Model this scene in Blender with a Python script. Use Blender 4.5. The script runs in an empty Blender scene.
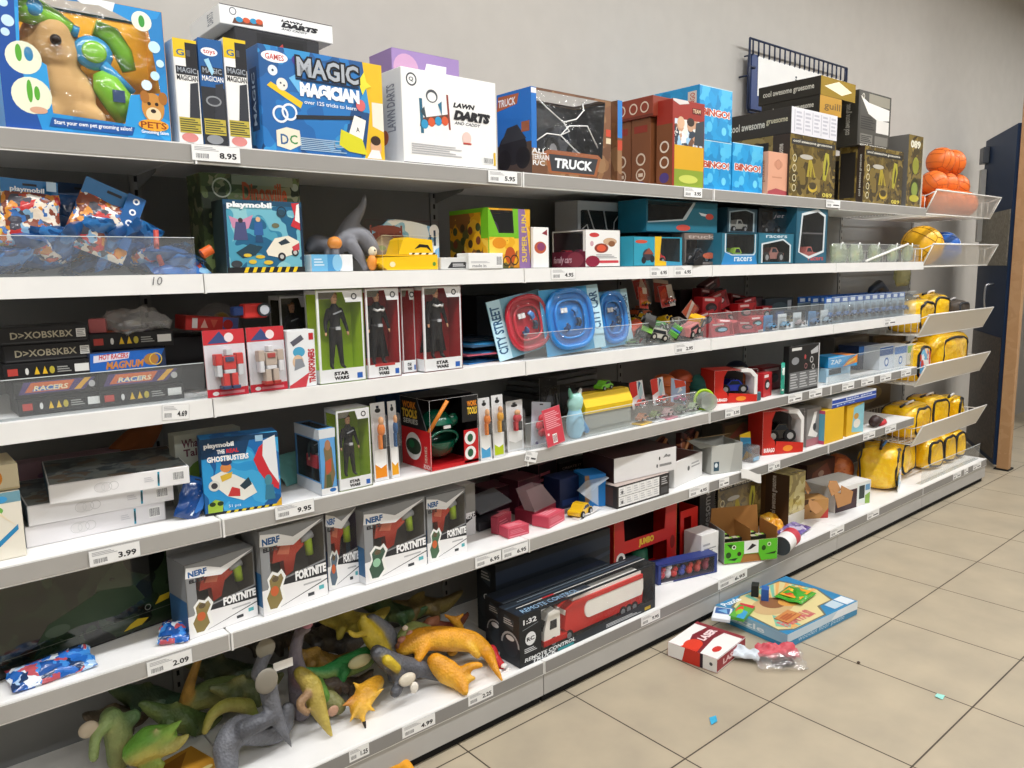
import bpy, bmesh, math, random
from mathutils import Vector, Matrix, Euler, noise
from mathutils.geometry import tessellate_polygon
sc = bpy.context.scene
col = sc.collection
PI = math.pi
rnd = random.Random(7)
# ---------------------------------------------------------------- camera of the photograph
CR = Matrix(((0.76172, 0.10811, -0.63883), (-0.64763, 0.09940, -0.75541), (-0.01817, 0.98914, 0.14573)))
CR = Euler((math.radians(81.62227), math.radians(1.04749), math.radians(-40.3821)), 'XYZ').to_matrix()
CP = Vector((-0.63717, -1.87766, 1.45231)); CF = 774.811
def proj(p):
    q = CR.transposed() @ (Vector(p) - CP)
    return 512 + CF*q.x/-q.z, 384 - CF*q.y/-q.z
def _ray(u, v): return CR @ Vector(((u-512)/CF, (384-v)/CF, -1))
def PT(u, v, y):
    d = _ray(u, v); return CP + d*((y-CP.y)/d.y)
def PZ(u, v, z):
    d = _ray(u, v); return CP + d*((z-CP.z)/d.z)
def PX(u, v, x):
    d = _ray(u, v); return CP + d*((x-CP.x)/d.x)
def XU(u, y, z):
    a = CR.transposed() @ (Vector((0, y, z)) - CP); k = u-512
    return (-k*a.z - CF*a.x)/(CF*CR[0][0] + k*CR[0][2])
def ZV(v, x, y):
    a = CR.transposed() @ (Vector((x, y, 0)) - CP); k = 384-v
    return (-k*a.z - CF*a.y)/(CF*CR[2][1] + k*CR[2][2])
# ---------------------------------------------------------------- materials
def lin(h):
    if not isinstance(h, str): return tuple(h)[:3]
    h = h.lstrip('#')
    if len(h) == 3: h = ''.join(c*2 for c in h)
    r = []
    for i in (0, 2, 4):
        c = int(h[i:i+2], 16)/255
        r.append(c/12.92 if c <= .04045 else ((c+.055)/1.055)**2.4)
    return tuple(r)
MC = {}
def mat(h, rough=.45, metal=0., spec=.4, coat=0.):
    """plain coloured stuff: paint, card, plastic"""
    if isinstance(h, bpy.types.Material): return h
    k = (h, rough, metal, spec, coat)
    if k in MC: return MC[k]
    m = bpy.data.materials.new('colour_' + str(h).strip('#')); m.use_nodes = True
    nt = m.node_tree; b = nt.nodes['Principled BSDF']
    c = lin(h)
    n = nt.nodes.new('ShaderNodeTexNoise'); n.inputs['Scale'].default_value = 9; n.inputs['Detail'].default_value = 3
    tc = nt.nodes.new('ShaderNodeTexCoord'); nt.links.new(tc.outputs['Object'], n.inputs['Vector'])
    mx = nt.nodes.new('ShaderNodeMix'); mx.data_type = 'RGBA'
    mx.inputs[6].default_value = (*[x*.93 for x in c], 1); mx.inputs[7].default_value = (*[min(1, x*1.06) for x in c], 1)
    nt.links.new(n.outputs['Fac'], mx.inputs[0]); nt.links.new(mx.outputs[2], b.inputs['Base Color'])
    b.inputs['Roughness'].default_value = rough; b.inputs['Metallic'].default_value = metal
    b.inputs['Specular IOR Level'].default_value = spec
    b.inputs['Coat Weight'].default_value = coat
    MC[k] = m; return m
def busy(name, cols, scale=30., rough=.4, dist=.6, bump=0., coat=0.):
    """a printed jumble of small coloured pictures: distorted cells, each in one of the given inks"""
    k = ('busy', name)
    if k in MC: return MC[k]
    m = bpy.data.materials.new('print_' + name); m.use_nodes = True
    nt = m.node_tree; b = nt.nodes['Principled BSDF']
    tc = nt.nodes.new('ShaderNodeTexCoord')
    n = nt.nodes.new('ShaderNodeTexNoise'); n.inputs['Scale'].default_value = scale*.7; n.inputs['Detail'].default_value = 2
    nt.links.new(tc.outputs['Object'], n.inputs['Vector'])
    ad = nt.nodes.new('ShaderNodeVectorMath'); ad.operation = 'MULTIPLY_ADD'
    nt.links.new(n.outputs['Color'], ad.inputs[0]); ad.inputs[1].default_value = (dist/scale*3,)*3
    nt.links.new(tc.outputs['Object'], ad.inputs[2])
    v = nt.nodes.new('ShaderNodeTexVoronoi'); v.inputs['Scale'].default_value = scale
    nt.links.new(ad.outputs[0], v.inputs['Vector'])
    sp = nt.nodes.new('ShaderNodeSeparateColor'); nt.links.new(v.outputs['Color'], sp.inputs[0])
    cr = nt.nodes.new('ShaderNodeValToRGB'); cr.color_ramp.interpolation = 'CONSTANT'
    el = cr.color_ramp.elements
    while len(el) < len(cols): el.new(.5)
    for i, c in enumerate(cols):
        el[i].position = i/len(cols); el[i].color = (*lin(c), 1)
    nt.links.new(sp.outputs[0], cr.inputs[0]); nt.links.new(cr.outputs[0], b.inputs['Base Color'])
    b.inputs['Roughness'].default_value = rough; b.inputs['Coat Weight'].default_value = coat
    if bump:
        n2 = nt.nodes.new('ShaderNodeTexNoise'); n2.inputs['Scale'].default_value = 26; n2.inputs['Detail'].default_value = 3
        nt.links.new(tc.outputs['Object'], n2.inputs['Vector'])
        bp = nt.nodes.new('ShaderNodeBump'); bp.inputs['Strength'].default_value = bump; bp.inputs['Distance'].default_value = .02
        nt.links.new(n2.outputs['Fac'], bp.inputs['Height']); nt.links.new(bp.outputs[0], b.inputs['Normal'])
    MC[k] = m; return m
def film(name='film', tint='ffffff', body=.02, gloss=.1, rough=.08, crinkle=0.):
    """clear packing film / acrylic: mostly see-through, a glossy sheen and a faint milky body"""
    k = ('film', name)
    if k in MC: return MC[k]
    m = bpy.data.materials.new('clear_' + name); m.use_nodes = True
    nt = m.node_tree; nt.nodes.clear()
    out = nt.nodes.new('ShaderNodeOutputMaterial')
    tr = nt.nodes.new('ShaderNodeBsdfTransparent'); tr.inputs[0].default_value = (*[.5+.5*x for x in lin(tint)], 1)
    gl = nt.nodes.new('ShaderNodeBsdfGlossy'); gl.inputs['Roughness'].default_value = rough
    df = nt.nodes.new('ShaderNodeBsdfDiffuse'); df.inputs[0].default_value = (*lin(tint), 1)
    m1 = nt.nodes.new('ShaderNodeMixShader'); m1.inputs[0].default_value = body
    m2 = nt.nodes.new('ShaderNodeMixShader')
    fr = nt.nodes.new('ShaderNodeLayerWeight'); fr.inputs['Blend'].default_value = .5
    pw = nt.nodes.new('ShaderNodeMath'); pw.operation = 'POWER'; pw.inputs[1].default_value = 4; nt.links.new(fr.outputs['Facing'], pw.inputs[0])
    ma = nt.nodes.new('ShaderNodeMath'); ma.operation = 'MULTIPLY_ADD'; ma.inputs[1].default_value = .28; ma.inputs[2].default_value = gloss*.3; ma.use_clamp = True
    nt.links.new(pw.outputs[0], ma.inputs[0]); nt.links.new(ma.outputs[0], m2.inputs[0])
    nt.links.new(tr.outputs[0], m1.inputs[1]); nt.links.new(df.outputs[0], m1.inputs[2])
    nt.links.new(m1.outputs[0], m2.inputs[1]); nt.links.new(gl.outputs[0], m2.inputs[2])
    nt.links.new(m2.outputs[0], out.inputs[0])
    if crinkle:
        tc = nt.nodes.new('ShaderNodeTexCoord')
        n2 = nt.nodes.new('ShaderNodeTexNoise'); n2.inputs['Scale'].default_value = 18; n2.inputs['Detail'].default_value = 2
        nt.links.new(tc.outputs['Object'], n2.inputs['Vector'])
        bp = nt.nodes.new('ShaderNodeBump'); bp.inputs['Strength'].default_value = crinkle; bp.inputs['Distance'].default_value = .03
        nt.links.new(n2.outputs['Fac'], bp.inputs['Height']); nt.links.new(bp.outputs[0], gl.inputs['Normal'])
    MC[k] = m; return m
FILM = film('film', crinkle=.25)
ACRYL = film('acrylic', 'f4f7f8', body=.06, gloss=.07, rough=.1)
BLIST = film('blister', 'ffffff', body=.03, gloss=.14, crinkle=.4)
# ---------------------------------------------------------------- mesh builder
TXT = {}
def text_mesh(s, bold=.018, shear=0.):
    k = (s, bold, shear)
    if k not in TXT:
        cu = bpy.data.curves.new('t', 'FONT'); cu.body = s; cu.offset = bold; cu.shear = shear; cu.resolution_u = 2
        o = bpy.data.objects.new('t', cu); col.objects.link(o)
        bpy.context.view_layer.update()
        dg = bpy.context.evaluated_depsgraph_get()
        me = bpy.data.meshes.new_from_object(o.evaluated_get(dg))
        vs = [Vector((v.co.x, v.co.y)) for v in me.vertices]; fs = [tuple(p.vertices) for p in me.polygons]
        x0 = min(v.x for v in vs); x1 = max(v.x for v in vs); y0 = min(v.y for v in vs); y1 = max(v.y for v in vs)
        TXT[k] = ([((v.x-x0)/(x1-x0), (v.y-y0)/(y1-y0)) for v in vs], fs)
        bpy.data.objects.remove(o); bpy.data.curves.remove(cu); bpy.data.meshes.remove(me)
    return TXT[k]
class MB:
    def __init__(s): s.v = []; s.f = []; s.m = []; s.sm = []; s.mats = []; s.T = Matrix()
    def mi(s, m):
        m = mat(m) if not isinstance(m, bpy.types.Material) else m
        if m not in s.mats: s.mats.append(m)
        return s.mats.index(m)
    def add(s, vs, fs, m, smooth=False):
        b = len(s.v); k = s.mi(m)
        s.v += [tuple(s.T @ Vector(p)) for p in vs]
        for f in fs: s.f.append(tuple(b+i for i in f)); s.m.append(k); s.sm.append(smooth)
        return s
    def box(s, x0, x1, y0, y1, z0, z1, m, bev=0.):
        if bev > 0 and min(x1-x0, y1-y0, z1-z0) > 2.2*bev:
            bm = bmesh.new(); bmesh.ops.create_cube(bm, size=1)
            for v in bm.verts:
                v.co = ((x0+x1)/2+v.co.x*(x1-x0), (y0+y1)/2+v.co.y*(y1-y0), (z0+z1)/2+v.co.z*(z1-z0))
            bmesh.ops.bevel(bm, geom=bm.edges[:], offset=bev, segments=1, affect='EDGES')
            bm.verts.index_update()
            s.add([v.co for v in bm.verts], [[v.index for v in f.verts] for f in bm.faces], m); bm.free(); return s
        vs = [(x, y, z) for z in (z0, z1) for y in (y0, y1) for x in (x0, x1)]
        return s.add(vs, [(0, 2, 3, 1), (4, 5, 7, 6), (0, 1, 5, 4), (2, 6, 7, 3), (0, 4, 6, 2), (1, 3, 7, 5)], m)
    def poly(s, pts, m): return s.add(pts, [tuple(range(len(pts)))], m)
    def prism(s, pts, n, m, smooth=False):
        """extrude the closed outline pts by the vector n"""
        n = Vector(n); k = len(pts); vs = [Vector(p) for p in pts]; vs += [p+n for p in vs]
        fs = [tuple(range(k))[::-1], tuple(range(k, 2*k))]
        s.add(vs, fs, m)
        return s.add(vs, [(i, (i+1) % k, k+(i+1) % k, k+i) for i in range(k)], m, smooth)
    def tube(s, pts, r, m, n=8, caps=True, closed=False):
        pts = [Vector(p) for p in pts]; K = len(pts)
        rs = list(r) if isinstance(r, (list, tuple)) else [r]*K
        vs = []; fs = []; up = None
        for i, p in enumerate(pts):
            if closed: t = pts[(i+1) % K]-pts[i-1]
            else: t = pts[min(i+1, K-1)]-pts[max(i-1, 0)]
            t = t.normalized() if t.length > 1e-9 else Vector((0, 0, 1))
            if up is None: up = Vector((0, 0, 1)) if abs(t.z) < .9 else Vector((1, 0, 0))
            a = (up - t*up.dot(t)); a = a.normalized() if a.length > 1e-6 else t.orthogonal().normalized()
            up = a; c = t.cross(a)
            for j in range(n):
                g = 2*PI*j/n; vs.append(p + (a*math.cos(g)+c*math.sin(g))*rs[i])
        for i in range(K if closed else K-1):
            for j in range(n):
                q = (i+1) % K
                fs.append((i*n+j, i*n+(j+1) % n, q*n+(j+1) % n, q*n+j))
        if caps and not closed: fs += [tuple(range(n))[::-1], tuple(range((K-1)*n, K*n))]
        return s.add(vs, fs, m, True)
    def ball(s, c, r, m, n=14, k=9, sup=1.):
        c = Vector(c); r = Vector((r, r, r)) if not hasattr(r, '__len__') else Vector(r)
        vs = []; fs = []
        pw = lambda a: math.copysign(abs(a)**sup, a)
        for i in range(k+1):
            th = PI*i/k
            for j in range(n):
                ph = 2*PI*j/n
                vs.append(c + Vector((r.x*pw(math.sin(th))*pw(math.cos(ph)), r.y*pw(math.sin(th))*pw(math.sin(ph)), r.z*pw(math.cos(th)))))
        for i in range(k):
            for j in range(n): fs.append((i*n+j, (i+1)*n+j, (i+1)*n+(j+1) % n, i*n+(j+1) % n))
        return s.add(vs, fs, m, True)
    def cyl(s, a, b, r, m, n=16, r2=None):
        a = Vector(a); b = Vector(b); t = (b-a).normalized(); u = t.orthogonal().normalized(); w = t.cross(u); r2 = r if r2 is None else r2
        vs = [a+(u*math.cos(2*PI*j/n)+w*math.sin(2*PI*j/n))*r for j in range(n)] + [b+(u*math.cos(2*PI*j/n)+w*math.sin(2*PI*j/n))*r2 for j in range(n)]
        s.add(vs, [tuple(range(n))[::-1], tuple(range(n, 2*n))], m)
        return s.add(vs, [(j, (j+1) % n, n+(j+1) % n, n+j) for j in range(n)], m, True)
    def pillow(s, W, H, T, m, hdr=None, hh=0., seed=0, nx=14, nz=14, crin=.004):
        """a filled foil bag standing in the XZ plane, flat welded ends, crinkled"""
        for side in (-1, 1):
            vs = []; fs0 = []; fs1 = []
            for j in range(nz+1):
                for i in range(nx+1):
                    a = i/nx; b = j/nz
                    t = T/2*((1-abs(2*a-1)**2.5)*(1-abs(2*b-1)**3))**.6
                    q = Vector((a*5, b*5, seed*3.1+side))
                    d = noise.noise(q)*crin*3*(0 if i in (0, nx) or j in (0, nz) else 1)
                    vs.append(((a-.5)*W + noise.noise(Vector((b*4, seed, 1)))*crin, side*(t+abs(d)*.6)+noise.noise(Vector((a*3, b*3, seed)))*crin, b*H))
            for j in range(nz):
                for i in range(nx):
                    k = j*(nx+1)+i; f = (k, k+1, k+nx+2, k+nx+1)
                    if side > 0: f = f[::-1]
                    (fs1 if hdr is not None and (j+.5)/nz > 1-hh else fs0).append(f)
            s.add(vs, fs0, m, True)
            if fs1: s.add(vs, fs1, hdr, True)
        return s
    def sheet(s, outer, holes, m, y=0.):
        """flat card in the XZ plane with openings"""
        pl = [[Vector((p[0], p[1], 0)) for p in q] for q in [outer]+list(holes)]
        flat = [(p.x, y, p.y) for q in pl for p in q]
        return s.add(flat, [tuple(t) for t in tessellate_polygon(pl)], m)
    def build(s, name, parent=None, loc=None, rot=None, mods=()):
        me = bpy.data.meshes.new(name); me.from_pydata(s.v, [], s.f)
        for m in s.mats: me.materials.append(m)
        me.polygons.foreach_set('material_index', s.m); me.polygons.foreach_set('use_smooth', s.sm); me.update()
        o = bpy.data.objects.new(name, me); col.objects.link(o)
        if parent: o.parent = parent
        if loc is not None: o.location = loc
        if rot is not None: o.rotation_euler = rot
        return o
def recalc(o):
    bm = bmesh.new(); bm.from_mesh(o.data); bmesh.ops.recalc_face_normals(bm, faces=bm.faces[:]); bm.to_mesh(o.data); bm.free(); return o
def tag(o, label, cat, group=None, kind=None):
    if label: o['label'] = label
    if cat: o['category'] = cat
    if group: o['group'] = group
    if kind: o['kind'] = kind
    return o
def thing(name, label, cat, loc=(0, 0, 0), rz=0., group=None, rot=None):
    o = bpy.data.objects.new(name, None); o.empty_display_size = .05; col.objects.link(o)
    o.location = loc; o.rotation_euler = rot if rot is not None else (0, 0, rz)
    return tag(o, label, cat, group)
def struct(name, mb): return tag(mb.build(name), None, None, kind='structure')
def copy_tree(o, parent=None):
    c = o.copy(); col.objects.link(c)
    if parent: c.parent = parent
    for ch in list(o.children): copy_tree(ch, c)
    return c
def another(o, loc, rot=None, label=None):
    c = copy_tree(o); c.location = loc
    if rot is not None: c.rotation_euler = rot
    if label: c['label'] = label
    return c
# ---------------------------------------------------------------- printing on a face
def face_frame(k, W, D, H):
    return {'F': ((0, 0, 0), (W, 0, 0), (0, 0, H), (0, -1, 0)), 'L': ((0, D, 0), (0, -D, 0), (0, 0, H), (-1, 0, 0)),
            'R': ((W, 0, 0), (0, D, 0), (0, 0, H), (1, 0, 0)), 'T': ((0, 0, H), (W, 0, 0), (0, D, 0), (0, 0, 1)),
            'I': ((0, D, 0), (W, 0, 0), (0, 0, H), (0, -1, 0))}[k]
def draw(mb, frame, ops, eps=.00005, base=4, edge=None):
    o, U, V, N = [Vector(q) for q in frame]; w = U.length; h = V.length; k = base
    if base == 4 and len(ops) > 1:   # hairline round the face joins its separate printed shapes
        e = .0006; Q = lambda a, b, i: o+U*(a+(-1 if a else 1)*i*e/w)+V*(b+(-1 if b else 1)*i*e/h)+N*.0001
        mb.add([Q(a, b, i) for i in (0, 1) for a, b in ((0, 0), (1, 0), (1, 1), (0, 1))], [(j, (j+1) % 4, 4+(j+1) % 4, 4+j) for j in range(4)], edge or [q for q in ops[0] if isinstance(q, (str, bpy.types.Material))][-1])
    for op in ops:
        k += 1; off = N*eps*k
        P = lambda a, b: o + U*a + V*b + off
        c = op[0]
        if c == 'r':
            _, a0, b0, a1, b1, m = op; mb.poly([P(a0, b0), P(a1, b0), P(a1, b1), P(a0, b1)], m)
        elif c == 'p': mb.poly([P(*q) for q in op[1]], op[2])
        elif c == 'c':
            _, a, b, r, m = op; r = min(r, min(a, 1-a)*w/h, min(b, 1-b)); mb.poly([P(a+r*h/w*math.cos(2*PI*i/20), b+r*math.sin(2*PI*i/20)) for i in range(20)], m)
        elif c == 'e':
            _, a, b, ra, rb, m = op; ra = min(ra, a, 1-a); rb = min(rb, b, 1-b); mb.poly([P(a+ra*math.cos(2*PI*i/20), b+rb*math.sin(2*PI*i/20)) for i in range(20)], m)
        elif c == 'o':
            _, a, b, r, t, m = op; t /= r; r = min(r, min(a, 1-a)*w/h, min(b, 1-b)); t *= r; pts = []
            for i in range(20):
                g = 2*PI*i/20
                for q in (r, r-t): pts.append(P(a+q*h/w*math.cos(g), b+q*math.sin(g)))
            mb.add(pts, [(2*i, (2*i+2) % 40, (2*i+3) % 40, 2*i+1) for i in range(20)], m)
        elif c in 'tT':
            _, a0, b0, a1, b1, s, m = op[:7]
            vs, fs = text_mesh(s, *(op[7:] if len(op) > 7 else ()))
            mb.add([P(a0+(a1-a0)*x, b0+(b1-b0)*y) for x, y in vs], fs, m)
        elif c == 'v':   # writing that runs up the face
            _, a0, b0, a1, b1, s, m = op[:7]
            vs, fs = text_mesh(s, *(op[7:] if len(op) > 7 else ()))
            mb.add([P(a1-(a1-a0)*y, b0+(b1-b0)*x) for x, y in vs], fs, m)
        elif c == 'l':   # lines of small print
            _, a0, b0, a1, b1, n, m = op
            for i in range(n):
                q = b0+(b1-b0)*(i+.25)/n; mb.poly([P(a0, q), P(a0+(a1-a0)*(1-.25*((i*7) % 3)/2), q), P(a0+(a1-a0)*(1-.25*((i*7) % 3)/2), q+(b1-b0)/n*.5), P(a0, q+(b1-b0)/n*.5)], m)
        elif c == 'b':   # bar code
            _, a0, b0, a1, b1, m = op; r = random.Random(3)
            mb.poly([P(a0, b0), P(a1, b0), P(a1, b1), P(a0, b1)], 'f2f2f0'); x = a0+.06*(a1-a0); off = N*eps*(k+1)
            while x < a1-.08*(a1-a0):
                q = (a1-a0)*r.choice((.02, .03, .05)); mb.poly([P(x, b0+.12*(b1-b0)), P(x+q, b0+.12*(b1-b0)), P(x+q, b1-.12*(b1-b0)), P(x, b1-.12*(b1-b0))], m); x += q+(a1-a0)*r.choice((.025, .04))
            k += 1
def print_faces(root, W, D, H, art, name='printed_artwork'):
    big = MB()
    for k, ops in art.items():
        mb = MB(); small = [o for o in ops if o[0] != 'T']; large = [o for o in ops if o[0] == 'T']
        if small: draw(mb, face_frame(k, W, D, H), small, edge=root.children[0].data.materials[0])
        if large: draw(big, face_frame(k, W, D, H), large, base=len(small)+6)
        if mb.f:
            mb.build({'F': 'front_print', 'T': 'top_print'}.get(k, 'side_print'), root)
    if big.f: big.build('title_lettering', root)
# ---------------------------------------------------------------- boxes
DECK = [1.7525, 1.4563, 1.1593, .8585, .5621, .155]
GAP = .0012
def spot(lev, L, Rr, vt, z0=None, vref=0):
    z = (DECK[lev] if z0 is None else z0) + GAP
    a = Vector((XU(L[0], L[1], z), L[1], z)); b = Vector((XU(Rr[0], Rr[1], z), Rr[1], z))
    W = (b-a).length; rz = math.atan2(b.y-a.y, b.x-a.x)
    q = a if vref == 0 else b
    H = ZV(vt, q.x, q.y) - z if vt > -500 else -vt/10000
    return a, rz, W, H
def carton(name, label, cat, lev, L, Rr, vt, d, c, art=None, group=None, z0=None, vref=0, bev=.0015, body='carton', topc=None, H=None):
    a, rz, W, h = spot(lev, L, Rr, vt if H is None else 0, z0, vref)
    if H is None: H = h
    root = thing(name, label, cat, a, rz, group)
    mb = MB(); mb.box(0, W, 0, d, 0, H, c, bev)
    mb.build(body, root)
    if art: print_faces(root, W, d, H, art)
    root['dims'] = (W, d, H)
    return root, W, d, H
def winbox(name, label, cat, lev, L, Rr, vt, d, c, win, inner='222222', art=None, group=None, z0=None, vref=0, H=None, topwin=None, leftwin=None, toy=None, clear=True):
    """carton with a film window: win is an outline in face fractions"""
    a, rz, W, h = spot(lev, L, Rr, vt if H is None else 0, z0, vref)
    if H is None: H = h
    root = thing(name, label, cat, a, rz, group)
    mb = MB(); t = .002
    wn = [(p[0]*W, p[1]*H) for p in win]
    mb.sheet([(0, 0), (W, 0), (W, H), (0, H)], [wn], c, 0)
    mb.box(0, W, d-t, d, 0, H, c); mb.box(0, W, 0, d-t, 0, t, c)
    mb.box(W-t, W, 0, d-t, t, H, c)
    if topwin:
        mb.T = Matrix.Translation((0, 0, H)) @ Matrix.Rotation(PI/2, 4, 'X')
        mb.sheet([(0, 0), (W, 0), (W, -d), (0, -d)], [[(p[0]*W, -p[1]*d) for p in topwin]], c, 0); mb.T = Matrix()
    else: mb.box(0, W, 0, d-t, H-t, H, c)
    if leftwin:
        mb.T = Matrix(((0, 1, 0, 0), (-1, 0, 0, d), (0, 0, 1, 0), (0, 0, 0, 1)))
        mb.sheet([(0, 0), (d, 0), (d, H), (0, H)], [[(p[0]*d, p[1]*H) for p in leftwin]], c, 0); mb.T = Matrix()
    else: mb.box(0, t, 0, d-t, t, H-t, c)
    mb.build('carton', root)
    ib = MB(); ib.box(t*2, W-t*2, d-t*3, d-t*1.5, t*1.2, H-t*2, inner); ib.box(t*2, W-2*t, .004, d-t*3, t*1.2, t*2, inner)
    if not leftwin: ib.box(t*1.2, t*2, .004, d-t*3, t*2, H-t*2, inner)
    ib.box(W-2*t, W-t*1.2, .004, d-t*3, t*2, H-t*2, inner)
    ib.build('backing_card', root)
    if clear:
        fb = MB(); fb.poly([(p[0], -.0008, p[1]) for p in wn], FILM)
        if topwin: fb.poly([(p[0]*W, p[1]*d, H+.0008) for p in topwin], FILM)
        if leftwin: fb.poly([(-.0008, d-p[0]*d, p[1]*H) for p in leftwin], FILM)
        fb.build('window', root)
    if art: print_faces(root, W, d, H, art)
    if toy: toy(root, W, d, H)
    return root, W, d, H
RECT = lambda a, b, c, d: [(a, b), (c, b), (c, d), (a, d)]
# ---------------------------------------------------------------- small toys
def wheels(parent, mbT, xs, ys, r, w, m='161616', hub='b9bcc0', name='wheel'):
    for x in xs:
        for y in ys:
            b = MB(); b.T = mbT; b.cyl((x, y-w/2, r), (x, y+w/2, r), r, mat(m, .7), 16); b.cyl((x, y-w/2-.0008, r), (x, y+w/2+.0008, r), r*.55, mat(hub, .3, .6), 10)
            b.build(name, parent)
def car_body(mb, L, W, H, c, glass='1a2430', r=None, style='car'):
    """a little car along +x, wheels on z=0"""
    h0 = .22*H
    if style == 'car': prof = [(-.5, .22), (-.5, .52), (-.42, .6), (-.27, .64), (-.1, 1), (.17, 1), (.32, .62), (.46, .55), (.5, .42), (.5, .22)]
    elif style == 'pickup': prof = [(-.5, .25), (-.5, .62), (-.12, .62), (-.06, 1), (.16, 1), (.27, .66), (.5, .62), (.5, .25)]
    else: prof = [(-.5, .22), (-.5, .9), (-.46, 1), (.3, 1), (.42, .6), (.5, .55), (.5, .22)]
    mb.prism([(p[0]*L, -W/2, p[1]*H) for p in prof], (0, W, 0), mat(c, .25, 0, .5, .6))
    for sy in (-1, 1):
        y = sy*(W/2+.0006)
        win = {'car': [(-.2, .66), (-.08, .93), (.15, .93), (.26, .66)], 'pickup': [(-.04, .68), (-.01, .92), (.14, .92), (.22, .68)]}.get(style, [(-.4, .62), (-.4, .9), (.25, .9), (.34, .62)])
        mb.poly([(p[0]*L, y, p[1]*H) for p in win], mat(glass, .1))
    return mb
def toy_car(parent, T, L, W, H, c, style='car', hub='b9bcc0', name='toy_car', big=False, stripe=None):
    mb = MB(); mb.T = T; car_body(mb, L, W, H, c, style=style)
    if stripe: mb.box(-.5*L-.001, .5*L+.001, -W/2-.001, W/2+.001, .38*H, .45*H, stripe)
    o = mb.build(name, parent)
    r = H*(.34 if big else .24)
    wheels(o, T, (-.31*L, .31*L), (-W/2, W/2), r, W*.22, hub=hub)
    return o
def rubber():
    if 'rubber' not in MC:
        m = bpy.data.materials.new('painted_rubber'); m.use_nodes = True; nt = m.node_tree; b = nt.nodes['Principled BSDF']
        a = nt.nodes.new('ShaderNodeVertexColor'); a.layer_name = 'paint'; n = nt.nodes.new('ShaderNodeTexNoise'); n.inputs['Scale'].default_value = 22; n.inputs['Detail'].default_value = 4
        tc = nt.nodes.new('ShaderNodeTexCoord'); nt.links.new(tc.outputs['Object'], n.inputs['Vector'])
        cr = nt.nodes.new('ShaderNodeValToRGB'); cr.color_ramp.elements[0].position = .35; cr.color_ramp.elements[0].color = (.72, .70, .66, 1); cr.color_ramp.elements[1].position = .6; cr.color_ramp.elements[1].color = (1.05, 1.05, 1.05, 1)
        mx = nt.nodes.new('ShaderNodeMix'); mx.data_type = 'RGBA'; mx.blend_type = 'MULTIPLY'; mx.inputs[0].default_value = .8
        nt.links.new(n.outputs['Fac'], cr.inputs[0]); nt.links.new(a.outputs[0], mx.inputs[6]); nt.links.new(cr.outputs[0], mx.inputs[7]); nt.links.new(mx.outputs[2], b.inputs['Base Color'])
        bp = nt.nodes.new('ShaderNodeBump'); bp.inputs['Strength'].default_value = .35; bp.inputs['Distance'].default_value = .006; n2 = nt.nodes.new('ShaderNodeTexVoronoi'); n2.inputs['Scale'].default_value = 130
        nt.links.new(tc.outputs['Object'], n2.inputs['Vector']); nt.links.new(n2.outputs['Distance'], bp.inputs['Height']); nt.links.new(bp.outputs[0], b.inputs['Normal'])
        b.inputs['Roughness'].default_value = .5; MC['rubber'] = m
    return MC['rubber']
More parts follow.
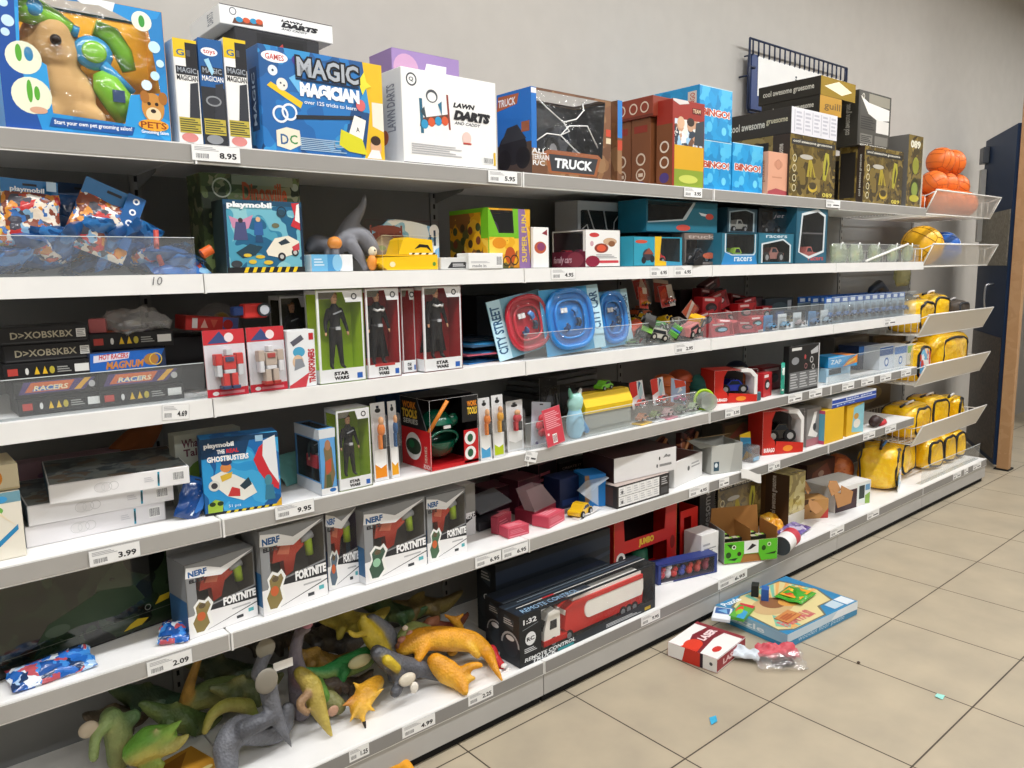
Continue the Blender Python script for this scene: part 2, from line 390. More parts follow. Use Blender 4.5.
def organic(name, parent, chains, vox=.006, smooth=4, belly=None, loc=None, paint=False):
    """one continuous body: joined tubes welded by a voxel remesh; every face takes the colour of the limb it came from.
    chains: list of (points, radii, material[, belly material])"""
    mb = MB()
    for ch in chains:
        pts = [Vector(p) for p in ch[0]]; rs = ch[1] if isinstance(ch[1], (list, tuple)) else [ch[1]]*len(pts)
        P = []; Rr = []
        for i in range(len(pts)-1):   # smooth the limb line
            p0 = pts[max(i-1, 0)]; p1 = pts[i]; p2 = pts[i+1]; p3 = pts[min(i+2, len(pts)-1)]
            for k in range(4):
                t = k/4
                P.append(.5*((2*p1)+(p2-p0)*t+(2*p0-5*p1+4*p2-p3)*t*t+(3*p1-p0-3*p2+p3)*t**3)); Rr.append(rs[i]+(rs[i+1]-rs[i])*t)
        P.append(pts[-1]); Rr.append(rs[-1])
        mb.tube(P, Rr, 'ffffff', 10)
        mb.ball(P[0], Rr[0]*.98, 'ffffff', 10, 6); mb.ball(P[-1], Rr[-1]*.98, 'ffffff', 10, 6)
        ch_pts = P; ch_r = Rr
        chains[chains.index(ch)] = (P, Rr) + tuple(ch[2:])
    o = mb.build(name)
    m = o.modifiers.new('r', 'REMESH'); m.mode = 'VOXEL'; m.voxel_size = vox
    m2 = o.modifiers.new('s', 'SMOOTH'); m2.iterations = smooth; m2.factor = .5
    bpy.context.view_layer.update()
    dg = bpy.context.evaluated_depsgraph_get()
    me = bpy.data.meshes.new_from_object(o.evaluated_get(dg))
    old = o.data; o.modifiers.clear(); o.data = me; bpy.data.meshes.remove(old)
    me.materials.clear(); mats = []
    if paint:   # the moulded rubber is sprayed: back colour runs softly into belly and limb colours
        at = me.color_attributes.new('paint', 'FLOAT_COLOR', 'POINT'); cols = [(lin(ch[2]), lin(ch[3]) if len(ch) > 3 and ch[3] else None) for ch in chains]
        for i, v in enumerate(me.vertices):
            tot = 0; c = Vector((0, 0, 0))
            for ch, (a, bl) in zip(chains, cols):
                d = min((v.co-q).length-r for q, r in zip(ch[0], ch[1])); wg = math.exp(-max(d, -.02)/.004)
                k = 0
                if bl: k = max(0, min(1, (v.normal.dot(Vector((0, -.5, -.85)))+.15)/.8))
                c += wg*(Vector(a)*(1-k)+(Vector(bl)*k if bl else Vector((0, 0, 0)))); tot += wg
            c /= tot; at.data[i].color = (c.x, c.y, c.z, 1)
        me.materials.append(rubber()); me.polygons.foreach_set('use_smooth', [True]*len(me.polygons)); me.update()
        if parent: o.parent = parent
        return o
    def mi(x):
        x = mat(x) if not isinstance(x, bpy.types.Material) else x
        if x not in mats: mats.append(x)
        return mats.index(x)
    idx = [(mi(ch[2]), mi(ch[3]) if len(ch) > 3 and ch[3] is not None else None, ch[4] if len(ch) > 4 else (0, 0, -1)) for ch in chains]
    for x in mats: me.materials.append(x)
    for p in me.polygons:
        c = p.center; best = 1e9; bi = 0
        for k, ch in enumerate(chains):
            for q, r in zip(ch[0], ch[1]):
                d = (c-q).length - r
                if d < best: best = d; bi = k
        a, b, dn = idx[bi]
        p.material_index = b if b is not None and p.normal.dot(Vector(dn)) > .45 else a
        p.use_smooth = True
    me.update()
    if parent: o.parent = parent
    if loc is not None: o.location = loc
    return o

def stand(lev, u, y, dz=0.):
    z = DECK[lev]+GAP+dz; return Vector((XU(u, y, z), y, z))
def foil_bag(name, label, cat, p, W, H, T, m, hdr, rot, group=None, hh=.2, seed=0, art=None):
    t = thing(name, label, cat, p, 0, group, rot)
    b = MB(); b.pillow(W, H, T, m, seed=seed); b.build('pouch', t)
    q = MB(); q.T = Matrix.Translation((0, 0, H*.97)); q.box(-W*.49, W*.49, -.001, .001, 0, H*hh, hdr)
    q.box(-W*.12, W*.12, -.0016, .0016, H*hh*.55, H*hh*.72, '20242c'); q.build('header', t)
    if art: a = MB(); draw(a, ((-W/2, -T*.46, 0), (W, 0, 0), (0, 0, H*(1+hh)), (0, -1, 0)), art, base=5); a.build('lettering', t)
    return t
def blister_card(name, label, p, W, H, T, card, bub, toy=None, rot=(0, 0, 0), group=None, art=None, cat='toy pack', hole=True):
    """printed card, clear bubble, toy inside; stands with its lower edge at p, front to -y"""
    t = thing(name, label, cat, p, 0, group, rot)
    b = MB(); hl = [(W*.4, H*.93), (W*.6, H*.93), (W*.6, H*.96), (W*.4, H*.96)]
    b.sheet([(0, 0), (W, 0), (W, H), (0, H)], [hl] if hole else [], card, 0); b.sheet([(0, 0), (W, 0), (W, H), (0, H)], [hl] if hole else [], 'c9c9c6', .0015); b.build('card', t)
    if art: a = MB(); draw(a, ((0, 0, 0), (W, 0, 0), (0, 0, H), (0, -1, 0)), art); a.build('printed_artwork', t)
    x0, z0, x1, z1 = [q*(W if i % 2 == 0 else H) for i, q in enumerate(bub)]
    b = MB(); e = min(T*.5, (x1-x0)*.15)
    b.add([(x0, -.002, z0), (x1, -.002, z0), (x1, -.002, z1), (x0, -.002, z1), (x0+e, -T, z0+e), (x1-e, -T, z0+e), (x1-e, -T, z1-e), (x0+e, -T, z1-e)], [(4, 5, 6, 7), (0, 1, 5, 4), (1, 2, 6, 5), (2, 3, 7, 6), (3, 0, 4, 7)], BLIST); b.build('bubble', t)
    if toy: toy(t, (x0, -T+.004, z0), x1-x0, T-.006, z1-z0)
    return t
def robot(c1='c8302c', c2='c9ccd0', c3='3a4a6a'):
    def f(t, o, W, D, H):
        b = MB(); b.T = Matrix.Translation(o); P = lambda a, q, c, d, m, y0=.1, y1=.9: b.box(a*W, c*W, y0*D, y1*D, q*H, d*H, m, .0015)
        P(.33, .45, .67, .75, c1); P(.38, .62, .62, .73, c3, 0, .2); P(.42, .76, .58, .9, c2); P(.12, .55, .31, .8, c1); P(.69, .55, .88, .8, c1); P(.14, .3, .28, .56, c2); P(.72, .3, .86, .56, c2)
        P(.35, .36, .65, .45, c2); P(.3, .08, .47, .37, c1); P(.53, .08, .7, .37, c1); P(.26, .02, .48, .1, c3, 0, 1); P(.52, .02, .74, .1, c3, 0, 1)
        b.build('toy_robot', t)
    return f
def carpart(c, style='car', hub='b9bcc0'):
    def f(t, o, W, D, H):
        s = min(W*.9, 2.6*D); toy_car(t, Matrix.Translation((o[0]+W/2, o[1]+D*.55, o[2]+.002)), W*.9, D*.85, min(H*.8, W*.42), c, style, hub)
    return f
def inbox(c, style='car', k=.75, hub='b9bcc0', h=.5, big=False, stripe=None):
    def f(root, W, D, H): toy_car(root, Matrix.Translation((W*.5, D*.45, .0055)), W*k, min(D*.6, W*k*.5), min(H*h, W*k*.55), c, style, hub, big=big, stripe=stripe)
    return f
# ================================================================ camera, light, room
cam = bpy.data.cameras.new('camera'); cam.sensor_width = 36; cam.lens = CF/1024*36; cam.clip_start = .05; cam.clip_end = 60
co = bpy.data.objects.new('camera', cam); co.matrix_world = Matrix.Translation(CP) @ CR.to_4x4(); col.objects.link(co); sc.camera = co
sc.view_settings.view_transform = 'Standard'; sc.view_settings.look = 'None'; sc.view_settings.gamma = 1; sc.view_settings.use_curve_mapping = False
sc.view_settings.exposure = 0.2
w = bpy.data.worlds.new('world'); sc.world = w; w.use_nodes = True
w.node_tree.nodes['Background'].inputs[0].default_value = (.95, .97, 1, 1); w.node_tree.nodes['Background'].inputs[1].default_value = .25
def node_floor():
    m = bpy.data.materials.new('beige_floor_tiles'); m.use_nodes = True; nt = m.node_tree; b = nt.nodes['Principled BSDF']
    tc = nt.nodes.new('ShaderNodeTexCoord'); mp = nt.nodes.new('ShaderNodeMapping')
    mp.inputs['Location'].default_value = (-.651+.4611*20, .1161+.4611*20, 0); nt.links.new(tc.outputs['Object'], mp.inputs[0])
    br = nt.nodes.new('ShaderNodeTexBrick'); br.offset = 0; br.squash = 1
    br.inputs['Scale'].default_value = 1; br.inputs['Mortar Size'].default_value = .0028; br.inputs['Mortar Smooth'].default_value = .2
    br.inputs['Brick Width'].default_value = .4611; br.inputs['Row Height'].default_value = .4611; br.inputs['Bias'].default_value = 0
    br.inputs['Color1'].default_value = (*lin('b5a994'), 1); br.inputs['Color2'].default_value = (*lin('b1a590'), 1); br.inputs['Mortar'].default_value = (*lin('40372c'), 1)
    nt.links.new(mp.outputs[0], br.inputs['Vector'])
    n = nt.nodes.new('ShaderNodeTexNoise'); n.inputs['Scale'].default_value = 4.5; n.inputs['Detail'].default_value = 5; nt.links.new(tc.outputs['Object'], n.inputs['Vector'])
    cr = nt.nodes.new('ShaderNodeValToRGB'); cr.color_ramp.elements[0].position = .3; cr.color_ramp.elements[0].color = (.84, .84, .84, 1); cr.color_ramp.elements[1].position = .72; cr.color_ramp.elements[1].color = (1.04, 1.03, 1.0, 1)
    nt.links.new(n.outputs['Fac'], cr.inputs[0])
    mx = nt.nodes.new('ShaderNodeMix'); mx.data_type = 'RGBA'; mx.blend_type = 'MULTIPLY'; mx.inputs[0].default_value = 1
    nt.links.new(br.outputs['Color'], mx.inputs[6]); nt.links.new(cr.outputs[0], mx.inputs[7]); nt.links.new(mx.outputs[2], b.inputs['Base Color'])
    b.inputs['Roughness'].default_value = .42; b.inputs['Specular IOR Level'].default_value = .35
    return m
XA, XB, YA, YB, ZC = -5., 10., -6., .56, 3.6
mb = MB(); mb.add([(XA, YA, 0), (XB, YA, 0), (XB, YB, 0), (XA, YB, 0)], [(0, 1, 2, 3)], node_floor()); struct('floor', mb)
WALLM = mat('bfbbb4', .8, 0, .2)
mb = MB(); mb.box(XA, XB, YB, YB+.1, 0, ZC, WALLM); struct('wall_back', mb)
mb = MB(); mb.box(XB, XB+.1, YA, YB+.1, 0, ZC, WALLM); struct('wall_right', mb)
mb = MB(); mb.box(XA-.1, XA, YA, YB+.1, 0, ZC, mat('7a7875', .8, 0, .2)); struct('wall_left', mb)
mb = MB(); mb.box(XA-.1, XB+.1, YA-.1, YA, 0, ZC, mat('6e6c69', .8, 0, .2)); struct('wall_front', mb)
mb = MB(); mb.box(XA-.1, XB+.1, YA-.1, YB+.1, ZC, ZC+.1, mat('e4e2de', .9)); struct('ceiling', mb)
def emit(c, s):
    m = bpy.data.materials.new('lamp_glow'); m.use_nodes = True; b = m.node_tree.nodes['Principled BSDF']
    b.inputs['Emission Color'].default_value = (*c, 1); b.inputs['Emission Strength'].default_value = s; return m
GLOW = emit((1, .98, .95), 6)
LAMP_W = 31
for i, x in enumerate((-2.2, -.4, 1.4, 3.2, 5.0, 7.2)):
    for j, y in enumerate((-1.15, -4.2)):
        t = thing('ceiling_lamp', 'long white fluorescent ceiling lamp over the toy aisle' if j == 0 else 'long white fluorescent ceiling lamp over the aisle behind', 'lamp', (x, y, ZC-.07), 0, 'aisle ceiling lamps' if j == 0 else 'rear ceiling lamps')
        b = MB(); b.box(-.7, .7, -.09, .09, .02, .069, 'f0f0ee', .004); b.build('housing', t)
        b = MB(); b.box(-.68, .68, -.07, .07, .004, .02, GLOW); b.build('diffuser', t)
        L = bpy.data.lights.new('lamp_light', 'AREA'); L.shape = 'RECTANGLE'; L.size = 1.36; L.size_y = .16; L.energy = LAMP_W*(1 if j == 0 else .8); L.color = (.985, .99, 1)
        lo = bpy.data.objects.new('lamp_light', L); lo.location = (x, y, ZC-.075); col.objects.link(lo)
# ================================================================ shelving
SHW = mat('e9e8e5', .42, 0, .4); DECKW = mat('f1f0ee', .4, 0, .4); STRIP = mat('aaa7a2', .45); STRIPD = mat('8b8986', .45); STRIP_SHADED = mat('9a9792', .45); BACKM = mat('8f908f', .6); DARK = mat('17171a', .6)
fr = thing('shelving_frame', 'grey steel wall shelving frame with back panels and slotted uprights behind all the shelves', 'shelving', (0, .5, 0))
for k in range(-1, 5):
    b = MB(); b.box(k+.016, k+.984, -.02, -.006, .05, 1.8, BACKM); b.build('back_panel', fr)
for k in range(-1, 6):
    b = MB(); b.box(k-.015, k+.015, -.026, .03, 0, 1.84, mat('9b9b99', .5))
    for i in range(46): b.box(k-.004, k+.004, -.0265, -.0255, .1+i*.0375, .1+i*.0375+.016, DARK)
    b.build('upright', fr)
BAYS = {(0, -1): 'topmost grey shelf under the pet grooming set', (0, 0): 'topmost grey shelf under the magic set and white lawn darts cartons', (0, 1): 'topmost grey shelf under the truck box and bingo boxes',
 (0, 2): 'topmost grey shelf under the salmon box and the first dark gold cartons', (0, 3): 'topmost grey shelf beside the basket of orange balls',
 (1, -1): 'white second shelf from the top under the blue foil bags', (1, 0): 'white second shelf from the top under the grey dinosaur and yellow dough set', (1, 1): 'white second shelf from the top under the small car boxes and teal truck tray',
 (1, 2): 'white second shelf from the top under the teal windowed truck boxes', (1, 3): 'white second shelf from the top under the clear bags and wire divider',
 (2, -1): 'white third shelf from the top under the black race car boxes', (2, 0): 'white third shelf from the top under the boxed action figures', (2, 1): 'white third shelf from the top under the track cards and little trucks',
 (2, 2): 'white third shelf from the top under the red car packs', (2, 3): 'white third shelf from the top under the rows of blue car packs',
 (3, -1): 'fourth shelf from the top under the three white puzzle boxes', (3, 0): 'fourth shelf from the top under the red helmet box', (3, 1): 'fourth shelf from the top under the hanging packs and yellow box',
 (3, 2): 'fourth shelf from the top under the red box with a blue car', (3, 3): 'fourth shelf from the top under the white and blue boxes behind acrylic',
 (4, -1): 'fifth shelf from the top under the big black box', (4, 0): 'fifth shelf from the top under the dart blaster boxes', (4, 1): 'fifth shelf from the top under the scattered pink packs',
 (4, 2): 'fifth shelf from the top under the red box with a black car', (4, 3): 'fifth shelf from the top under the flat blue and white box'}
for (l, k), lab in BAYS.items():
    z = DECK[l]
    t = thing('metal_shelf', lab, 'shelf', (k, 0, z))
    b = MB(); b.box(.002, .998, 0, .472, -.022, 0, DECKW, .002); b.build('deck', t)
    b = MB(); b.prism([(.002, -.012, 0), (.002, 0, 0), (.002, 0, -.044), (.002, -.014, -.044)] if l in (1, 2) else [(.002, -.01, 0), (.002, 0, 0), (.002, 0, -.045), (.002, -.01, -.045)], (.996, 0, 0), SHW); b.build('price_rail', t)
    if l not in (1, 2):
        b = MB(); b.box(.006, .994, -.0115, -.01, -.041, -.003, STRIPD if (l in (3, 4) and k >= 2) else STRIP_SHADED if l == 0 else STRIP); b.build('price_strip', t, None).__setitem__('label', 'grey strip in the rail')  # topmost strip is darker: its shade is put into the colour
    b = MB(); b.box(.0005, .005, -.014, -.0, -.046, .0005, SHW); b.build('rail_end_cap', t)
    b = MB(); b.prism([(.004, .47, -.0225), (.004, .3, -.0225), (.004, .31, -.03), (.004, .47, -.06)], (.003, 0, 0), mat('a5a5a2', .5)); b.build('bracket', t)
LOW = {-1: 'white bottom shelf at the dim end of the dinosaur heap', 0: 'white bottom shelf under the heap of toy dinosaurs', 1: 'white bottom shelf under the boxed remote control trucks', 2: 'white bottom shelf under the green display box and gold cartons',
       3: 'white bottom shelf under the torn cartons', 4: 'white bottom shelf under the yellow bags'}
for k, lab in LOW.items():
    t = thing('bottom_shelf', lab, 'shelf', (k, 0, DECK[5]))
    b = MB(); b.box(.002, .998, -.072, .472, -.02, 0, DECKW, .002); b.build('deck', t)
    b = MB(); b.box(.002, .998, -.082, -.0725, -.046, .0, SHW); b.build('price_rail', t)
    b = MB(); b.box(.006, .994, -.0835, -.082, -.042, -.003, STRIPD if k >= 0 else STRIP); b.build('price_strip', t)
    b = MB(); b.box(.002, .998, -.078, -.066, -.122, -.046, mat('b3b1ad', .45)); b.build('kick_plate', t)
    b = MB(); b.box(.005, .995, -.062, -.05, -.1545, -.04, mat('0b0b0b', .9)); b.build('gap_shadow_sheet', t)  # near-black sheet painting the shadow in the gap below the kick plate
    for q in (.03, .97):
        b = MB(); b.box(q-.012, q+.012, -.048, .4, -.154, -.02, mat('2a2a2a', .6)); b.build('foot', t)
# acrylic guards along shelf fronts
def guard(lev, x0, x1, h, label, y=.004):
    t = thing('acrylic_guard', label, 'shelf guard', (x0, y, DECK[lev]+GAP), 0, 'clear acrylic guards')
    W = x1-x0
    b = MB(); b.box(0, W, 0, .0025, 0, h, ACRYL); b.box(0, W, .0025, .03, 0, .002, ACRYL); b.build('front_sheet', t)
    b = MB(); b.box(0, W, -.0006, .0031, h, h+.0015, mat('d7dfe0', .2)); b.build('polished_edge', t)
    return t
guard(1, -.99, -.01, .082, 'clear acrylic guard in front of the blue foil bags')
guard(2, -.99, -.01, .085, 'clear acrylic guard in front of the black race car boxes')
guard(2, 1.01, 1.99, .085, 'clear acrylic guard in front of the track cards and little trucks')
guard(2, 2.01, 2.99, .1, 'clear acrylic guard in front of the red and silver car packs')
guard(2, 3.01, 3.97, .13, 'clear acrylic guard in front of the rows of blue car packs')
guard(3, 1.01, 1.93, .09, 'clear acrylic guard in front of the hanging packs and yellow box')
guard(3, 3.0, 3.97, .13, 'clear acrylic guard in front of the white and blue boxes')
guard(1, 3.02, 3.97, .09, 'clear acrylic guard in front of the clear bags')
t = guard(5, 4.05, 4.96, .1, 'clear acrylic guard in front of the lowest yellow bags', -.05)
# ================================================================ end of the run: wire baskets, balls, yellow bags
WIRE = mat('efeeea', .35)
MESHF = film('milky_mesh', 'f3f1ec', body=.22, gloss=.06, rough=.3)
BZ = [1.722, 1.427, 1.03, .742, .388]
BL = ['white wire basket at the shelf end holding orange balls', 'white wire basket holding the yellow and blue volleyballs', 'white wire basket with yellow bags and a dark bag, third down',
      'white wire basket with the picture-fronted yellow bag, fourth down', 'white wire basket with yellow bags just above the bottom shelf']
for i, z in enumerate(BZ):
    t = thing('wire_basket', BL[i], 'basket', (4, 0, z))
    b = MB()
    for k in range(24): b.tube([(.03+k*.041, 0, .003), (.03+k*.041, .455, .003)], .0022, WIRE, 5)
    for k in range(7): b.tube([(.03, .02+k*.07, 0), (.975, .02+k*.07, 0)], .0022, WIRE, 5)
    b.build('floor_grid', t)
    for x in (.02, .98):
        b = MB()
        for k in range(13):
            y = .01+k*.036; b.tube([(x, y, .003), (x, y, .10)], .002, WIRE, 5)
        b.tube([(x, -.05, .122), (x, .0, .003), (x, .46, .003), (x, .46, .1), (x, 0.0, .102), (x, -.05, .122)], .0028, WIRE, 6)
        b.build('side_grid', t)
    b = MB(); b.prism([(.0, -.002, .0), (.0, .002, 0), (.0, -.054, .125), (.0, -.058, .125)], (1.0, 0, 0), MESHF if i < 2 else film('milky_panel', 'f0ebe0', body=.8, gloss=.06, rough=.3)); b.build('front_panel', t)
    b = MB(); b.tube([(0, -.057, .126), (1.0, -.057, .126)], .0045, WIRE, 8); b.tube([(0, 0, 0), (1.0, 0, 0)], .004, WIRE, 8)
    for x in (.004, .996): b.tube([(x, 0, 0), (x, -.057, .126)], .004, WIRE, 8)
    b.build('front_rim', t)
    b = MB()
    for k in range(24): b.tube([(.03+k*.041, .458, .003), (.03+k*.041, .458, .1)], .002, WIRE, 5)
    b.tube([(.02, .458, .1), (.98, .458, .1)], .0028, WIRE, 6); b.build('back_grid', t)
def volley(p, r, c, seam, label, group, rot=(0, 0, 0), name='toy_ball'):
    t = thing(name, label, 'ball', p, 0, group, rot)
    b = MB(); b.ball((0, 0, 0), r, c, 28, 18); b.build('skin', t)
    s = MB()
    for ax in range(3):   # three great bands, each of three panels
        for q in (-.32, .32):
            for sgn in (-1, 1):
                pts = []
                for k in range(13):
                    a = -.78+1.56*k/12; v = [0, 0, 0]; v[ax] = sgn*math.cos(a); v[(ax+1) % 3] = math.sin(a); v[(ax+2) % 3] = q
                    n = Vector(v).normalized(); pts.append(n*(r*1.002))
                s.tube(pts, r*.014, seam, 5)
        for sgn in (-1, 1):
            for e in (-.78, .78):
                pts = []
                for k in range(13):
                    a = -.78+1.56*k/12; v = [0, 0, 0]; v[ax] = sgn*math.cos(e); v[(ax+1) % 3] = math.sin(e); v[(ax+2) % 3] = math.tan(a)*.7
                    pts.append(Vector(v).normalized()*(r*1.002))
                s.tube(pts, r*.014, seam, 5)
    s.build('seam', t); return t
OR = mat('e8742a', .45); ORS = mat('a8481a', .5)
R0 = .083
ob = [((4.47, .095), 0), ((4.64, .095), 0), ((4.81, .095), 0), ((4.47, .265), 0), ((4.64, .265), 0), ((4.81, .265), 0),
      ((4.555, .18), 1), ((4.725, .18), 1), ((4.895, .18), 1), ((4.64, .18), 2), ((4.81, .18), 2)]
obl = ['front row of the orange balls on the basket floor', '', '', '', '', '', '', '', '', '', '']
ol = {6: 'orange toy ball in the middle layer beside the gold carton', 7: 'orange toy ball in the middle of the middle layer', 8: 'orange toy ball in the middle layer at the far basket end', 9: 'topmost orange toy ball beside the gold carton', 10: 'topmost orange toy ball further from the gold carton'}
zz = [1.722+.006+R0, 1.722+.006+R0+.118, 1.722+.006+R0+.263]
for i, ((x, y), l) in enumerate(ob):
    volley((x, y, zz[l]), R0, OR, ORS, ol.get(i, 'orange toy ball on the basket floor under the other orange balls'), 'orange balls in the top basket' if i < 6 else None, (i*.9, i*.5, i))
volley((4.3, .125, 1.427+.0055+.118), .118, mat('f0b51f', .4), mat('8a6510', .5), 'yellow volleyball in the second wire basket', None, (.5, .3, .2), 'volleyball')
volley((4.70, .16, 1.427+.0055+.105), .105, mat('1f5fb4', .4), mat('cfd8e4', .5), 'blue volleyball with white seams beside the yellow one', None, (.2, .6, .9), 'volleyball')
YEL = busy('yellow_vinyl', ['fac81a', 'f8c214', 'fccd24', 'f6bd12'], 22, .22, 1.2, .5, .6)
PIPE = mat('23262b', .5)
def vinyl_bag(p, W, D, H, rz, label, c=YEL, picture=False, zipc='e9e9ea', rot=None, grp=None, blue=False, flap=True):
    """a zipped see-through vinyl bag stuffed with yellow things, dark piping on its edges"""
    t = thing('vinyl_bag', label, 'bag', p, rz, grp, rot)
    b = MB(); b.ball((0, 0, H/2), (W/2, D/2, H/2), c, 36, 22, .48)
    wob = lambda q: tuple(Vector(q) + Vector((1, 1, .4))*.014*noise.noise(Vector(q)*14+Vector(p)) + Vector((.6, 1, 0))*.006*noise.noise(Vector(q)*38+Vector(p)))
    b.v = [wob(q) for q in b.v]
    b.v = [(q[0], q[1], max(q[2], 0)) for q in b.v]
    b.build('stuffed_body', t)
    def ring(y, sc=.96, n=36, zc=1.):
        pw = lambda a: math.copysign(abs(a)**.48, a)
        k = max(.05, 1-(abs(y)/(D/2))**3.2)**.35
        return [wob((pw(math.cos(2*PI*i/n))*(W/2*k+.009), y, max(.008, H/2+pw(math.sin(2*PI*i/n))*(H/2*k+.009)))) for i in range(n)]
    s = MB(); s.tube(ring(-D*.44), .009, PIPE, 6, closed=True); s.build('front_piping', t)
    s = MB(); s.tube(ring(D*.4), .008, PIPE, 6, closed=True); s.build('rear_piping', t)
    z = MB(); z.tube([(-W*.4, -D*.05, H*.985), (-W*.1, -D*.05, H*1.01), (W*.2, -D*.03, H*1.01), (W*.42, 0, H*.97)], .008, PIPE, 6); z.build('zipper', t)
    z = MB(); z.tube([(-W*.2, -D*.06, H*.99), (-W*.12, -D*.12, H*1.06), (W*.05, -D*.14, H*1.07), (W*.12, -D*.07, H*1.0)], .007, zipc, 6); z.build('handle', t)
    if picture or blue:
        q = MB(); q.T = Matrix.Translation((0, -D*.505, 0))
        if blue: q.pillow(W*.8, H*.4, .006, busy('pale_blue_label', ['7fb7d6', 'd9ecf2', 'e8a9b4', 'f2f2ee'], 30), seed=3)
        else: q.pillow(W*.72, H*.85, .008, busy('bag_picture', ['6fb6d8', 'f2f2f0', 'd8443c', 'e9dfd4', '4f9ccf', 'f4cdb0', 'd8443c'], 26), seed=5)
        q.build('picture_label', t)
    return t
vinyl_bag((4.24, .14, BZ[2]+.008), .34, .20, .20, .1, 'yellow vinyl bag with a dark zip in the third basket', flap=True)
vinyl_bag((4.55, .17, BZ[2]+.008), .22, .2, .22, -.1, 'plump plain yellow vinyl bag in the middle of the third basket')
vinyl_bag((4.81, .14, BZ[2]+.008), .24, .2, .17, .1, 'dark brown bag beside the yellow bags in the third basket', c=mat('4a4138', .5))
vinyl_bag((4.2, .115, BZ[3]+.008), .27, .17, .23, .1, 'yellow vinyl bag with a blue and red picture in the fourth basket', picture=True)
vinyl_bag((4.67, .125, BZ[3]+.008), .52, .2, .26, .0, 'big square yellow vinyl bag at the far end of the fourth basket')
vinyl_bag((4.26, .145, BZ[4]+.008), .36, .22, .2, .1, 'long yellow vinyl bag with a white zip in the fifth basket')
vinyl_bag((4.6, .16, BZ[4]+.008), .24, .21, .21, -.1, 'crumpled yellow vinyl bag at the back of the fifth basket')
vinyl_bag((4.85, .12, BZ[4]+.008), .18, .17, .18, .2, 'round-ended small yellow vinyl bag at the far end of the fifth basket')
vinyl_bag((3.86, .115, DECK[5]+GAP), .29, .22, .25, .35, 'yellow vinyl bag with blue band and pale picture on the bottom shelf', blue=True, zipc='3d78b8')
vinyl_bag((4.20, .19, DECK[5]+GAP), .3, .22, .22, .1, 'yellow vinyl bag behind the banded one on the bottom shelf')
vinyl_bag((4.48, .15, DECK[5]+GAP), .2, .26, .2, -.1, 'yellow vinyl bag with curved dark piping behind the bottom acrylic')
vinyl_bag((4.7, .15, DECK[5]+GAP), .18, .26, .2, -.1, 'yellow vinyl bag second from the far end of the bottom shelf')
vinyl_bag((4.89, .15, DECK[5]+GAP), .15, .25, .19, -.1, 'small yellow vinyl bag at the far end of the bottom shelf')
# ---------------------------------------------------------------- blue door leaf, wooden post, background cupboard
NAVY = mat('1d3557', .5, 0, .3)
A = Vector((5.44, -.02, 0)); Bv = Vector((6.12, .40, 0)); az = math.atan2(Bv.y-A.y, Bv.x-A.x); Ln = (Bv-A).length
t = thing('blue_door_leaf', 'tall dark blue door leaf with grey mesh band standing open beyond the baskets', 'door', A, az); t['kind'] = 'thing'
b = MB(); b.box(0, Ln, 0, .035, .02, 2.36, NAVY, .003); b.build('leaf', t)
hb = MB(); hb.box(.02, Ln-.02, .0355, .041, 1.42, 1.80, busy('grey_mesh_band', ['8d8878', '7d7869', '969082', '858072'], 60)); hb.build('mesh_band', t)
hb = MB(); hb.box(.02, Ln-.02, .0355, .041, .06, .92, busy('brown_kick_mesh', ['4a4038', '574b40', '3d352f'], 70)); hb.build('kick_grid', t)
hb = MB(); hb.tube([(.3, .036, 1.10), (.3, .085, 1.11), (.3, .09, 1.17), (.3, .09, 1.24), (.3, .085, 1.28), (.3, .036, 1.29)], .009, mat('c9ccd0', .25, .7), 8); hb.build('handle', t)
hb = MB(); hb.box(Ln-.14, Ln-.03, .036, .08, 2.18, 2.30, mat('5d6167', .4, .3), .004); hb.build('hinge_box', t)
hb = MB(); hb.box(Ln-.09, Ln-.04, .036, .075, 1.6, 2.14, mat('c4c4c0', .4), .003); hb.build('hinge_rail', t)
t = thing('wooden_post', 'tall tan wooden board on end at the front edge of the blue door', 'post', (5.375, -.10, 0), 0)
b = MB()
wood = busy('tan_wood', ['b18a62', 'ad865e', 'b48e67', 'af8860'], 5, .5, 5)
b.box(0, .05, 0, .075, .012, 3.3, wood, .003); b.build('board', t)
b = MB(); b.box(-.003, .1, -.003, .09, 0, .012, mat('1b1b1b', .6)); b.build('foot', t)
t = thing('grey_cupboard', 'dark grey cupboard with white side far behind the wooden post', 'cupboard', (7.2, -.75, 0), 0)
b = MB(); b.box(0, .5, 0, .9, .02, 1.9, mat('44484c', .5), .004); b.build('body', t)
b = MB(); b.box(-.012, -.001, .02, .44, .05, 1.88, mat('e7e6e2', .5)); b.build('door', t)
b = MB(); b.box(-.012, -.001, .46, .88, .05, 1.88, mat('3a3d41', .5)); b.build('door', t)
# ---------------------------------------------------------------- sign rack on the wall
tl = PT(750, 38, .5); tr = PT(847, 66, .5); bl_ = PT(747, 100, .5)
t = thing('sign_rack', 'dark blue wire rack with white sign board hung on the back wall', 'wall sign', (tl.x, .5, 2.24), 0)
W = tr.x-tl.x; H = tl.z-2.24
b = MB(); NV = mat('27324c', .4)
for (x0, z0, x1, z1) in ((0, 0, 0, H), (W, 0, W, H), (0, H, W, H), (0, 0, W, 0), (0, H*.62, .05, H*.62)): b.tube([(x0, 0, z0), (x1, 0, z1)], .006, NV, 6)
for k in range(20):
    x = W*(k+.6)/20; b.tube([(x, 0, H), (x, 0, H-.075)], .0045, NV, 6); b.tube([(x, 0, H-.075), (x, .05, H-.075)], .0045, NV, 6)
for x in (.0, W): b.tube([(x, 0, H*.5), (x, .058, H*.5)], .005, NV, 6)
b.build('wire_frame', t)
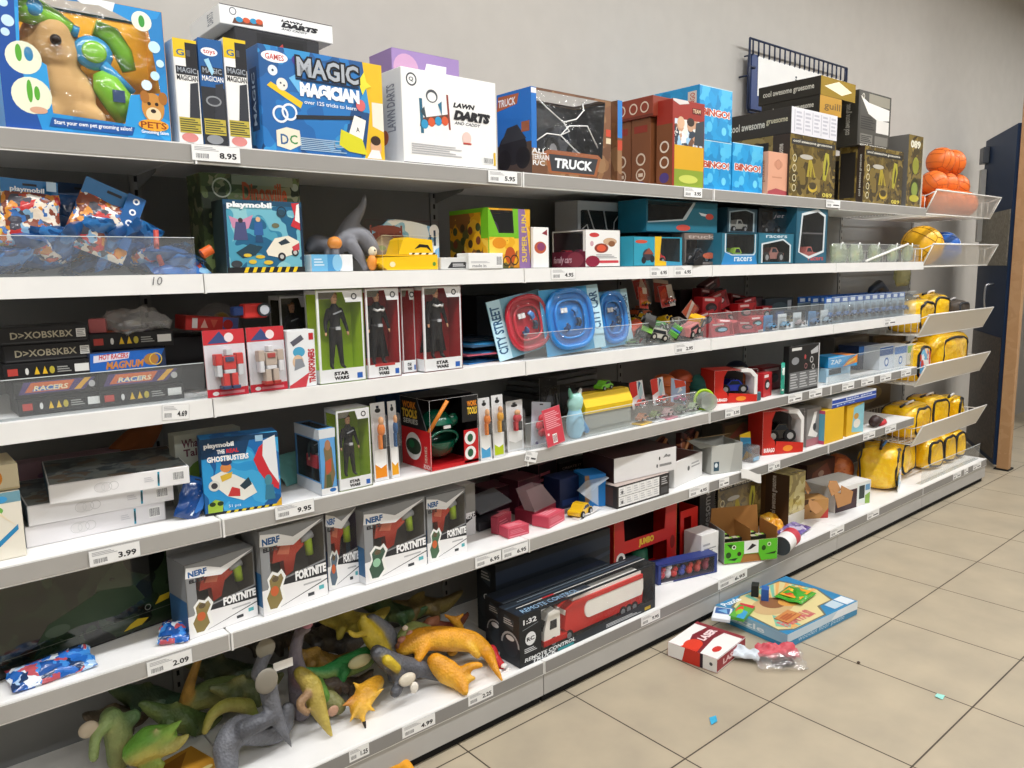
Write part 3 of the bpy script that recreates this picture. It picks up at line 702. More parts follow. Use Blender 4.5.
b = MB(); b.box(.03, .085, .004, .03, .02, H-.07, '233a6e'); b.box(.085, W-.05, .004, .03, .02, .09, '233a6e'); b.build('blue_backing', t)
b = MB(); b.box(.085, W-.05, .002, .012, .09, H-.075, 'ecebe6'); b.build('white_board', t)
b = MB(); draw(b, ((.085, .0015, .09), (W-.135, 0, 0), (0, 0, H-.165), (0, -1, 0)), [('t', .40, .34, .60, .76, 'joy', '3a3f4a')]); b.build('lettering', t)
# ================================================================ topmost shelf
WHITE = 'f0efec'
# pet grooming set: blue window carton with a plush dog and grooming toys inside
def pet_toys(root, W, D, H):
    tan = mat('c9a26b', .9); tan2 = mat('b88a54', .9)
    o = organic('plush_dog', root, [([(.37*W, .075, .1*H), (.36*W, .075, .35*H), (.35*W, .07, .55*H)], [.05, .06, .045], tan), ([(.34*W, .06, .62*H), (.34*W, .045, .74*H)], [.052, .038], tan),
        ([(.33*W, .035, .66*H), (.33*W, .022, .65*H)], [.026, .018], tan2), ([(.24*W, .07, .78*H), (.2*W, .065, .62*H)], [.02, .024], tan2), ([(.44*W, .07, .78*H), (.48*W, .065, .63*H)], [.02, .024], tan2),
        ([(.28*W, .06, .2*H), (.24*W, .03, .13*H)], [.035, .03], tan), ([(.46*W, .06, .2*H), (.52*W, .03, .13*H)], [.035, .03], tan), ([(.26*W, .07, .45*H), (.2*W, .04, .33*H)], [.026, .022], tan), ([(.47*W, .07, .45*H), (.5*W, .04, .3*H)], [.026, .022], tan)], .006, 5)
    b = MB(); b.ball((.33*W, .006, .665*H), .011, '2a1c14'); b.ball((.3*W, .02, .72*H), .006, '1a1410'); b.ball((.37*W, .02, .72*H), .006, '1a1410'); b.build('nose_and_eyes', o)
    G = mat('7fc234', .25, 0, .5, .4); BL = mat('2b8ec4', .25, 0, .5, .4)
    b = MB(); b.tube([(.13*W, .04, .86*H), (.2*W, .04, .89*H), (.36*W, .04, .83*H), (.45*W, .04, .79*H)], [.022, .03, .022, .014], G, 14); b.ball((.23*W, .018, .885*H), (.018, .01, .018), BL); b.tube([(.45*W, .04, .79*H), (.49*W, .04, .775*H)], .012, BL, 12); b.build('toy_shower_bottle', root)
    b = MB(); b.tube([(.6*W, .05, .84*H), (.7*W, .05, .8*H), (.77*W, .05, .68*H), (.8*W, .05, .55*H)], [.018, .022, .02, .015], G, 14); b.build('toy_hair_dryer', root)
    b = MB(); b.ball((.57*W, .04, .64*H), (.04, .014, .036), BL); b.tube([(.62*W, .04, .56*H), (.8*W, .04, .37*H)], [.014, .011], BL, 10); b.ball((.57*W, .028, .64*H), (.025, .008, .023), G); b.build('toy_brush', root)
    b = MB(); b.tube([(.59*W, .04, .5*H), (.63*W, .04, .42*H), (.7*W, .04, .3*H), (.77*W, .04, .17*H)], [.012, .03, .032, .03], G, 14); b.box(.645*W, .72*W, .006, .01, .27*H, .36*H, '24406a'); b.build('toy_shampoo_bottle', root)
pet_win = [(.27, .13), (.70, .105), (.75, .33), (.95, .37), (.9, .84), (.6, .97), (.14, .93), (.12, .56), (.26, .47)]
pw = busy('bubbles_blue', ['1f86c9', '1d7fc2', '2390d4', '2a9adb'], 9)
winbox('pet_grooming_set', 'blue pet grooming play set carton with plush dog behind its window on the top shelf', 'toy box', 0, (6, .0), (172, .004), 0, .12, pw, pet_win, 'f2b01c', H=.278, topwin=RECT(.06, .1, .94, .9), toy=pet_toys, art={'F': [  # unseen top opening is added to let light inside
    ('p', [(0, 0), (.2, 0), (.1, .5), (.12, 1), (0, 1)], '1c4f9f'), ('c', .135, .5, .115, 'e8ecd2'), ('c', .16, .24, .13, 'e8ecd2'), ('e', .11, .53, .018, .06, '58a832'), ('e', .165, .53, .025, .05, '2b7fb0'), ('e', .15, .27, .016, .08, '58a832'), ('e', .19, .26, .016, .05, '58a832'), ('e', .19, .14, .05, .025, 'd8a88c'),
    ('c', .055, .86, .03, 'c6e2f2'), ('c', .07, .74, .04, 'c6e2f2'), ('c', .05, .66, .028, 'c6e2f2'), ('c', .86, .9, .075, 'e8f0dc'), ('e', .86, .9, .02, .045, '3f9a3e'), ('c', .93, .72, .045, 'c6e8f6'), ('c', .96, .6, .03, 'c6e8f6'), ('c', .92, .5, .035, 'c6e8f6'), ('c', .86, .42, .04, 'd9eef6'),
    ('p', [(.42, 1), (.7, 1), (.68, .93), (.6, .96), (.5, .95)], 'e8f2f8'), ('p', [(.24, .035), (.74, .02), (.76, .085), (.26, .1)], '17549c'), ('t', .27, .045, .74, .085, 'Start your own pet grooming salon!', 'f4f6f8'),
    ('e', .89, .25, .075, .115, 'c98c3f'), ('e', .84, .33, .03, .05, 'a86b28'), ('e', .96, .33, .03, .05, 'a86b28'), ('e', .89, .2, .05, .055, 'ecd3a8'), ('e', .89, .225, .018, .016, '2a1a12'), ('c', .865, .28, .014, '2a1a12'), ('c', .915, .28, .014, '2a1a12'), ('e', .885, .115, .1, .045, 'f0a52e'), ('t', .80, .09, .97, .14, 'PETS', '8a3a10'), ('t', .8, .04, .98, .075, 'Grooming Salon', 'ffffff')]})
# narrow magic cartons
def magic_thin(u0, u1, c, lab):
    art = {'F': [('r', 0, .82, 1, 1, 'e2c01c' if c == WHITE else c), ('r', .5, .72, 1, .97, '1e1e22' if c == WHITE else c), ('t', .12, .84, .45, .9, 'G', '2a5d8a') if c == WHITE else ('e', .45, .88, .35, .04, 'f0f0f0'), ('t', .2, .85, .7, .9, 'toys', 'c23a2a') if c != WHITE else ('r', .55, .84, .7, .9, '4a4a50'),
        ('r', .06, .66, .97, .74, '26282e'), ('t', .12, .68, .92, .73, 'MAGIC', '9aa0a8'), ('t', .08, .605, .97, .655, 'MAGICIAN', '1b1b1f' if c == WHITE else 'f2f2f2'), ('p', [(.5, .25), (.95, .25), (.95, .6), (.62, .58)], '33353c'), ('r', .05, .1, .95, .25, 'bfae45'), ('l', .08, .11, .93, .24, 6, '4a4a30'), ('e', .45, .055, .35, .045, 'd88a86' if c == WHITE else '8f9296')]}
    if c != WHITE: art['F'] = [('r', 0, 0, 1, .55, '2a2c31')] + art['F'] + [('e', .5, .42, .33, .05, '8d9094'), ('e', .5, .42, .26, .035, '3a3c42'), ('p', [(.2, .8), (.4, .82), (.6, .7), (.5, .66)], '9fd0e8')]
    carton('magic_set_box', lab, 'toy box', 0, (u0, .0), (u1, .0), 37, .17, c, art, 'narrow magic set boxes')
magic_thin(180, 203.5, WHITE, 'narrow white and yellow magic box first beside the pet grooming set')
magic_thin(205, 228.5, '1c5a98', 'narrow blue magic box between two narrow white ones')
magic_thin(230, 252, WHITE, 'narrow white and yellow magic box beside the big blue magic carton')
mg = busy('magic_blue', ['16548f', '1a62a6', '124679', '1f74ba', '2f8fca'], 11, dist=1.5)
carton('magic_show_carton', 'large blue magic tricks carton with silver and white title on the top shelf', 'toy box', 0, (264, .0), (385, .005), 43, .07, mg, {'F': [
    ('p', [(.82, 0), (1, 0), (1, 1), (.83, 1), (.88, .5)], 'e3b81f'), ('p', [(.9, .35), (1, .3), (1, .6), (.9, .6)], 'e9e2d2'), ('e', .12, .9, .1, .055, 'f0f0f2'), ('t', .05, .87, .19, .925, 'GAMES', 'c43a2c'), ('c', .10, .77, .05, 'dfe8f0'), ('c', .1, .77, .012, '2a3a50'),
    ('p', [(.05, .62), (.08, .66), (.32, .5), (.3, .44)], 'e8c21f'), ('c', .165, .65, .06, 'e8e4da'), ('c', .155, .66, .01, '30343c'), ('c', .18, .64, .01, '30343c'), ('e', .29, .9, .04, .05, '4a3f8e'), ('p', [(.22, .72), (.29, .78), (.34, .6), (.3, .58)], '69b6e6'),
    ('o', .14, .36, .085, .022, 'e8eef4'), ('o', .21, .39, .085, .022, 'e8eef4'), ('p', [(.1, .05), (.2, .02), (.29, .08), (.28, .22), (.18, .24), (.1, .2)], 'e9e2cc'), ('t', .13, .07, .19, .17, 'D', '2c5c8e'), ('t', .2, .08, .26, .17, 'C', '3f8f4c'),
    ('p', [(.26, .33), (.8, .4), (.8, .44), (.26, .37)], '24282e'), ('l', .28, .03, .66, .16, 7, 'a8c6de'), ('t', .33, .49, .76, .53, 'over 125 tricks to learn', 'e6eef6'), ('e', .8, .55, .04, .06, 'd8686a'), ('p', [(.68, .22), (.8, .15), (.84, .4), (.74, .44)], 'f2efe6'), ('t', .75, .27, .78, .32, 'A', '222222'),
    ('p', [(.6, .12), (.62, .28), (.8, .2), (.84, .04), (.68, .06)], 'd5cf22'), ('e', .92, .13, .05, .1, 'd9a883'), ('e', .92, .2, .045, .05, '3a2418'), ('p', [(.84, .01), (.97, .01), (.95, .1), (.88, .1)], 'efe9e2'), ('p', [(.80, .82), (.84, .9), (.86, .8), (.9, .76), (.85, .73), (.82, .66), (.8, .74)], 'e6dc3a'),
    ('r', .27, .715, .79, .735, '0f2d4e'), ('T', .27, .735, .805, .96, 'MAGIC', '14171c', .11), ('T', .285, .752, .79, .94, 'MAGIC', 'a9afb6', .03), ('T', .30, .56, .79, .70, 'MAGICIAN', 'f4f6f8', .08)],
    'L': [('r', .2, .2, .8, .8, '0f3a66'), ('v', .35, .25, .6, .75, 'MAGIC', 'b8c8d8')]})
LD = {'F': [('o', .10, .885, .07, .016, '3a3d44'), ('t', .075, .86, .12, .91, 'Q', '3a3d44'), ('T', .52, .52, .93, .63, 'DARTS', '1c1c20', .08, .25), ('t', .52, .655, .76, .71, 'LAWN', '1c1c20', .06, .25), ('t', .53, .47, .82, .505, 'AND CADDY', '33343a', .02, .25), ('p', [(.17, .4), (.48, .48), (.47, .57), (.18, .49)], '6b3f2c'), ('p', [(.17, .7), (.2, .7), (.21, .33), (.18, .33)], '26627c'), ('p', [(.45, .78), (.47, .78), (.49, .4), (.47, .4)], '8c3a2c'), ('e', .30, .74, .06, .07, '4b4f55'), ('e', .3, .73, .045, .05, WHITE), ('e', .22, .43, .035, .05, '2f95c4'), ('e', .29, .46, .035, .05, 'd5582f'), ('e', .36, .48, .035, .05, '2f95c4'), ('e', .43, .49, .035, .05, 'd5582f'), ('p', [(.18, .56), (.22, .62), (.24, .48)], '3a4a52'), ('p', [(.36, .66), (.4, .7), (.4, .54)], '2d6d8a'), ('e', .66, .33, .05, .07, 'e6c7bd'), ('r', .62, .26, .71, .28, 'b8423a'), ('l', .08, .1, .6, .22, 5, 'b9b9bb'), ('b', .84, .06, .96, .14, '333333'), ('r', .96, .05, .985, .2, 'd9b52c'), ('r', 0, 0, 1, .008, '2a2a2c')]}
carton('lawn_darts_box', 'white lawn darts carton standing in front of the purple box on the top shelf', 'toy box', 0, (404, .0), (497, .004), 66, .17, WHITE, dict(LD, L=[('v', .55, .35, .8, .85, 'LAWN DARTS', '9a9aa0'), ('e', .45, .3, .12, .08, 'd5754f')]))
yb = .19; xr = XU(334, yb, 2.2); zb = ZV(45, xr, yb); xl = XU(222, yb, zb)
carton('black_game_carton', 'dark carton mostly hidden under the long white lawn darts box', 'toy box', 0, (243, yb), (325, yb), 0, .2, '2a2a2e', {'F': [('r', .25, .80, .85, .985, '17181b'), ('p', [(.3, .82), (.8, .82), (.8, .96), (.3, .96)], '0c0c0e'), ('p', [(.4, .84), (.55, .93), (.56, .9)], 'b23a33')]}, H=zb-DECK[0]-GAP*2)
carton('lawn_darts_box', 'long white lawn darts carton lying above the narrow magic boxes', 'toy box', 0, (220, yb), (333, yb), 26, .22, WHITE, {'F': [('o', .11, .72, .2, .05, '6a6d74'), ('T', .52, .38, .86, .66, 'DARTS', '1c1c20', .08, .25), ('t', .52, .68, .72, .8, 'LAWN', '1c1c20', .06, .25), ('t', .52, .24, .76, .34, 'AND CADDY', '33343a', .02, .25), ('p', [(.1, .1), (.36, .2), (.36, .45), (.12, .4)], '6b3f2c'), ('e', .16, .35, .03, .14, '2f95c4'), ('e', .22, .37, .03, .14, 'd5582f'), ('e', .28, .4, .03, .14, '2f95c4'), ('e', .33, .42, .03, .14, 'd5582f'), ('r', 0, .97, 1, 1, '2a2224')], 'L': [('v', .6, .2, .8, .8, 'DARTS', '8c8f98')]}, z0=zb, vref=1)
carton('purple_doll_box', 'purple and white carton standing behind the white lawn darts box', 'toy box', 0, (396, .2), (462, .2), 47, .13, '9a7fb4', {'F': [('e', .2, .85, .18, .12, 'c79bbd'), ('p', [(.35, .6), (.5, .92), (.8, .92), (.75, .6)], 'efe9f2'), ('t', .5, .76, .7, .86, 'Studio', '7a5f9a'), ('e', .92, .7, .05, .06, 'd9c8e6')]})
# remote control truck window boxes
def rc_truck(root, W, D, H):
    T = Matrix.Translation((W*.47, D*.55, .006)) @ Matrix.Rotation(.25, 4, 'Z')
    o = toy_car(root, Matrix.Translation((0, 0, .03)) @ T, W*.62, D*.5, H*.5, '55585e', 'pickup', 'a9aaae', 'toy_truck', True)
    b = MB()
    for pts in ([(.05, .95), (.2, .8), (.42, .62), (.6, .7), (.7, .85), (.68, .97)], [(.05, .28), (.2, .42), (.38, .42), (.5, .58), (.75, .62), (.9, .3)], [(.38, .42), (.6, .2), (.92, .05)], [(.42, .62), (.5, .5), (.38, .42)]):
        b.tube([(x*W*.92+.01, .012, H*(.16+z*.8)) for x, z in pts], .0022, mat('f2f2f0', .4), 6)
    b.build('white_squiggles', root)  # pale squiggly tubes just inside the window
tw = [(.06, .26), (.88, .26), (.92, .97), (.06, .97)]
brn = busy('brown_rock', ['7a5133', '87603d', '6a452b', '94704c'], 16)
winbox('monster_truck_box', 'blue and brown window carton with grey toy truck on the top shelf', 'toy box', 0, (532, .0), (611, .006), 86, .165, brn, tw, '2b2d30', toy=rc_truck, topwin=[(.1, .1), (.9, .1), (.9, .85), (.1, .85)], art={
    'F': [('r', 0, .3, .06, 1, '1f6fc0'), ('r', .0, .93, .06, .99, 'e2e2e6'), ('p', [(.2, .03), (.8, .03), (.86, .27), (.82, .3), (.2, .3), (.14, .27)], '9b5a33'), ('p', [(.23, .05), (.77, .05), (.82, .25), (.2, .25)], '35373b'), ('T', .27, .09, .74, .21, 'TRUCK', 'eceef0', .04, .1), ('t', .0, .24, .17, .3, 'ALL', 'e8e8e8'), ('t', .0, .17, .2, .23, 'TERRAIN', 'e8e8e8'), ('t', .01, .1, .15, .16, 'R/C', 'e8e8e8'), ('r', .93, .55, .995, .64, 'c64a30'), ('r', .93, .46, .995, .53, 'd9c9a8')],
    'L': [('r', 0, .38, 1, 1, '1c6fc4'), ('r', 0, 0, 1, .38, '4a3c34'), ('e', .45, .33, .42, .2, '1b1c1f'), ('p', [(.1, .4), (.3, .58), (.6, .6), (.85, .42)], '2f3237'), ('c', .2, .2, .13, '101012'), ('c', .75, .2, .13, '101012'), ('p', [(.0, .8), (.6, .84), (.66, .96), (.05, .97)], 'b0613a'), ('t', .05, .84, .56, .93, 'TRUCK', 'eeeeee', .03, .1), ('r', .72, .5, .95, .62, '9a5a3c')]})
carton('monster_truck_box', 'blue and brown truck carton half hidden behind the grey truck window box', 'toy box', 0, (617.5, .05), (622, .05), 100, .15, brn, {'F': [('r', 0, .55, 1, 1, '2f7fc8'), ('r', 0, .4, 1, .52, 'c64a30')]})
# brown cartons seen from their sides
BRC = '7b4a2c'
x_b = 1.735
zt = ZV(119, x_b, .14)
def side_box(name, label, x0, x1, y0, y1, z0, z1, c, art, group=None):
    t = thing(name, label, 'toy box', (x0, y0, z0+GAP), 0, group); b = MB(); b.box(0, x1-x0, 0, y1-y0, 0, z1-z0-GAP, c, .0015); b.build('carton', t)
    print_faces(t, x1-x0, y1-y0, z1-z0-GAP, art); return t
sd = {'L': [('o', .5, .42, .09, .025, 'd8c7b4'), ('o', .5, .2, .09, .02, 'd8c7b4'), ('r', .38, .17, .62, .22, 'd8c7b4'), ('r', .15, .8, .85, .9, '8d2f22'), ('e', .5, .06, .2, .04, '4a3a7a')]}
side_box('brown_figure_box', 'upright brown carton with round icons nearer the aisle behind the football players box', x_b, 1.93, .09, .183, DECK[0], zt, BRC, sd, 'upright brown cartons')
side_box('brown_figure_box', 'upright brown carton with round icons against the truck boxes', x_b, 1.93, .187, .28, DECK[0], zt, BRC, sd, 'upright brown cartons')
side_box('red_brown_carton', 'flat red brown carton lying across the two upright brown cartons', x_b-.01, 1.93, .07, .31, zt, zt+.075, '8a3b28', {'L': [('o', .35, .5, .28, .07, 'dccab8'), ('o', .6, .5, .28, .07, 'dccab8'), ('o', .83, .5, .28, .07, 'dccab8'), ('r', 0, 0, 1, .12, '6a2c1e')]})
ply = busy('players_print', ['c9d9e6', '9cc4e0', 'e8e4dc', '6f4c3a', 'c89a7a', '2d3a48', 'e9eef2'], 34)
carton('football_figures_box', 'red topped carton picturing football players in yellow bibs on grass', 'toy box', 0, (672, .0), (703.5, .0), 98, .075, '9a2e22', {'F': [('r', .06, 0, .98, .22, '8aa030'), ('r', .06, .2, .98, .5, 'd9a51c'), ('r', .06, .48, .98, .78, ply), ('c', .25, .74, .07, 'd8b08e'), ('c', .55, .72, .07, 'caa080'), ('e', .55, .76, .12, .05, '3a2a20'), ('p', [(.66, .5), (.98, .5), (.98, .8), (.72, .76)], '3c4248'), ('r', .6, .86, .88, .93, '5e1712'), ('t', .62, .875, .86, .92, 'TEAM', 'e6c8a0'), ('e', .5, .09, .3, .05, 'c9d060'), ('p', [(.0, .98), (.2, .94), (.5, .97), (.45, 1), (0, 1)], 'd8d0cc')], 'L': [('r', 0, 0, 1, .72, '7b4a2c'), ('o', .5, .46, .07, .02, 'e2d6c6'), ('o', .5, .28, .07, .02, 'e2d6c6'), ('e', .5, .1, .3, .06, '4a3a7a')]})
# bingo boxes
bg = busy('bingo_blue', ['1b93cf', '2aa3dc', '1687c2', '4db9e6', '1e9ad6'], 22)
def bingo(L, Rr, vt, z0, lab, d=.2):
    art = {'F': [('T', .06, .44, .94, .60, 'BINGO!', 'f6f2ee', .11), ('T', .08, .45, .92, .59, 'BINGO!', 'c2492e', .03), ('c', .3, .25, .1, '55bfe8'), ('c', .75, .2, .08, '6fcbee'), ('c', .7, .8, .09, '55bfe8'), ('r', 0, .985, 1, 1, 'bfe2f0')], 'L': [('r', .8, .55, .95, .9, 'd6d2c8'), ('v', .84, .58, .92, .87, 'BINGO', 'b8452e')]}
    return carton('bingo_box', lab, 'game box', 0, L, Rr, vt, d, bg, art, 'bingo boxes', z0)
r1, W1, D1, H1 = bingo((700.5, .03), (730.5, .03), 139, None, 'blue bingo box under the tallest one, beside the football players box')
bingo((731.8, .03), (762, .03), 142, None, 'blue bingo box beside the small salmon box')
bingo((699, .03), (731.5, .03), 84, DECK[0]+GAP+H1, 'blue bingo box stacked highest on the other bingo boxes', .28)
carton('salmon_puzzle_box', 'small salmon pink carton beside the bingo boxes', 'toy box', 0, (767.5, .01), (787, .01), 151, .045, 'dba184', {'F': [('e', .5, .72, .22, .1, 'c98d70'), ('o', .5, .72, .12, .02, 'b87a60'), ('p', [(0, 0), (1, 0), (1, .1), (.4, .16), (0, .08)], 'a8484e'), ('r', .2, .4, .7, .43, 'c4886a')], 'L': [('v', .3, .3, .7, .8, 'puzzle', 'a8745c')]})
# dark gold cartons
gold = busy('gold_print', ['5a4c2c', '6b5a30', '7d6a38', '4a3f28', '8f7b45'], 14, .2, 2, 0, .3)
def gold_art(t='cool awesome gruesome', n=0):
    return {'F': [('r', .03, .84, .97, .93, '2a2620'), ('T', .06, .86, .9, .92, t, 'd9d5c6', .02), ('e', .35, .66, .14, .04, 'b9b4a8'), ('p', [(.36, .34), (.4, .62), (.46, .62), (.56, .34), (.52, .34), (.48, .52), (.46, .34), (.43, .34), (.43, .52), (.41, .34)], 'a8952e'), ('p', [(.72, .32), (.78, .3), (.86, .6), (.84, .76), (.76, .78), (.72, .6)], 'a8a034'), ('p', [(.76, .4), (.79, .4), (.82, .6), (.79, .7)], '3c3420'), ('e', .5, .17, .1, .08, 'c2a43a'), ('e', .5, .2, .08, .06, '4a3f26'), ('o', .1, .62, .06, .015, 'd9d0a8'), ('o', .1, .46, .06, .015, 'd9d0a8'), ('o', .1, .3, .06, .015, 'd9d0a8'), ('o', .1, .14, .06, .015, 'd9d0a8'), ('t', .72, .03, .94, .1, '089', 'd9c85a')],
            'L': [('r', .72, 0, 1, 1, '3a2f26'), ('v', .8, .12, .92, .85, t, 'c6c2b6'), ('r', .05, .1, .65, .9, '26221d')]}
rA, WA, DA, HA = carton('gold_dinosaur_box', 'dark gold picture carton standing beside the salmon box', 'toy box', 0, (788.5, .0), (834, .0), 133, .3, gold, gold_art())
zA = DECK[0]+GAP+HA
wl = {'F': [('r', .0, .0, 1, 1, 'dcdbe0')]+[('r', .06+.19*i, .08, .075+.19*i, .92, 'b4b3bc') for i in range(5)]+[('l', .1+.19*i, .15, .22+.19*i, .9, 5, 'b9b8c2') for i in range(5)], 'L': [('t', .08, .35, .62, .65, 'cool awesome', 'd6d2c4', .02), ('t', .64, .4, .95, .62, 'gruesome', 'c9c2a4')]}
rl, WL, DL, HL = carton('flat_gold_carton', 'flat dark carton with white printed end lying on the gold carton beside bingo', 'toy box', 0, (791, .0), (836.5, .0), 106, .34, '35302a', wl, z0=zA)
carton('gold_dinosaur_box', 'dark gold carton standing against the wall under the flat carton behind bingo', 'toy box', 0, (754, .36), (798, .36), 0, .1, gold, H=HA)
carton('flat_gold_carton', 'flat dark carton with white end lying behind the tallest bingo box', 'toy box', 0, (752, .36), (800, .36), 0, .1, '35302a', wl, z0=zA, H=.085)
zL = zA+GAP+HL
r3, W3, D3, H3 = carton('flat_gold_carton', 'flat dark carton with gold end under the topmost one of the pile', 'toy box', 0, (819.5, .01), (841, .01), 94.5, .30, '2a261f', {'F': [('r', 0, 0, 1, 1, 'b98a1c'), ('t', .2, .2, .95, .7, 'guill', '6a4d10')], 'L': [('t', .08, .3, .9, .7, 'cool awesome gruesome', 'd6d2c4', .02)]}, z0=zL)
shiny = mat('d9b656', .12, .6)
carton('flat_gold_carton', 'topmost flat dark carton with shiny gold end on the whole pile', 'toy box', 0, (820.5, .01), (855, .01), 75, .32, '2a261f', {'F': [('r', 0, 0, 1, 1, shiny), ('p', [(.1, .5), (.5, .9), (.9, .5), (.6, .2)], 'f1e4c0')], 'L': [('t', .08, .3, .9, .7, 'cool awesome gruesome', 'd6d2c4', .02)]}, z0=zL+H3+GAP)
rC, WC, DC, HC = carton('gold_dinosaur_box', 'dark gold picture carton under the standing black one with painted glare', 'toy box', 0, (862.5, .01), (901, .01), 145, .13, gold, gold_art())
carton('gold_dinosaur_box', 'dark gold carton standing further back between the two picture cartons', 'toy box', 0, (850, .16), (880, .16), 154, .14, gold, gold_art())
carton('black_game_box', 'tall black printed carton with painted white glare standing on the far gold carton', 'toy box', 0, (857, .03), (889, .03), 89, .16, '39362f', {'F': [('r', .05, .05, .95, .97, '4a4740'), ('r', .3, .78, .95, .97, '8f8a7a'), ('p', [(.05, .9), (.3, .6), (.6, .5), (.95, .55), (.95, .75), (.3, .8)], 'e9e6de'), ('r', .55, .28, .95, .52, 'd9d6cf'), ('l', .08, .3, .5, .55, 6, '24221e'), ('r', .08, .05, .45, .22, '77746c'), ('r', .52, .05, .93, .22, '77746c'), ('l', .1, .07, .42, .2, 4, '2a2824'), ('t', .08, .0, .9, .05, 'cool awesome', 'd6d2c8'), ('o', .13, .9, .05, .02, 'c9c4b4')], 'L': [('v', .55, .2, .8, .85, 'cool awesome gruesome', 'b8b4a8')]}, z0=DECK[0]+GAP+HC)  # pale patch across the front paints glare on the carton
carton('gold_dinosaur_box', 'dark gold carton at the shelf end beside the orange balls', 'toy box', 0, (905.5, -.0), (921, .0), 134, .13, gold, {'F': [('t', .12, .82, .75, .93, '089', 'd9d5c0', .05), ('e', .5, .58, .2, .12, '8f8f34'), ('e', .5, .25, .28, .16, '3a3a20'), ('e', .5, .25, .2, .1, '8a9a48'), ('e', .5, .12, .3, .05, 'b8b040'), ('r', .9, 0, 1, 1, 'b5b0a4')], 'L': [('r', 0, 0, 1, 1, '6c6a66')]})
# ================================================================ second shelf (eye height)
figs = busy('mini_figures_print', ['c9583a', 'e8d9c4', '3f6fae', 'd98f3a', '7fa8c8', '8a4a38', 'e9e4da', 'c23a3a', '4a4a55'], 60, .25, 1, .3, .5)
figy = busy('mini_figures_yellow', ['c9a83a', 'e8d9c4', '3f6fae', 'd9bf4a', '7fa8c8', 'b8683a'], 60, .25, 1, .3, .5)
bfoil = busy('blue_foil', ['1a5088', '123f70', '2264a4', '184a80', '3478b8'], 20, .2, 1.5, .4, .7)
bhdr = mat('2f78b4', .25, 0, .5, .5); wt = 'f0f2f4'
foil_bag('collectible_bag', 'upright blue foil figure bag with white script title by the acrylic guard', 'foil bag', PT(33, 247, .05), .108, .115, .03, figs, bhdr, (-.08, .06, .05), None, .25, 1, [('t', .14, .76, .72, .85, 'playmobil', wt, .03), ('r', .76, .82, .93, .96, 'bcd6ea'), ('e', .5, .68, .18, .05, '7a6a60')])
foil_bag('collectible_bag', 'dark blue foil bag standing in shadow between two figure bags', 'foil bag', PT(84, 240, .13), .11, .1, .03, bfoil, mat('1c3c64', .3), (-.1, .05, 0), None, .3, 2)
foil_bag('collectible_bag', 'blue foil figure bag leaning over with a column of round badges', 'foil bag', PT(92, 254, .05), .13, .125, .03, figs, bhdr, (-.1, .42, -.05), None, .3, 3, [('r', .68, .2, .98, .98, '1f5c98'), ('c', .84, .9, .045, wt), ('c', .84, .74, .045, wt), ('c', .84, .58, .045, wt), ('c', .84, .42, .045, wt), ('c', .84, .9, .022, '1c4c86'), ('c', .84, .74, .022, '1c4c86'), ('c', .84, .58, .022, '1c4c86'), ('c', .84, .42, .022, '1c4c86')])
foil_bag('collectible_bag', 'orange and yellow foil bag at the dim end of the blue bags', 'foil bag', PT(2, 247, .05), .05, .07, .02, figy, mat('c9a02a', .3), (-.1, -.15, 0), None, .1, 4)
r5 = random.Random(5)
for i in range(20):
    x = -.42+(i % 10)*.043 + r5.uniform(-.008, .008); rx = PI/2*r5.uniform(.35, .95)
    t = thing('collectible_bag', 'blue foil figure bag lying in the heap behind the acrylic guard', 'foil bag', (x, .075 + .085*(i//10), DECK[1]+.018+.062*math.cos(rx)+.01*(i % 3)), 0, 'blue foil bags lying in a heap', (rx-PI*(i % 2), r5.uniform(-.3, .3), r5.uniform(-.9, .9)))
    b = MB(); b.T = Matrix.Translation((0, 0, -.06)); b.pillow(.1, .12, .034, figs if i % 6 == 2 else bfoil, mat('1d4f86', .3, 0, .5, .4), .2, seed=10+i, crin=.006); b.build('pouch', t)
p = stand(1, 184, .03)
t = thing('toy_blaster_pack', 'loose blue toy pack with orange tip and red stick beside the blue foil bags', 'toy pack', p, .15)
b = MB(); b.T = Matrix.Rotation(-1.05, 4, 'X'); b.pillow(.14, .085, .03, busy('blue_red_print', ['1f6fc0', '2b86d4', '8fc4e8', 'c9584a', '1a5aa8'], 30, .25, 1, .3, .5), seed=31); b.build('pouch', t)
b = MB(); b.cyl((.045, -.005, .045), (.068, -.01, .058), .012, 'e2672a', 12); b.build('orange_tip', t)
b = MB(); b.tube([(-.055, -.01, .02), (-.06, 0, .05), (-.058, .0, .1)], .006, 'b8483e', 8); b.build('red_stick', t)
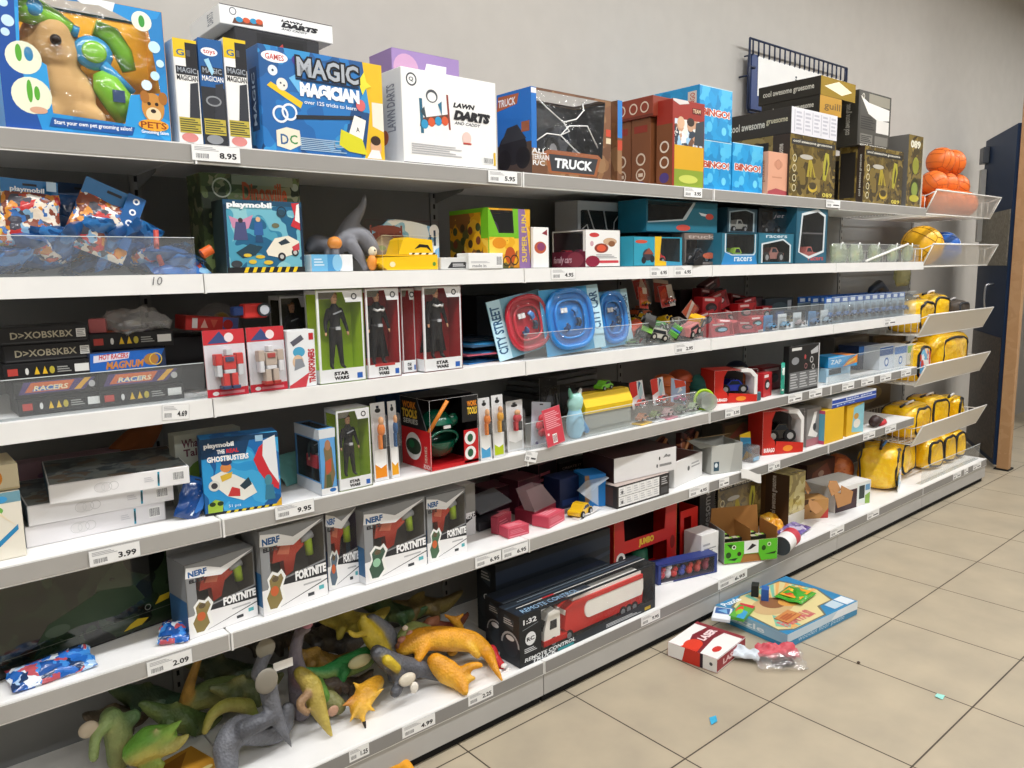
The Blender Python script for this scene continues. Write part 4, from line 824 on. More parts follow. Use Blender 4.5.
# jungle game box behind, space ghost play set in front
jg = busy('jungle_print', ['4a5a34', '6b7a4a', '39462c', '8a8a68', '2f3828', '5c5a3c'], 24, dist=1.5)
carton('jungle_game_box', 'green jungle game carton with red title behind the hazard striped play set', 'game box', 1, (207, .105), (304, .105), 172, .1, jg, {'F': [('T', .4, .72, .86, .93, 'Dinosville', 'b8542e', .03), ('o', .2, .86, .1, .015, 'c9cbb8'), ('c', .95, .9, .04, 'aab0a0'), ('r', .3, .9, .93, 1, '8f937c')]})
hz = [('r', 0, 0, 1, .075, '1b1b1d')]+[('p', [(.2+.105*i, 0), (.245+.105*i, 0), (.275+.105*i, .075), (.23+.105*i, .075)], 'e5c01f') for i in range(7)]
sky = busy('ghost_sky', ['2f7fa0', '4a9ab4', '6fb4c6', '1f5f84', '8cc4cc'], 12, dist=1.8)
carton('ghost_hunter_set', 'teal play set carton with yellow and black hazard stripe standing under the price ticket', 'toy box', 1, (227.5, .0), (305, .0), 199, .075, sky, {'F': [
    ('r', 0, .075, .035, 1, '16324a'), ('r', .965, .075, 1, 1, '16324a'), ('r', 0, .93, 1, 1, '1d4a66'), ('T', .04, .875, .60, .975, 'playmobil', 'f4f6f8', .05), ('p', [(.06, .78), (.2, .72), (.36, .8), (.3, .62), (.2, .56), (.1, .62)], 'c88aa8'), ('p', [(.14, .7), (.26, .7), (.28, .45), (.1, .45)], '4a4f78'), ('e', .2, .72, .03, .035, '3a3038'),
    ('e', .42, .74, .03, .035, 'd8b08a'), ('p', [(.37, .7), (.47, .7), (.48, .52), (.36, .52)], '2f5f9a'), ('p', [(.38, .52), (.46, .52), (.47, .42), (.37, .42)], '24486e'), ('e', .72, .83, .06, .06, '2a4a5c'), ('o', .73, .86, .07, .012, '24303a'), ('e', .64, .66, .05, .035, '6a6a50'),
    ('p', [(.86, .98), (.965, .99), (.965, .6), (.84, .66), (.9, .8)], 'c8303a'), ('p', [(.93, .96), (.965, .98), (.965, .7), (.9, .74)], 'f0f0ee'),
    ('p', [(.12, .28), (.3, .4), (.46, .36), (.36, .24), (.2, .2)], '24404e'), ('p', [(.5, .3), (.62, .48), (.8, .52), (.94, .44), (.93, .28), (.7, .2), (.52, .24)], 'e9e2d0'), ('p', [(.66, .42), (.76, .48), (.82, .42), (.7, .38)], '2a3a44'), ('c', .7, .22, .06, '2a2a30'), ('c', .88, .28, .055, '2a2a30'), ('c', .7, .22, .03, 'bdbdb8'), ('c', .88, .28, .03, 'bdbdb8'), ('p', [(.84, .36), (.94, .42), (.94, .32), (.86, .3)], 'c8404a'),
    ('e', .32, .15, .05, .03, 'd9b93c'), ('e', .42, .22, .06, .025, 'd9b93c'), ('e', .52, .14, .06, .03, 'd9b93c'), ('e', .26, .24, .05, .025, 'd9b93c'), ('e', .12, .12, .07, .05, '3a3f44'), ('r', .06, .02, .2, .06, 'd8d8d4')]+hz, 'L': [('r', 0, 0, 1, 1, '22302c')]})
# grey toy dinosaur lying with its tail up
GD = mat('5f6066', .5); GD2 = mat('76777d', .5)
def px(lst): return [PT(u, v, y) for u, v, y in lst]
organic('grey_toy_dinosaur', None, [
    (px([(336, 246, .1), (350, 236, .1), (362, 238, .09), (372, 250, .08)]), [.022, .034, .03, .024], GD2, None), (px([(345, 238, .1), (352, 222, .1), (362, 208, .1), (365, 196, .1)]), [.032, .022, .012, .006], GD2, None),
    (px([(338, 246, .1), (328, 246, .11), (316, 243, .12), (310, 248, .12)]), [.026, .024, .025, .016], GD, None), (px([(350, 244, .07), (358, 254, .06), (363, 263, .055), (366, 268, .05)]), [.022, .016, .011, .012], GD2, None),
    (px([(372, 247, .09), (378, 256, .08), (376, 263, .07), (373, 267, .065)]), [.018, .014, .01, .011], GD2, None), (px([(330, 250, .1), (326, 257, .09), (324, 262, .09)]), [.012, .008, .007], GD, None)], .005, 5)
o = bpy.data.objects['grey_toy_dinosaur']; tag(o, 'dark grey rubber dinosaur lying with its tail raised behind the small blue box', 'toy dinosaur')
carton('soap_box', 'small light blue and white carton in front of the tipped grey dinosaur', 'toy box', 1, (312, -.0), (353, -.0), 254.5, .07, 'e6e9ec', {'F': [('r', 0, 0, .38, 1, '6fb4dc'), ('r', .38, 0, .68, 1, '4a94c8'), ('e', .62, .5, .12, .5, '8cc4e4'), ('r', .74, 0, 1, 1, 'eceef0'), ('l', .06, .3, .3, .8, 3, 'cfe4f2')]})
# yellow dough set
a = stand(1, 367, .1); a2 = stand(1, 440, .1); W = a2.x-a.x
t = thing('dough_play_set', 'yellow dough play set in front of a curved picture card with blue sky', 'toy', a, 0)
b = MB(); Hh = ZV(221, a.x+W*.6, .1)-a.z
pts = [(0, 0), (W, 0), (W, Hh*.84)]+[(W*(1-.1*i), Hh*(.84+.18*math.sin(PI*i/12))) for i in range(1, 8)]+[(W*.24, Hh*.92), (W*.05, Hh*.78), (0, Hh*.5)]
b.prism([(p[0], .0, p[1]) for p in pts], (0, .004, 0), busy('cartoon_sky', ['8cc0e0', 'a8d0e8', 'e9eef0', '7ab4dc', 'e8e0b0'], 9, dist=2)); b.build('picture_card', t)
a_ = MB(); draw(a_, ((0, 0, 0), (W, 0, 0), (0, 0, Hh), (0, -1, 0)), [('p', [(.02, .2), (.02, .66), (.2, .82), (.42, .82), (.5, .7), (.5, .1)], '7a3f38')]+[('r', .06+.1*i, .2, .085+.1*i, .9, '8c4a40') for i in range(5)]+[('e', .28, .82, .2, .08, '8a4a40'), ('c', .26, .42, .3, '9a8570'), ('c', .26, .42, .25, 'b5a48c'), ('e', .2, .45, .06, .05, '8f9a6a'), ('e', .32, .36, .07, .05, '9aa878'), ('e', .93, .8, .08, .14, 'efe9e4'), ('r', .86, .5, .885, .72, '3a4a6a'), ('r', .92, .5, .95, .82, '2a3a52')]); a_.build('printed_artwork', t)
YP = mat('f2c41c', .3, 0, .5, .3)
sx = lambda u: XU(u, .0, a.z)-a.x
b = MB(); b.prism([(sx(388), -.1, 0), (sx(438), -.1, 0), (sx(438), -.1, .04), (sx(384), -.1, .036), (sx(380), -.1, .02)], (0, .095, 0), YP); b.box(sx(384), sx(438), -.098, -.01, .0385, .043, 'e3b010'); b.build('tray', t)
b = MB(); b.prism([(sx(401), -.09, .043), (sx(436), -.09, .043), (sx(435), -.09, .085), (sx(410), -.09, .092), (sx(406), -.09, .085)], (0, .07, 0), YP); b.build('hopper', t)
b = MB(); draw(b, ((sx(383), -.1002, 0), (sx(438)-sx(383), 0, 0), (0, 0, .095), (0, -1, 0)), [('e', .17, .17, .05, .08, 'efe4b8'), ('c', .93, .17, .06, '5a8f3a'), ('r', .0, .0, 0, 0, '000000')]); draw(b, ((sx(401), -.0902, .043), (sx(436)-sx(401), 0, 0), (0, 0, .05), (0, -1, 0)), [('p', [(.45, .3), (.6, .6), (.85, .55), (.95, .15), (.8, .4), (.62, .42)], '1d1a12'), ('r', .3, -.02, 1, .1, 'f0ead8')]+[('p', [(.35+.2*i, -.02), (.43+.2*i, -.02), (.47+.2*i, .1), (.39+.2*i, .1)], '2a2418') for i in range(4)]); b.build('stickers', t)
b = MB(); q = Vector((sx(378), -.07, 0)); b.ball(q+Vector((0, 0, .022)), (.014, .014, .022), 'e08f3a'); b.ball(q+Vector((.003, 0, .052)), (.012, .012, .014), 'e8dcc0'); b.ball(q+Vector((.004, -.01, .055)), .003, '1a1a1a'); b.build('dough_figure', t)
b = MB(); b.ball((sx(345), -.05, .075), (.02, .02, .018), 'd98a3c'); b.tube([(sx(345), -.05, .0), (sx(345), -.05, .07)], .012, '5a5a60', 10); b.build('plunger', t)
carton('small_white_box', 'low white carton with black label beside the yellow dough set', 'toy box', 1, (441, -.0), (467, -.0), 257.5, .08, 'd9d9d6', {'F': [('p', [(.25, .1), (.98, .1), (.98, .6), (.4, .6)], '2a2a2c'), ('t', .4, .2, .95, .5, 'PLUS MATTEL', 'd8d8d8')]}, art_name='') if False else carton('small_white_box', 'low white carton with black label beside the yellow dough set', 'toy box', 1, (441, -.0), (467, -.0), 257.5, .08, 'd9d9d6', {'F': [('p', [(.25, .1), (.98, .1), (.98, .6), (.4, .6)], '2a2a2c'), ('l', .45, .2, .92, .5, 2, 'd8d8d8')]})
carton('small_white_box', 'small white carton with bar code in front of the green and yellow box', 'toy box', 1, (469, -.015), (503, -.015), 253, .06, 'efefec', {'F': [('b', .8, .15, .97, .85, '55555a'), ('t', .1, .1, .5, .3, 'made in', '99999c'), ('l', .06, .35, .6, .5, 2, 'c4c4c6')]})
# green and yellow character window box
yg = busy('yellow_cartoon', ['e3a81c', 'd99a18', 'eebc34', '5a5a2c', '8a5a2a', 'e3a81c', 'f0c648', 'c9861c'], 20, dist=.8)
GRN = '6fb420'
def ball_toy(root, W, D, H):
    b = MB(); b.ball((W*.42, D*.4, H*.62), (.03, .03, .04), mat('7a5a9a', .3)); b.tube([(W*.42, D*.4, .01), (W*.42, D*.4, H*.5)], .03, '5a3f78', 12); b.build('purple_toy', root)
winbox('bike_figure_box', 'green and yellow carton with open topped window standing beside a tilted white card', 'toy box', 1, (489, .012), (531, .012), 207, .2, yg, [(.04, .96), (.24, .58), (.64, .58), (.58, .96)], '3a4a22', toy=ball_toy, art={'F': [('p', [(0, 0), (.02, .0), (.02, .99), (0, .99)], GRN), ('p', [(.0, .99), (.045, .96), (.24, .585), (.64, .585), (.7, .52), (0, .52)], GRN), ('p', [(.57, .99), (.6, .5), (.72, .5), (.7, .99)], GRN), ('p', [(.72, 0), (1, 0), (.86, .99), (.7, .99)], '8a6a9a'), ('v', .78, .1, .9, .9, 'SUPER FUN', 'e3c43a'), ('e', .25, .42, .16, .09, 'd98a14'), ('e', .5, .22, .12, .14, 'b8501c'), ('o', .42, .12, .09, .02, '3a2a1a'), ('o', .6, .14, .09, .02, '3a2a1a')], 'L': [('r', .82, .5, 1, 1, GRN), ('r', 0, .93, 1, 1, GRN)]+[('e', .15+.2*(i % 4), .2+.22*(i//4)+.05*(i % 2), .06, .07, ('4a3a24', '7a3f2a', '3f4a2a')[i % 3]) for i in range(12)]})
carton('white_picture_card', 'white card box with a small red vehicle picture leaning by the pink car box', 'toy box', 1, (533.5, .0), (549, .005), 227, .012, 'efeeeb', {'F': [('e', .45, .5, .38, .15, 'b85a3a'), ('e', .5, .52, .25, .1, '8a3f6a'), ('p', [(.55, .85), (.9, .95), (.9, .8)], '8a2f3a')]})
# pink / maroon car carton
def cars_in(root, W, D, H):
    for k, c in enumerate(('8f2f5a', 'c23a4a')): toy_car(root, Matrix.Translation((.03+.0, D*(.3+.42*k), .03)) @ Matrix.Rotation(PI/2, 4, 'Z'), .065, .03, .03, c)
winbox('family_car_box', 'white and maroon carton with small cars pictured and a dark side window', 'toy box', 1, (585.5, .0), (620, .0), 229, .165, 'ecebe8', [(.4, .5), (.41, .5), (.41, .51), (.4, .51)], '3a1c28', leftwin=[(.05, .42), (.93, .42), (.93, .95), (.05, .95)], toy=cars_in, art={'F': [('e', .25, .85, .14, .06, 'c23a3a'), ('c', .18, .62, .07, 'c9a0aa'), ('e', .7, .68, .2, .1, 'c9a88a'), ('e', .75, .62, .1, .08, '8a5a3a'), ('e', .45, .5, .2, .13, '8c3a2c'), ('e', .45, .5, .13, .09, 'd9583a'), ('l', .3, .22, .9, .34, 3, '9a9a9c'), ('r', .25, .1, .95, .17, 'c9404a'), ('e', .2, .15, .22, .16, '8a1f3a')], 'L': [('r', 0, 0, 1, .42, '6a1f35'), ('e', .7, .2, .25, .2, '8a3a4a'), ('t', .05, .06, .6, .3, 'family cars', 'd9b8c4', .02, .2)]})
def cable_toy(root, W, D, H):
    b = MB()
    for q in ([(.08, .85), (.2, .92), (.3, .6), (.42, .45), (.36, .3), (.15, .35)], [(.45, .9), (.5, .6), (.6, .45), (.62, .7), (.75, .9)], [(.1, .55), (.2, .65), (.25, .45)]): b.tube([(x*W, .02, z*H) for x, z in q], .0025, 'e6e6e8', 6)
    b.build('white_cord', root); toy_car(root, Matrix.Translation((W*.5, D*.5, .02)), W*.7, D*.5, H*.4, '2a3f4a', 'pickup', '6a6a70', 'toy_truck', True)
winbox('silver_truck_box', 'silver framed window carton with dark toy truck behind the white car box', 'toy box', 1, (577.5, .2), (641, .2), 200, .12, 'a9abad', [(.05, .04), (.94, .04), (.94, .86), (.05, .86)], '10181c', toy=cable_toy, art={'F': [('e', .93, .88, .045, .05, 'd3d5d8'), ('t', .1, .05, .9, .12, 'monster', '5a7a8a')]})
# car race boxes
teal = '2a8fa8'
winbox('stunt_car_box', 'teal and yellow carton with stepped window at the shelf front', 'toy box', 1, (633.5, .0), (682, .0), 236, .09, '2f9ab4', [(.5, .18), (.95, .12), (.95, .95), (.55, .95)], '24404a', toy=inbox('b8323a', 'car', .4), art={'F': [('p', [(.42, 0), (.66, 0), (.66, .14), (.52, .18), (.56, 1), (.42, 1)], 'e5b81f'), ('r', .66, 0, 1, .12, '3a8fb4'), ('e', .15, .82, .12, .06, 'c8503a'), ('e', .28, .38, .1, .2, '3a3a44'), ('c', .2, .2, .12, '22242a'), ('c', .37, .24, .12, '22242a'), ('p', [(.2, .4), (.3, .62), (.4, .4)], '8a4a3a')]})
rk, Wk, Dk, Hk = winbox('stunt_truck_box', 'grey brown carton with dark window holding up the tall teal box', 'toy box', 1, (684, .04), (717, .04), 233, .14, '6a6460', [(.06, .1), (.94, .1), (.94, .8), (.06, .8)], '2a2624', toy=inbox('3a3f44', 'pickup', .8, big=True), art={'F': [('r', .0, .82, 1, 1, '7a6a62'), ('e', .75, .3, .2, .1, 'b85a3a'), ('t', .1, .84, .9, .96, 'truck', 'b0a49c'), ('p', [(.0, .05), (.4, .45), (.5, .4), (.15, .0)], '1c1c1e')]})
winbox('stunt_arena_box', 'tall teal carton with big cut-away window raised on the other truck boxes', 'toy box', 1, (646, .05), (717, .05), 198.5, .14, '1c6a80', [(.02, .3), (.52, .42), (.66, .97), (.02, .97)], '101418', z0=DECK[1]+2*GAP+Hk, toy=inbox('2a2f36', 'pickup', .5, big=True, h=.4), art={'F': [('p', [(.5, .38), (.54, .42), (.68, .98), (.64, .98), (.49, .43), (.02, .32), (.02, .28)], 'b8c4c8'), ('e', .5, .15, .1, .1, 'b8453a'), ('p', [(.72, .66), (.88, .6), (.9, .52), (.76, .56)], 'e0e4e8'), ('e', .88, .54, .06, .1, 'c94a3a'), ('r', .66, .95, 1, 1, '134e60')]})
carton('dark_toy_carton', 'dark carton under the raised end of the tall teal box', 'toy box', 1, (648, .1), (684, .1), 234.5, .12, '1d2a33')
p = stand(1, 694, -.02); t = thing('black_ticket_holder', 'small black plastic ticket wedge leaning before the brown grey truck box', 'holder', p, .1)
b = MB(); b.prism([(0, 0, 0), (.065, 0, 0), (.065, 0, .028), (.045, 0, .034), (.0, 0, .01)], (0, .03, 0), mat('151517', .4)); b.build('wedge', t)
b = MB(); b.prism([(.01, .008, .02), (.045, .008, .034), (.06, .008, .06), (.03, .008, .05)], (0, .004, 0), mat('202024', .3)); b.build('flap', t)
def tealbox(L, Rr, vt, win, lab, toy, z0=None, art=(), d=.12, c='2a6e86', H=None):
    return winbox('racer_box', lab, 'toy box', 1, L, Rr, vt, d, c, win, '2a3236', z0=z0, toy=toy, art={'F': list(art)}, H=H)
rt, Wt, Dt, Ht = tealbox((721, .0), (757, .0), 232.5, [(.14, .42), (.3, .34), (.86, .34), (.9, .42), (.9, .97), (.14, .97)], 'teal racer box with blue foot and green toy car in its window', inbox('8fb43a', 'pickup', .6, big=True), art=[('p', [(0, 0), (1, 0), (.93, .34), (.3, .3), (.1, .4)], '2a86c4'), ('t', .35, .1, .85, .24, 'racers', 'd9e4ea'), ('p', [(.12, .4), (.29, .32), (.88, .32), (.92, .4), (.92, .97), (.945, .97), (.945, .38), (.9, .29), (.28, .29), (.09, .4), (.09, .97), (.12, .97)], 'cfd8dc')])
tealbox((758, .0), (793, .0), 232.5, [(.12, .06), (.88, .06), (.88, .6), (.68, .76), (.12, .62)], 'teal racer box with arched window between two others', inbox('9a6a62', 'pickup', .65, big=True), art=[('t', .2, .84, .8, .93, 'racers', 'c8d8e0'), ('p', [(.08, .04), (.12, .04), (.12, .62), (.68, .77), (.88, .6), (.88, .04), (.92, .04), (.92, .62), (.69, .82), (.08, .66)], 'cfd8dc')])
zt2 = DECK[1]+2*GAP+Ht
tealbox((727, .04), (757, .04), 207, [(.1, .08), (.85, .08), (.85, .8), (.6, .9), (.1, .8)], 'dark teal racer box on top of the one with the green car', inbox('b9b9b4', 'pickup', .6), z0=zt2, c='24404c', art=[('p', [(.06, .05), (.1, .05), (.1, .8), (.6, .91), (.85, .8), (.85, .05), (.9, .05), (.9, .84), (.6, .96), (.06, .84)], '8a9aa0')])
tealbox((758, .05), (790, .05), 207.5, [(.1, .06), (.9, .06), (.9, .9), (.1, .9)], 'black racer box on top of the one with the arched window', inbox('2c2c34', 'car', .6), z0=zt2, c='15181c', art=[('t', .45, .6, .8, .8, 'jet', '9a9aa4', .0, .3)])
tealbox((795, .0), (826, .0), 206, [(.12, .2), (.42, .12), (.86, .22), (.88, .84), (.66, .92), (.2, .84)], 'tall teal racer box with two little trucks in one window', inbox('b0605a', 'pickup', .65, h=.28), c='285f76', art=[('r', .1, .52, .9, .55, '4a4a4e'), ('t', .4, .05, .9, .11, 'racers', 'c8504a'), ('p', [(.08, .2), (.12, .2), (.42, .13), (.86, .23), (.88, .84), (.66, .92), (.2, .84), (.12, .2), (.08, .2), (.16, .88), (.66, .97), (.93, .87), (.91, .2), (.42, .08)], 'd5dde0')])
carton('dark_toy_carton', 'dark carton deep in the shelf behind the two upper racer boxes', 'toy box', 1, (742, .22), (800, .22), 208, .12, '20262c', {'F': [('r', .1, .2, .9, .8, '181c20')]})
# clear gift bags and white stick beside the basket
CB = film('clear_gift', 'dfe8cf', body=.3, gloss=.12, crinkle=.6)
for i, u in enumerate((838, 855, 874, 892, 907)):
    p = stand(1, u, .05+.02*(i % 2)); t = thing('clear_gift_bag', 'crumpled clear plastic bag with white ring handle beside the wire divider', 'plastic bag', p, .1*i, 'clear bags on the second shelf')
    b = MB(); b.pillow(.13, .095, .05, CB, seed=60+i, crin=.008); b.build('pouch', t)
    b = MB(); b.ball((0, .0, .035), (.03, .015, .028), busy('pale_green_sweets', ['c8d48a', 'dce4b8', 'e8c08a', 'b8c878'], 60)); b.build('contents', t)
    b = MB(); b.tube([(-.02, -.02, .05), (-.022, -.022, .085), (-.005, -.022, .1), (.012, -.022, .09)], .003, 'f2f2f0', 6); b.build('handle', t)
p0 = PT(866, 261, .0); p1 = PT(908, 244, .0)
t = thing('white_stick', 'thin white plastic stick lying slantwise across the clear bags', 'stick', p0); b = MB(); b.tube([(0, 0, 0), p1-p0], .006, 'f0efea', 8); b.build('rod', t)
# ================================================================ third shelf
# stacks of long black race car boxes behind the guard
def long_box(a, W, D, H, rz, c, art, label, group, dz):
    t = thing('race_car_box', label, 'toy box', (a.x, a.y, DECK[2]+GAP+dz), rz, group)
    b = MB(); b.box(0, W, 0, D, 0, H, c, .0015); b.build('carton', t); print_faces(t, W, D, H, art); return t
K1 = {'F': [('r', .02, .06, .98, .14, '3a3a3c'), ('t', .12, .3, .82, .7, 'D>XOBSKBX', 'a8a08a', .02), ('r', .86, .25, .97, .75, 'd8d8d4'), ('l', .87, .3, .96, .7, 4, '8a8a8a')]}
K2 = {'F': [('p', [(.05, .2), (.8, .2), (.95, .9), (.12, .9)], '4a3a6a'), ('p', [(.12, .3), (.62, .3), (.7, .85), (.2, .85)], 'c8683a'), ('p', [(.2, .35), (.5, .35), (.55, .6), (.24, .6)], '3a6ab0'), ('t', .22, .36, .62, .66, 'RACERS', 'e8d8b0', .03, .2), ('p', [(.68, .25), (.76, .25), (.9, .9), (.82, .9)], 'd9a53a'), ('e', .9, .5, .04, .2, 'b8b8b8')]}
K3 = {'F': [('r', .05, .3, .16, .7, 'b8423a'), ('e', .26, .5, .02, .2, 'd8d8d4'), ('p', [(.34, .3), (.4, .3), (.37, .75)], 'e3b82a'), ('p', [(.43, .3), (.49, .3), (.46, .75)], 'e3b82a'), ('e', .54, .5, .03, .22, 'b8a83a'), ('l', .6, .3, .76, .7, 3, '9a9a96'), ('r', .8, .28, .97, .74, 'dededa')], 'T': [('p', [(.05, .1), (.7, .1), (.9, .9), (.1, .9)], '4a3a6a'), ('p', [(.1, .2), (.5, .2), (.6, .8), (.2, .8)], 'c8683a')]}
K4 = {'F': [('p', [(0, .05), (.86, .05), (.99, .95), (.02, .95)], '1f5fb4'), ('p', [(.05, .5), (.5, .6), (.52, .9), (.06, .85)], 'd8d4e0'), ('t', .12, .62, .5, .88, 'HOT RACERS', 'c23a3a', .03, .2), ('t', .2, .12, .7, .5, 'MAGNUM', 'c8823a', .04, .25), ('e', .8, .45, .1, .3, 'a8763a'), ('o', .86, .45, .32, .05, 'd9b84a')]}
KB = '1b1b1d'
aL = stand(2, 8, .05); aR = stand(2, 101, .045); WL_ = stand(2, 97, .05).x-aL.x; WR_ = stand(2, 186, .045).x-aR.x
LL = ['black race car box at the bottom of the dimmer stack behind the guard', 'black race car box second from the bottom of the dimmer stack', 'black race car box third from the bottom of the dimmer stack', 'black race car box fourth from the bottom of the dimmer stack', 'black race car box on top of the dimmer stack']
for i, (k, dx, rz) in enumerate(((K3, .02, 0), (K2, .015, .01), (K3, 0, -.02), (K1, .005, .015), (K1, 0, 0))):
    long_box(aL+Vector((dx, .0, 0)), WL_*.98, .11, .037, rz, KB, k, LL[i], None, i*.0385)
LR = ['black race car box at the bottom of the stack beside the red robot packs', 'orange printed race car box second from the bottom beside the red robot packs', 'blue printed race car box in the stack beside the red robot packs', 'black race car box topmost in the stack beside the red robot packs']
for i, (k, dx, rz) in enumerate(((K3, 0, .0), (K2, .0, .02), (K4, -.015, .09), (K3, -.005, .0))):
    long_box(aR+Vector((dx, 0 if i < 3 else .03, 0)), WR_*(.98 if i != 2 else .9), .11, .038 if i != 2 else .046, rz, KB if i != 2 else '232f4a', k, LR[i], None, (0, .0395, .079, .127)[i])
t = thing('red_white_box', 'small dusty pink carton lying on top of the race car stack', 'toy box', (aR.x+.0, .09, DECK[2]+GAP+.1665), -.3); b = MB(); b.box(0, .035, 0, .05, 0, .032, 'a85a5a', .001); b.build('carton', t)
t = thing('clear_wrapper', 'crumpled clear wrapper lying on top of the race car stack', 'wrapper', (aR.x+.1, .09, DECK[2]+GAP+.19), 0, None, (PI/2, 0, .3)); b = MB(); b.T = Matrix.Translation((0, 0, -.05)); b.pillow(.13, .1, .04, film('wrapper', 'ffffff', body=.12, gloss=.5, crinkle=.9), seed=77, crin=.012); b.build('film', t)
# robot packs
dk = stand(2, 172, .16)
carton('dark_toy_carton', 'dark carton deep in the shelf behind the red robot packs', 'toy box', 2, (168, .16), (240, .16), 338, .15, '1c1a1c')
zk = ZV(338, dk.x, .16)
t = thing('red_pattern_box', 'red and white triangle patterned carton lying askew on the dark carton', 'toy box', (XU(186, .12, zk), .12, zk+.02), -.05, None, (0, .1, -.05)); b = MB(); b.box(0, .13, 0, .1, 0, .036, 'c8322e', .0015); b.build('carton', t)
print_faces(t, .13, .1, .036, {'F': [('r', .12, .15, .22, .85, 'f0e9e6'), ('p', [(.28, .2), (.42, .2), (.35, .8)], 'f0b8a8'), ('p', [(.46, .8), (.6, .8), (.53, .2)], 'd9604a'), ('r', .7, 0, 1, 1, '5a6aa8'), ('c', .8, .5, .35, 'c8322e')]})
t = thing('clear_toy_pack', 'clear plastic pack with a tan round toy behind the red robot packs', 'toy pack', stand(2, 222, .24), 0); b = MB(); b.ball((0, 0, .15), (.07, .05, .07), film('dome', 'ffffff', body=.1, gloss=.4, crinkle=.5)); b.box(-.07, .07, -.04, .04, 0, .09, '2a2624'); b.build('pack', t); b = MB(); b.ball((0, -.03, .17), (.025, .02, .025), 'b89a4a'); b.build('round_toy', t)
def robotpack(u0, u1, vt, y, lab, tc, lean=-.05):
    a = stand(2, u0, y); W = stand(2, u1, y).x-a.x; H = ZV(vt, a.x, y)-a.z
    return blister_card('robot_pack', lab, a, W, H, .035, 'd8d9de', (.06, .1, .94, .78), tc, (lean, 0, 0), None, [('r', 0, 0, 1, .12, 'c8283a'), ('e', .2, .05, .08, .03, 'f0f0f0'), ('r', .3, .03, .9, .07, 'e08a94'), ('r', 0, .78, 1, 1, 'c23038'), ('p', [(.1, .8), (.4, .98), (.6, .8)], '3a4a7a'), ('c', .62, .88, .07, 'e9d9d9')])
robotpack(208, 249, 331, .0, 'red robot clear pack standing nearest the race car boxes', robot())
robotpack(251, 288, 328, .004, 'silver and red robot clear pack beside the white robot box', robot('b8a89a', 'd9d9dc', 'a83a34'))
t = thing('loose_red_robot', 'loose red toy with round dark dial lying across the tops of the robot packs', 'toy', Vector((XU(246, .02, 1.40), .03, 1.345)), 0); b = MB(); b.box(-.01, .05, -.015, .015, 0, .036, 'c8322e', .003); b.cyl((.04, -.016, .02), (.04, -.022, .02), .017, '2a3038', 16); b.cyl((.04, -.0225, .02), (.04, -.0235, .02), .012, 'b8bcc4', 16); b.build('body', t); b = MB(); b.box(-.035, .0, -.012, .012, .008, .03, '2f4a8a', .003); b.build('arm', t)
carton('white_robot_box', 'white carton with red writing up its side beside the boxed figures', 'toy box', 2, (290, .0), (317, .0), 331, .05, 'e6e8ea', {'F': [('v', .72, .06, .97, .66, 'TRANSFORMERS', 'b8282e', .05), ('p', [(.0, .0), (.6, .0), (.75, .25), (.3, .12), (.0, .04)], 'c8404a'), ('e', .4, .62, .22, .09, '4a9fc4'), ('e', .35, .45, .2, .12, 'd8b89a'), ('p', [(.2, .3), (.6, .36), (.5, .5), (.25, .5)], '8a9098'), ('r', .78, .82, .95, .94, 'b8282e'), ('p', [(.1, .8), (.5, .92), (.6, .84), (.2, .72)], '5a5a64')], 'L': [('v', .3, .1, .7, .9, 'TRANSFORMERS', 'b8282e', .05)]})
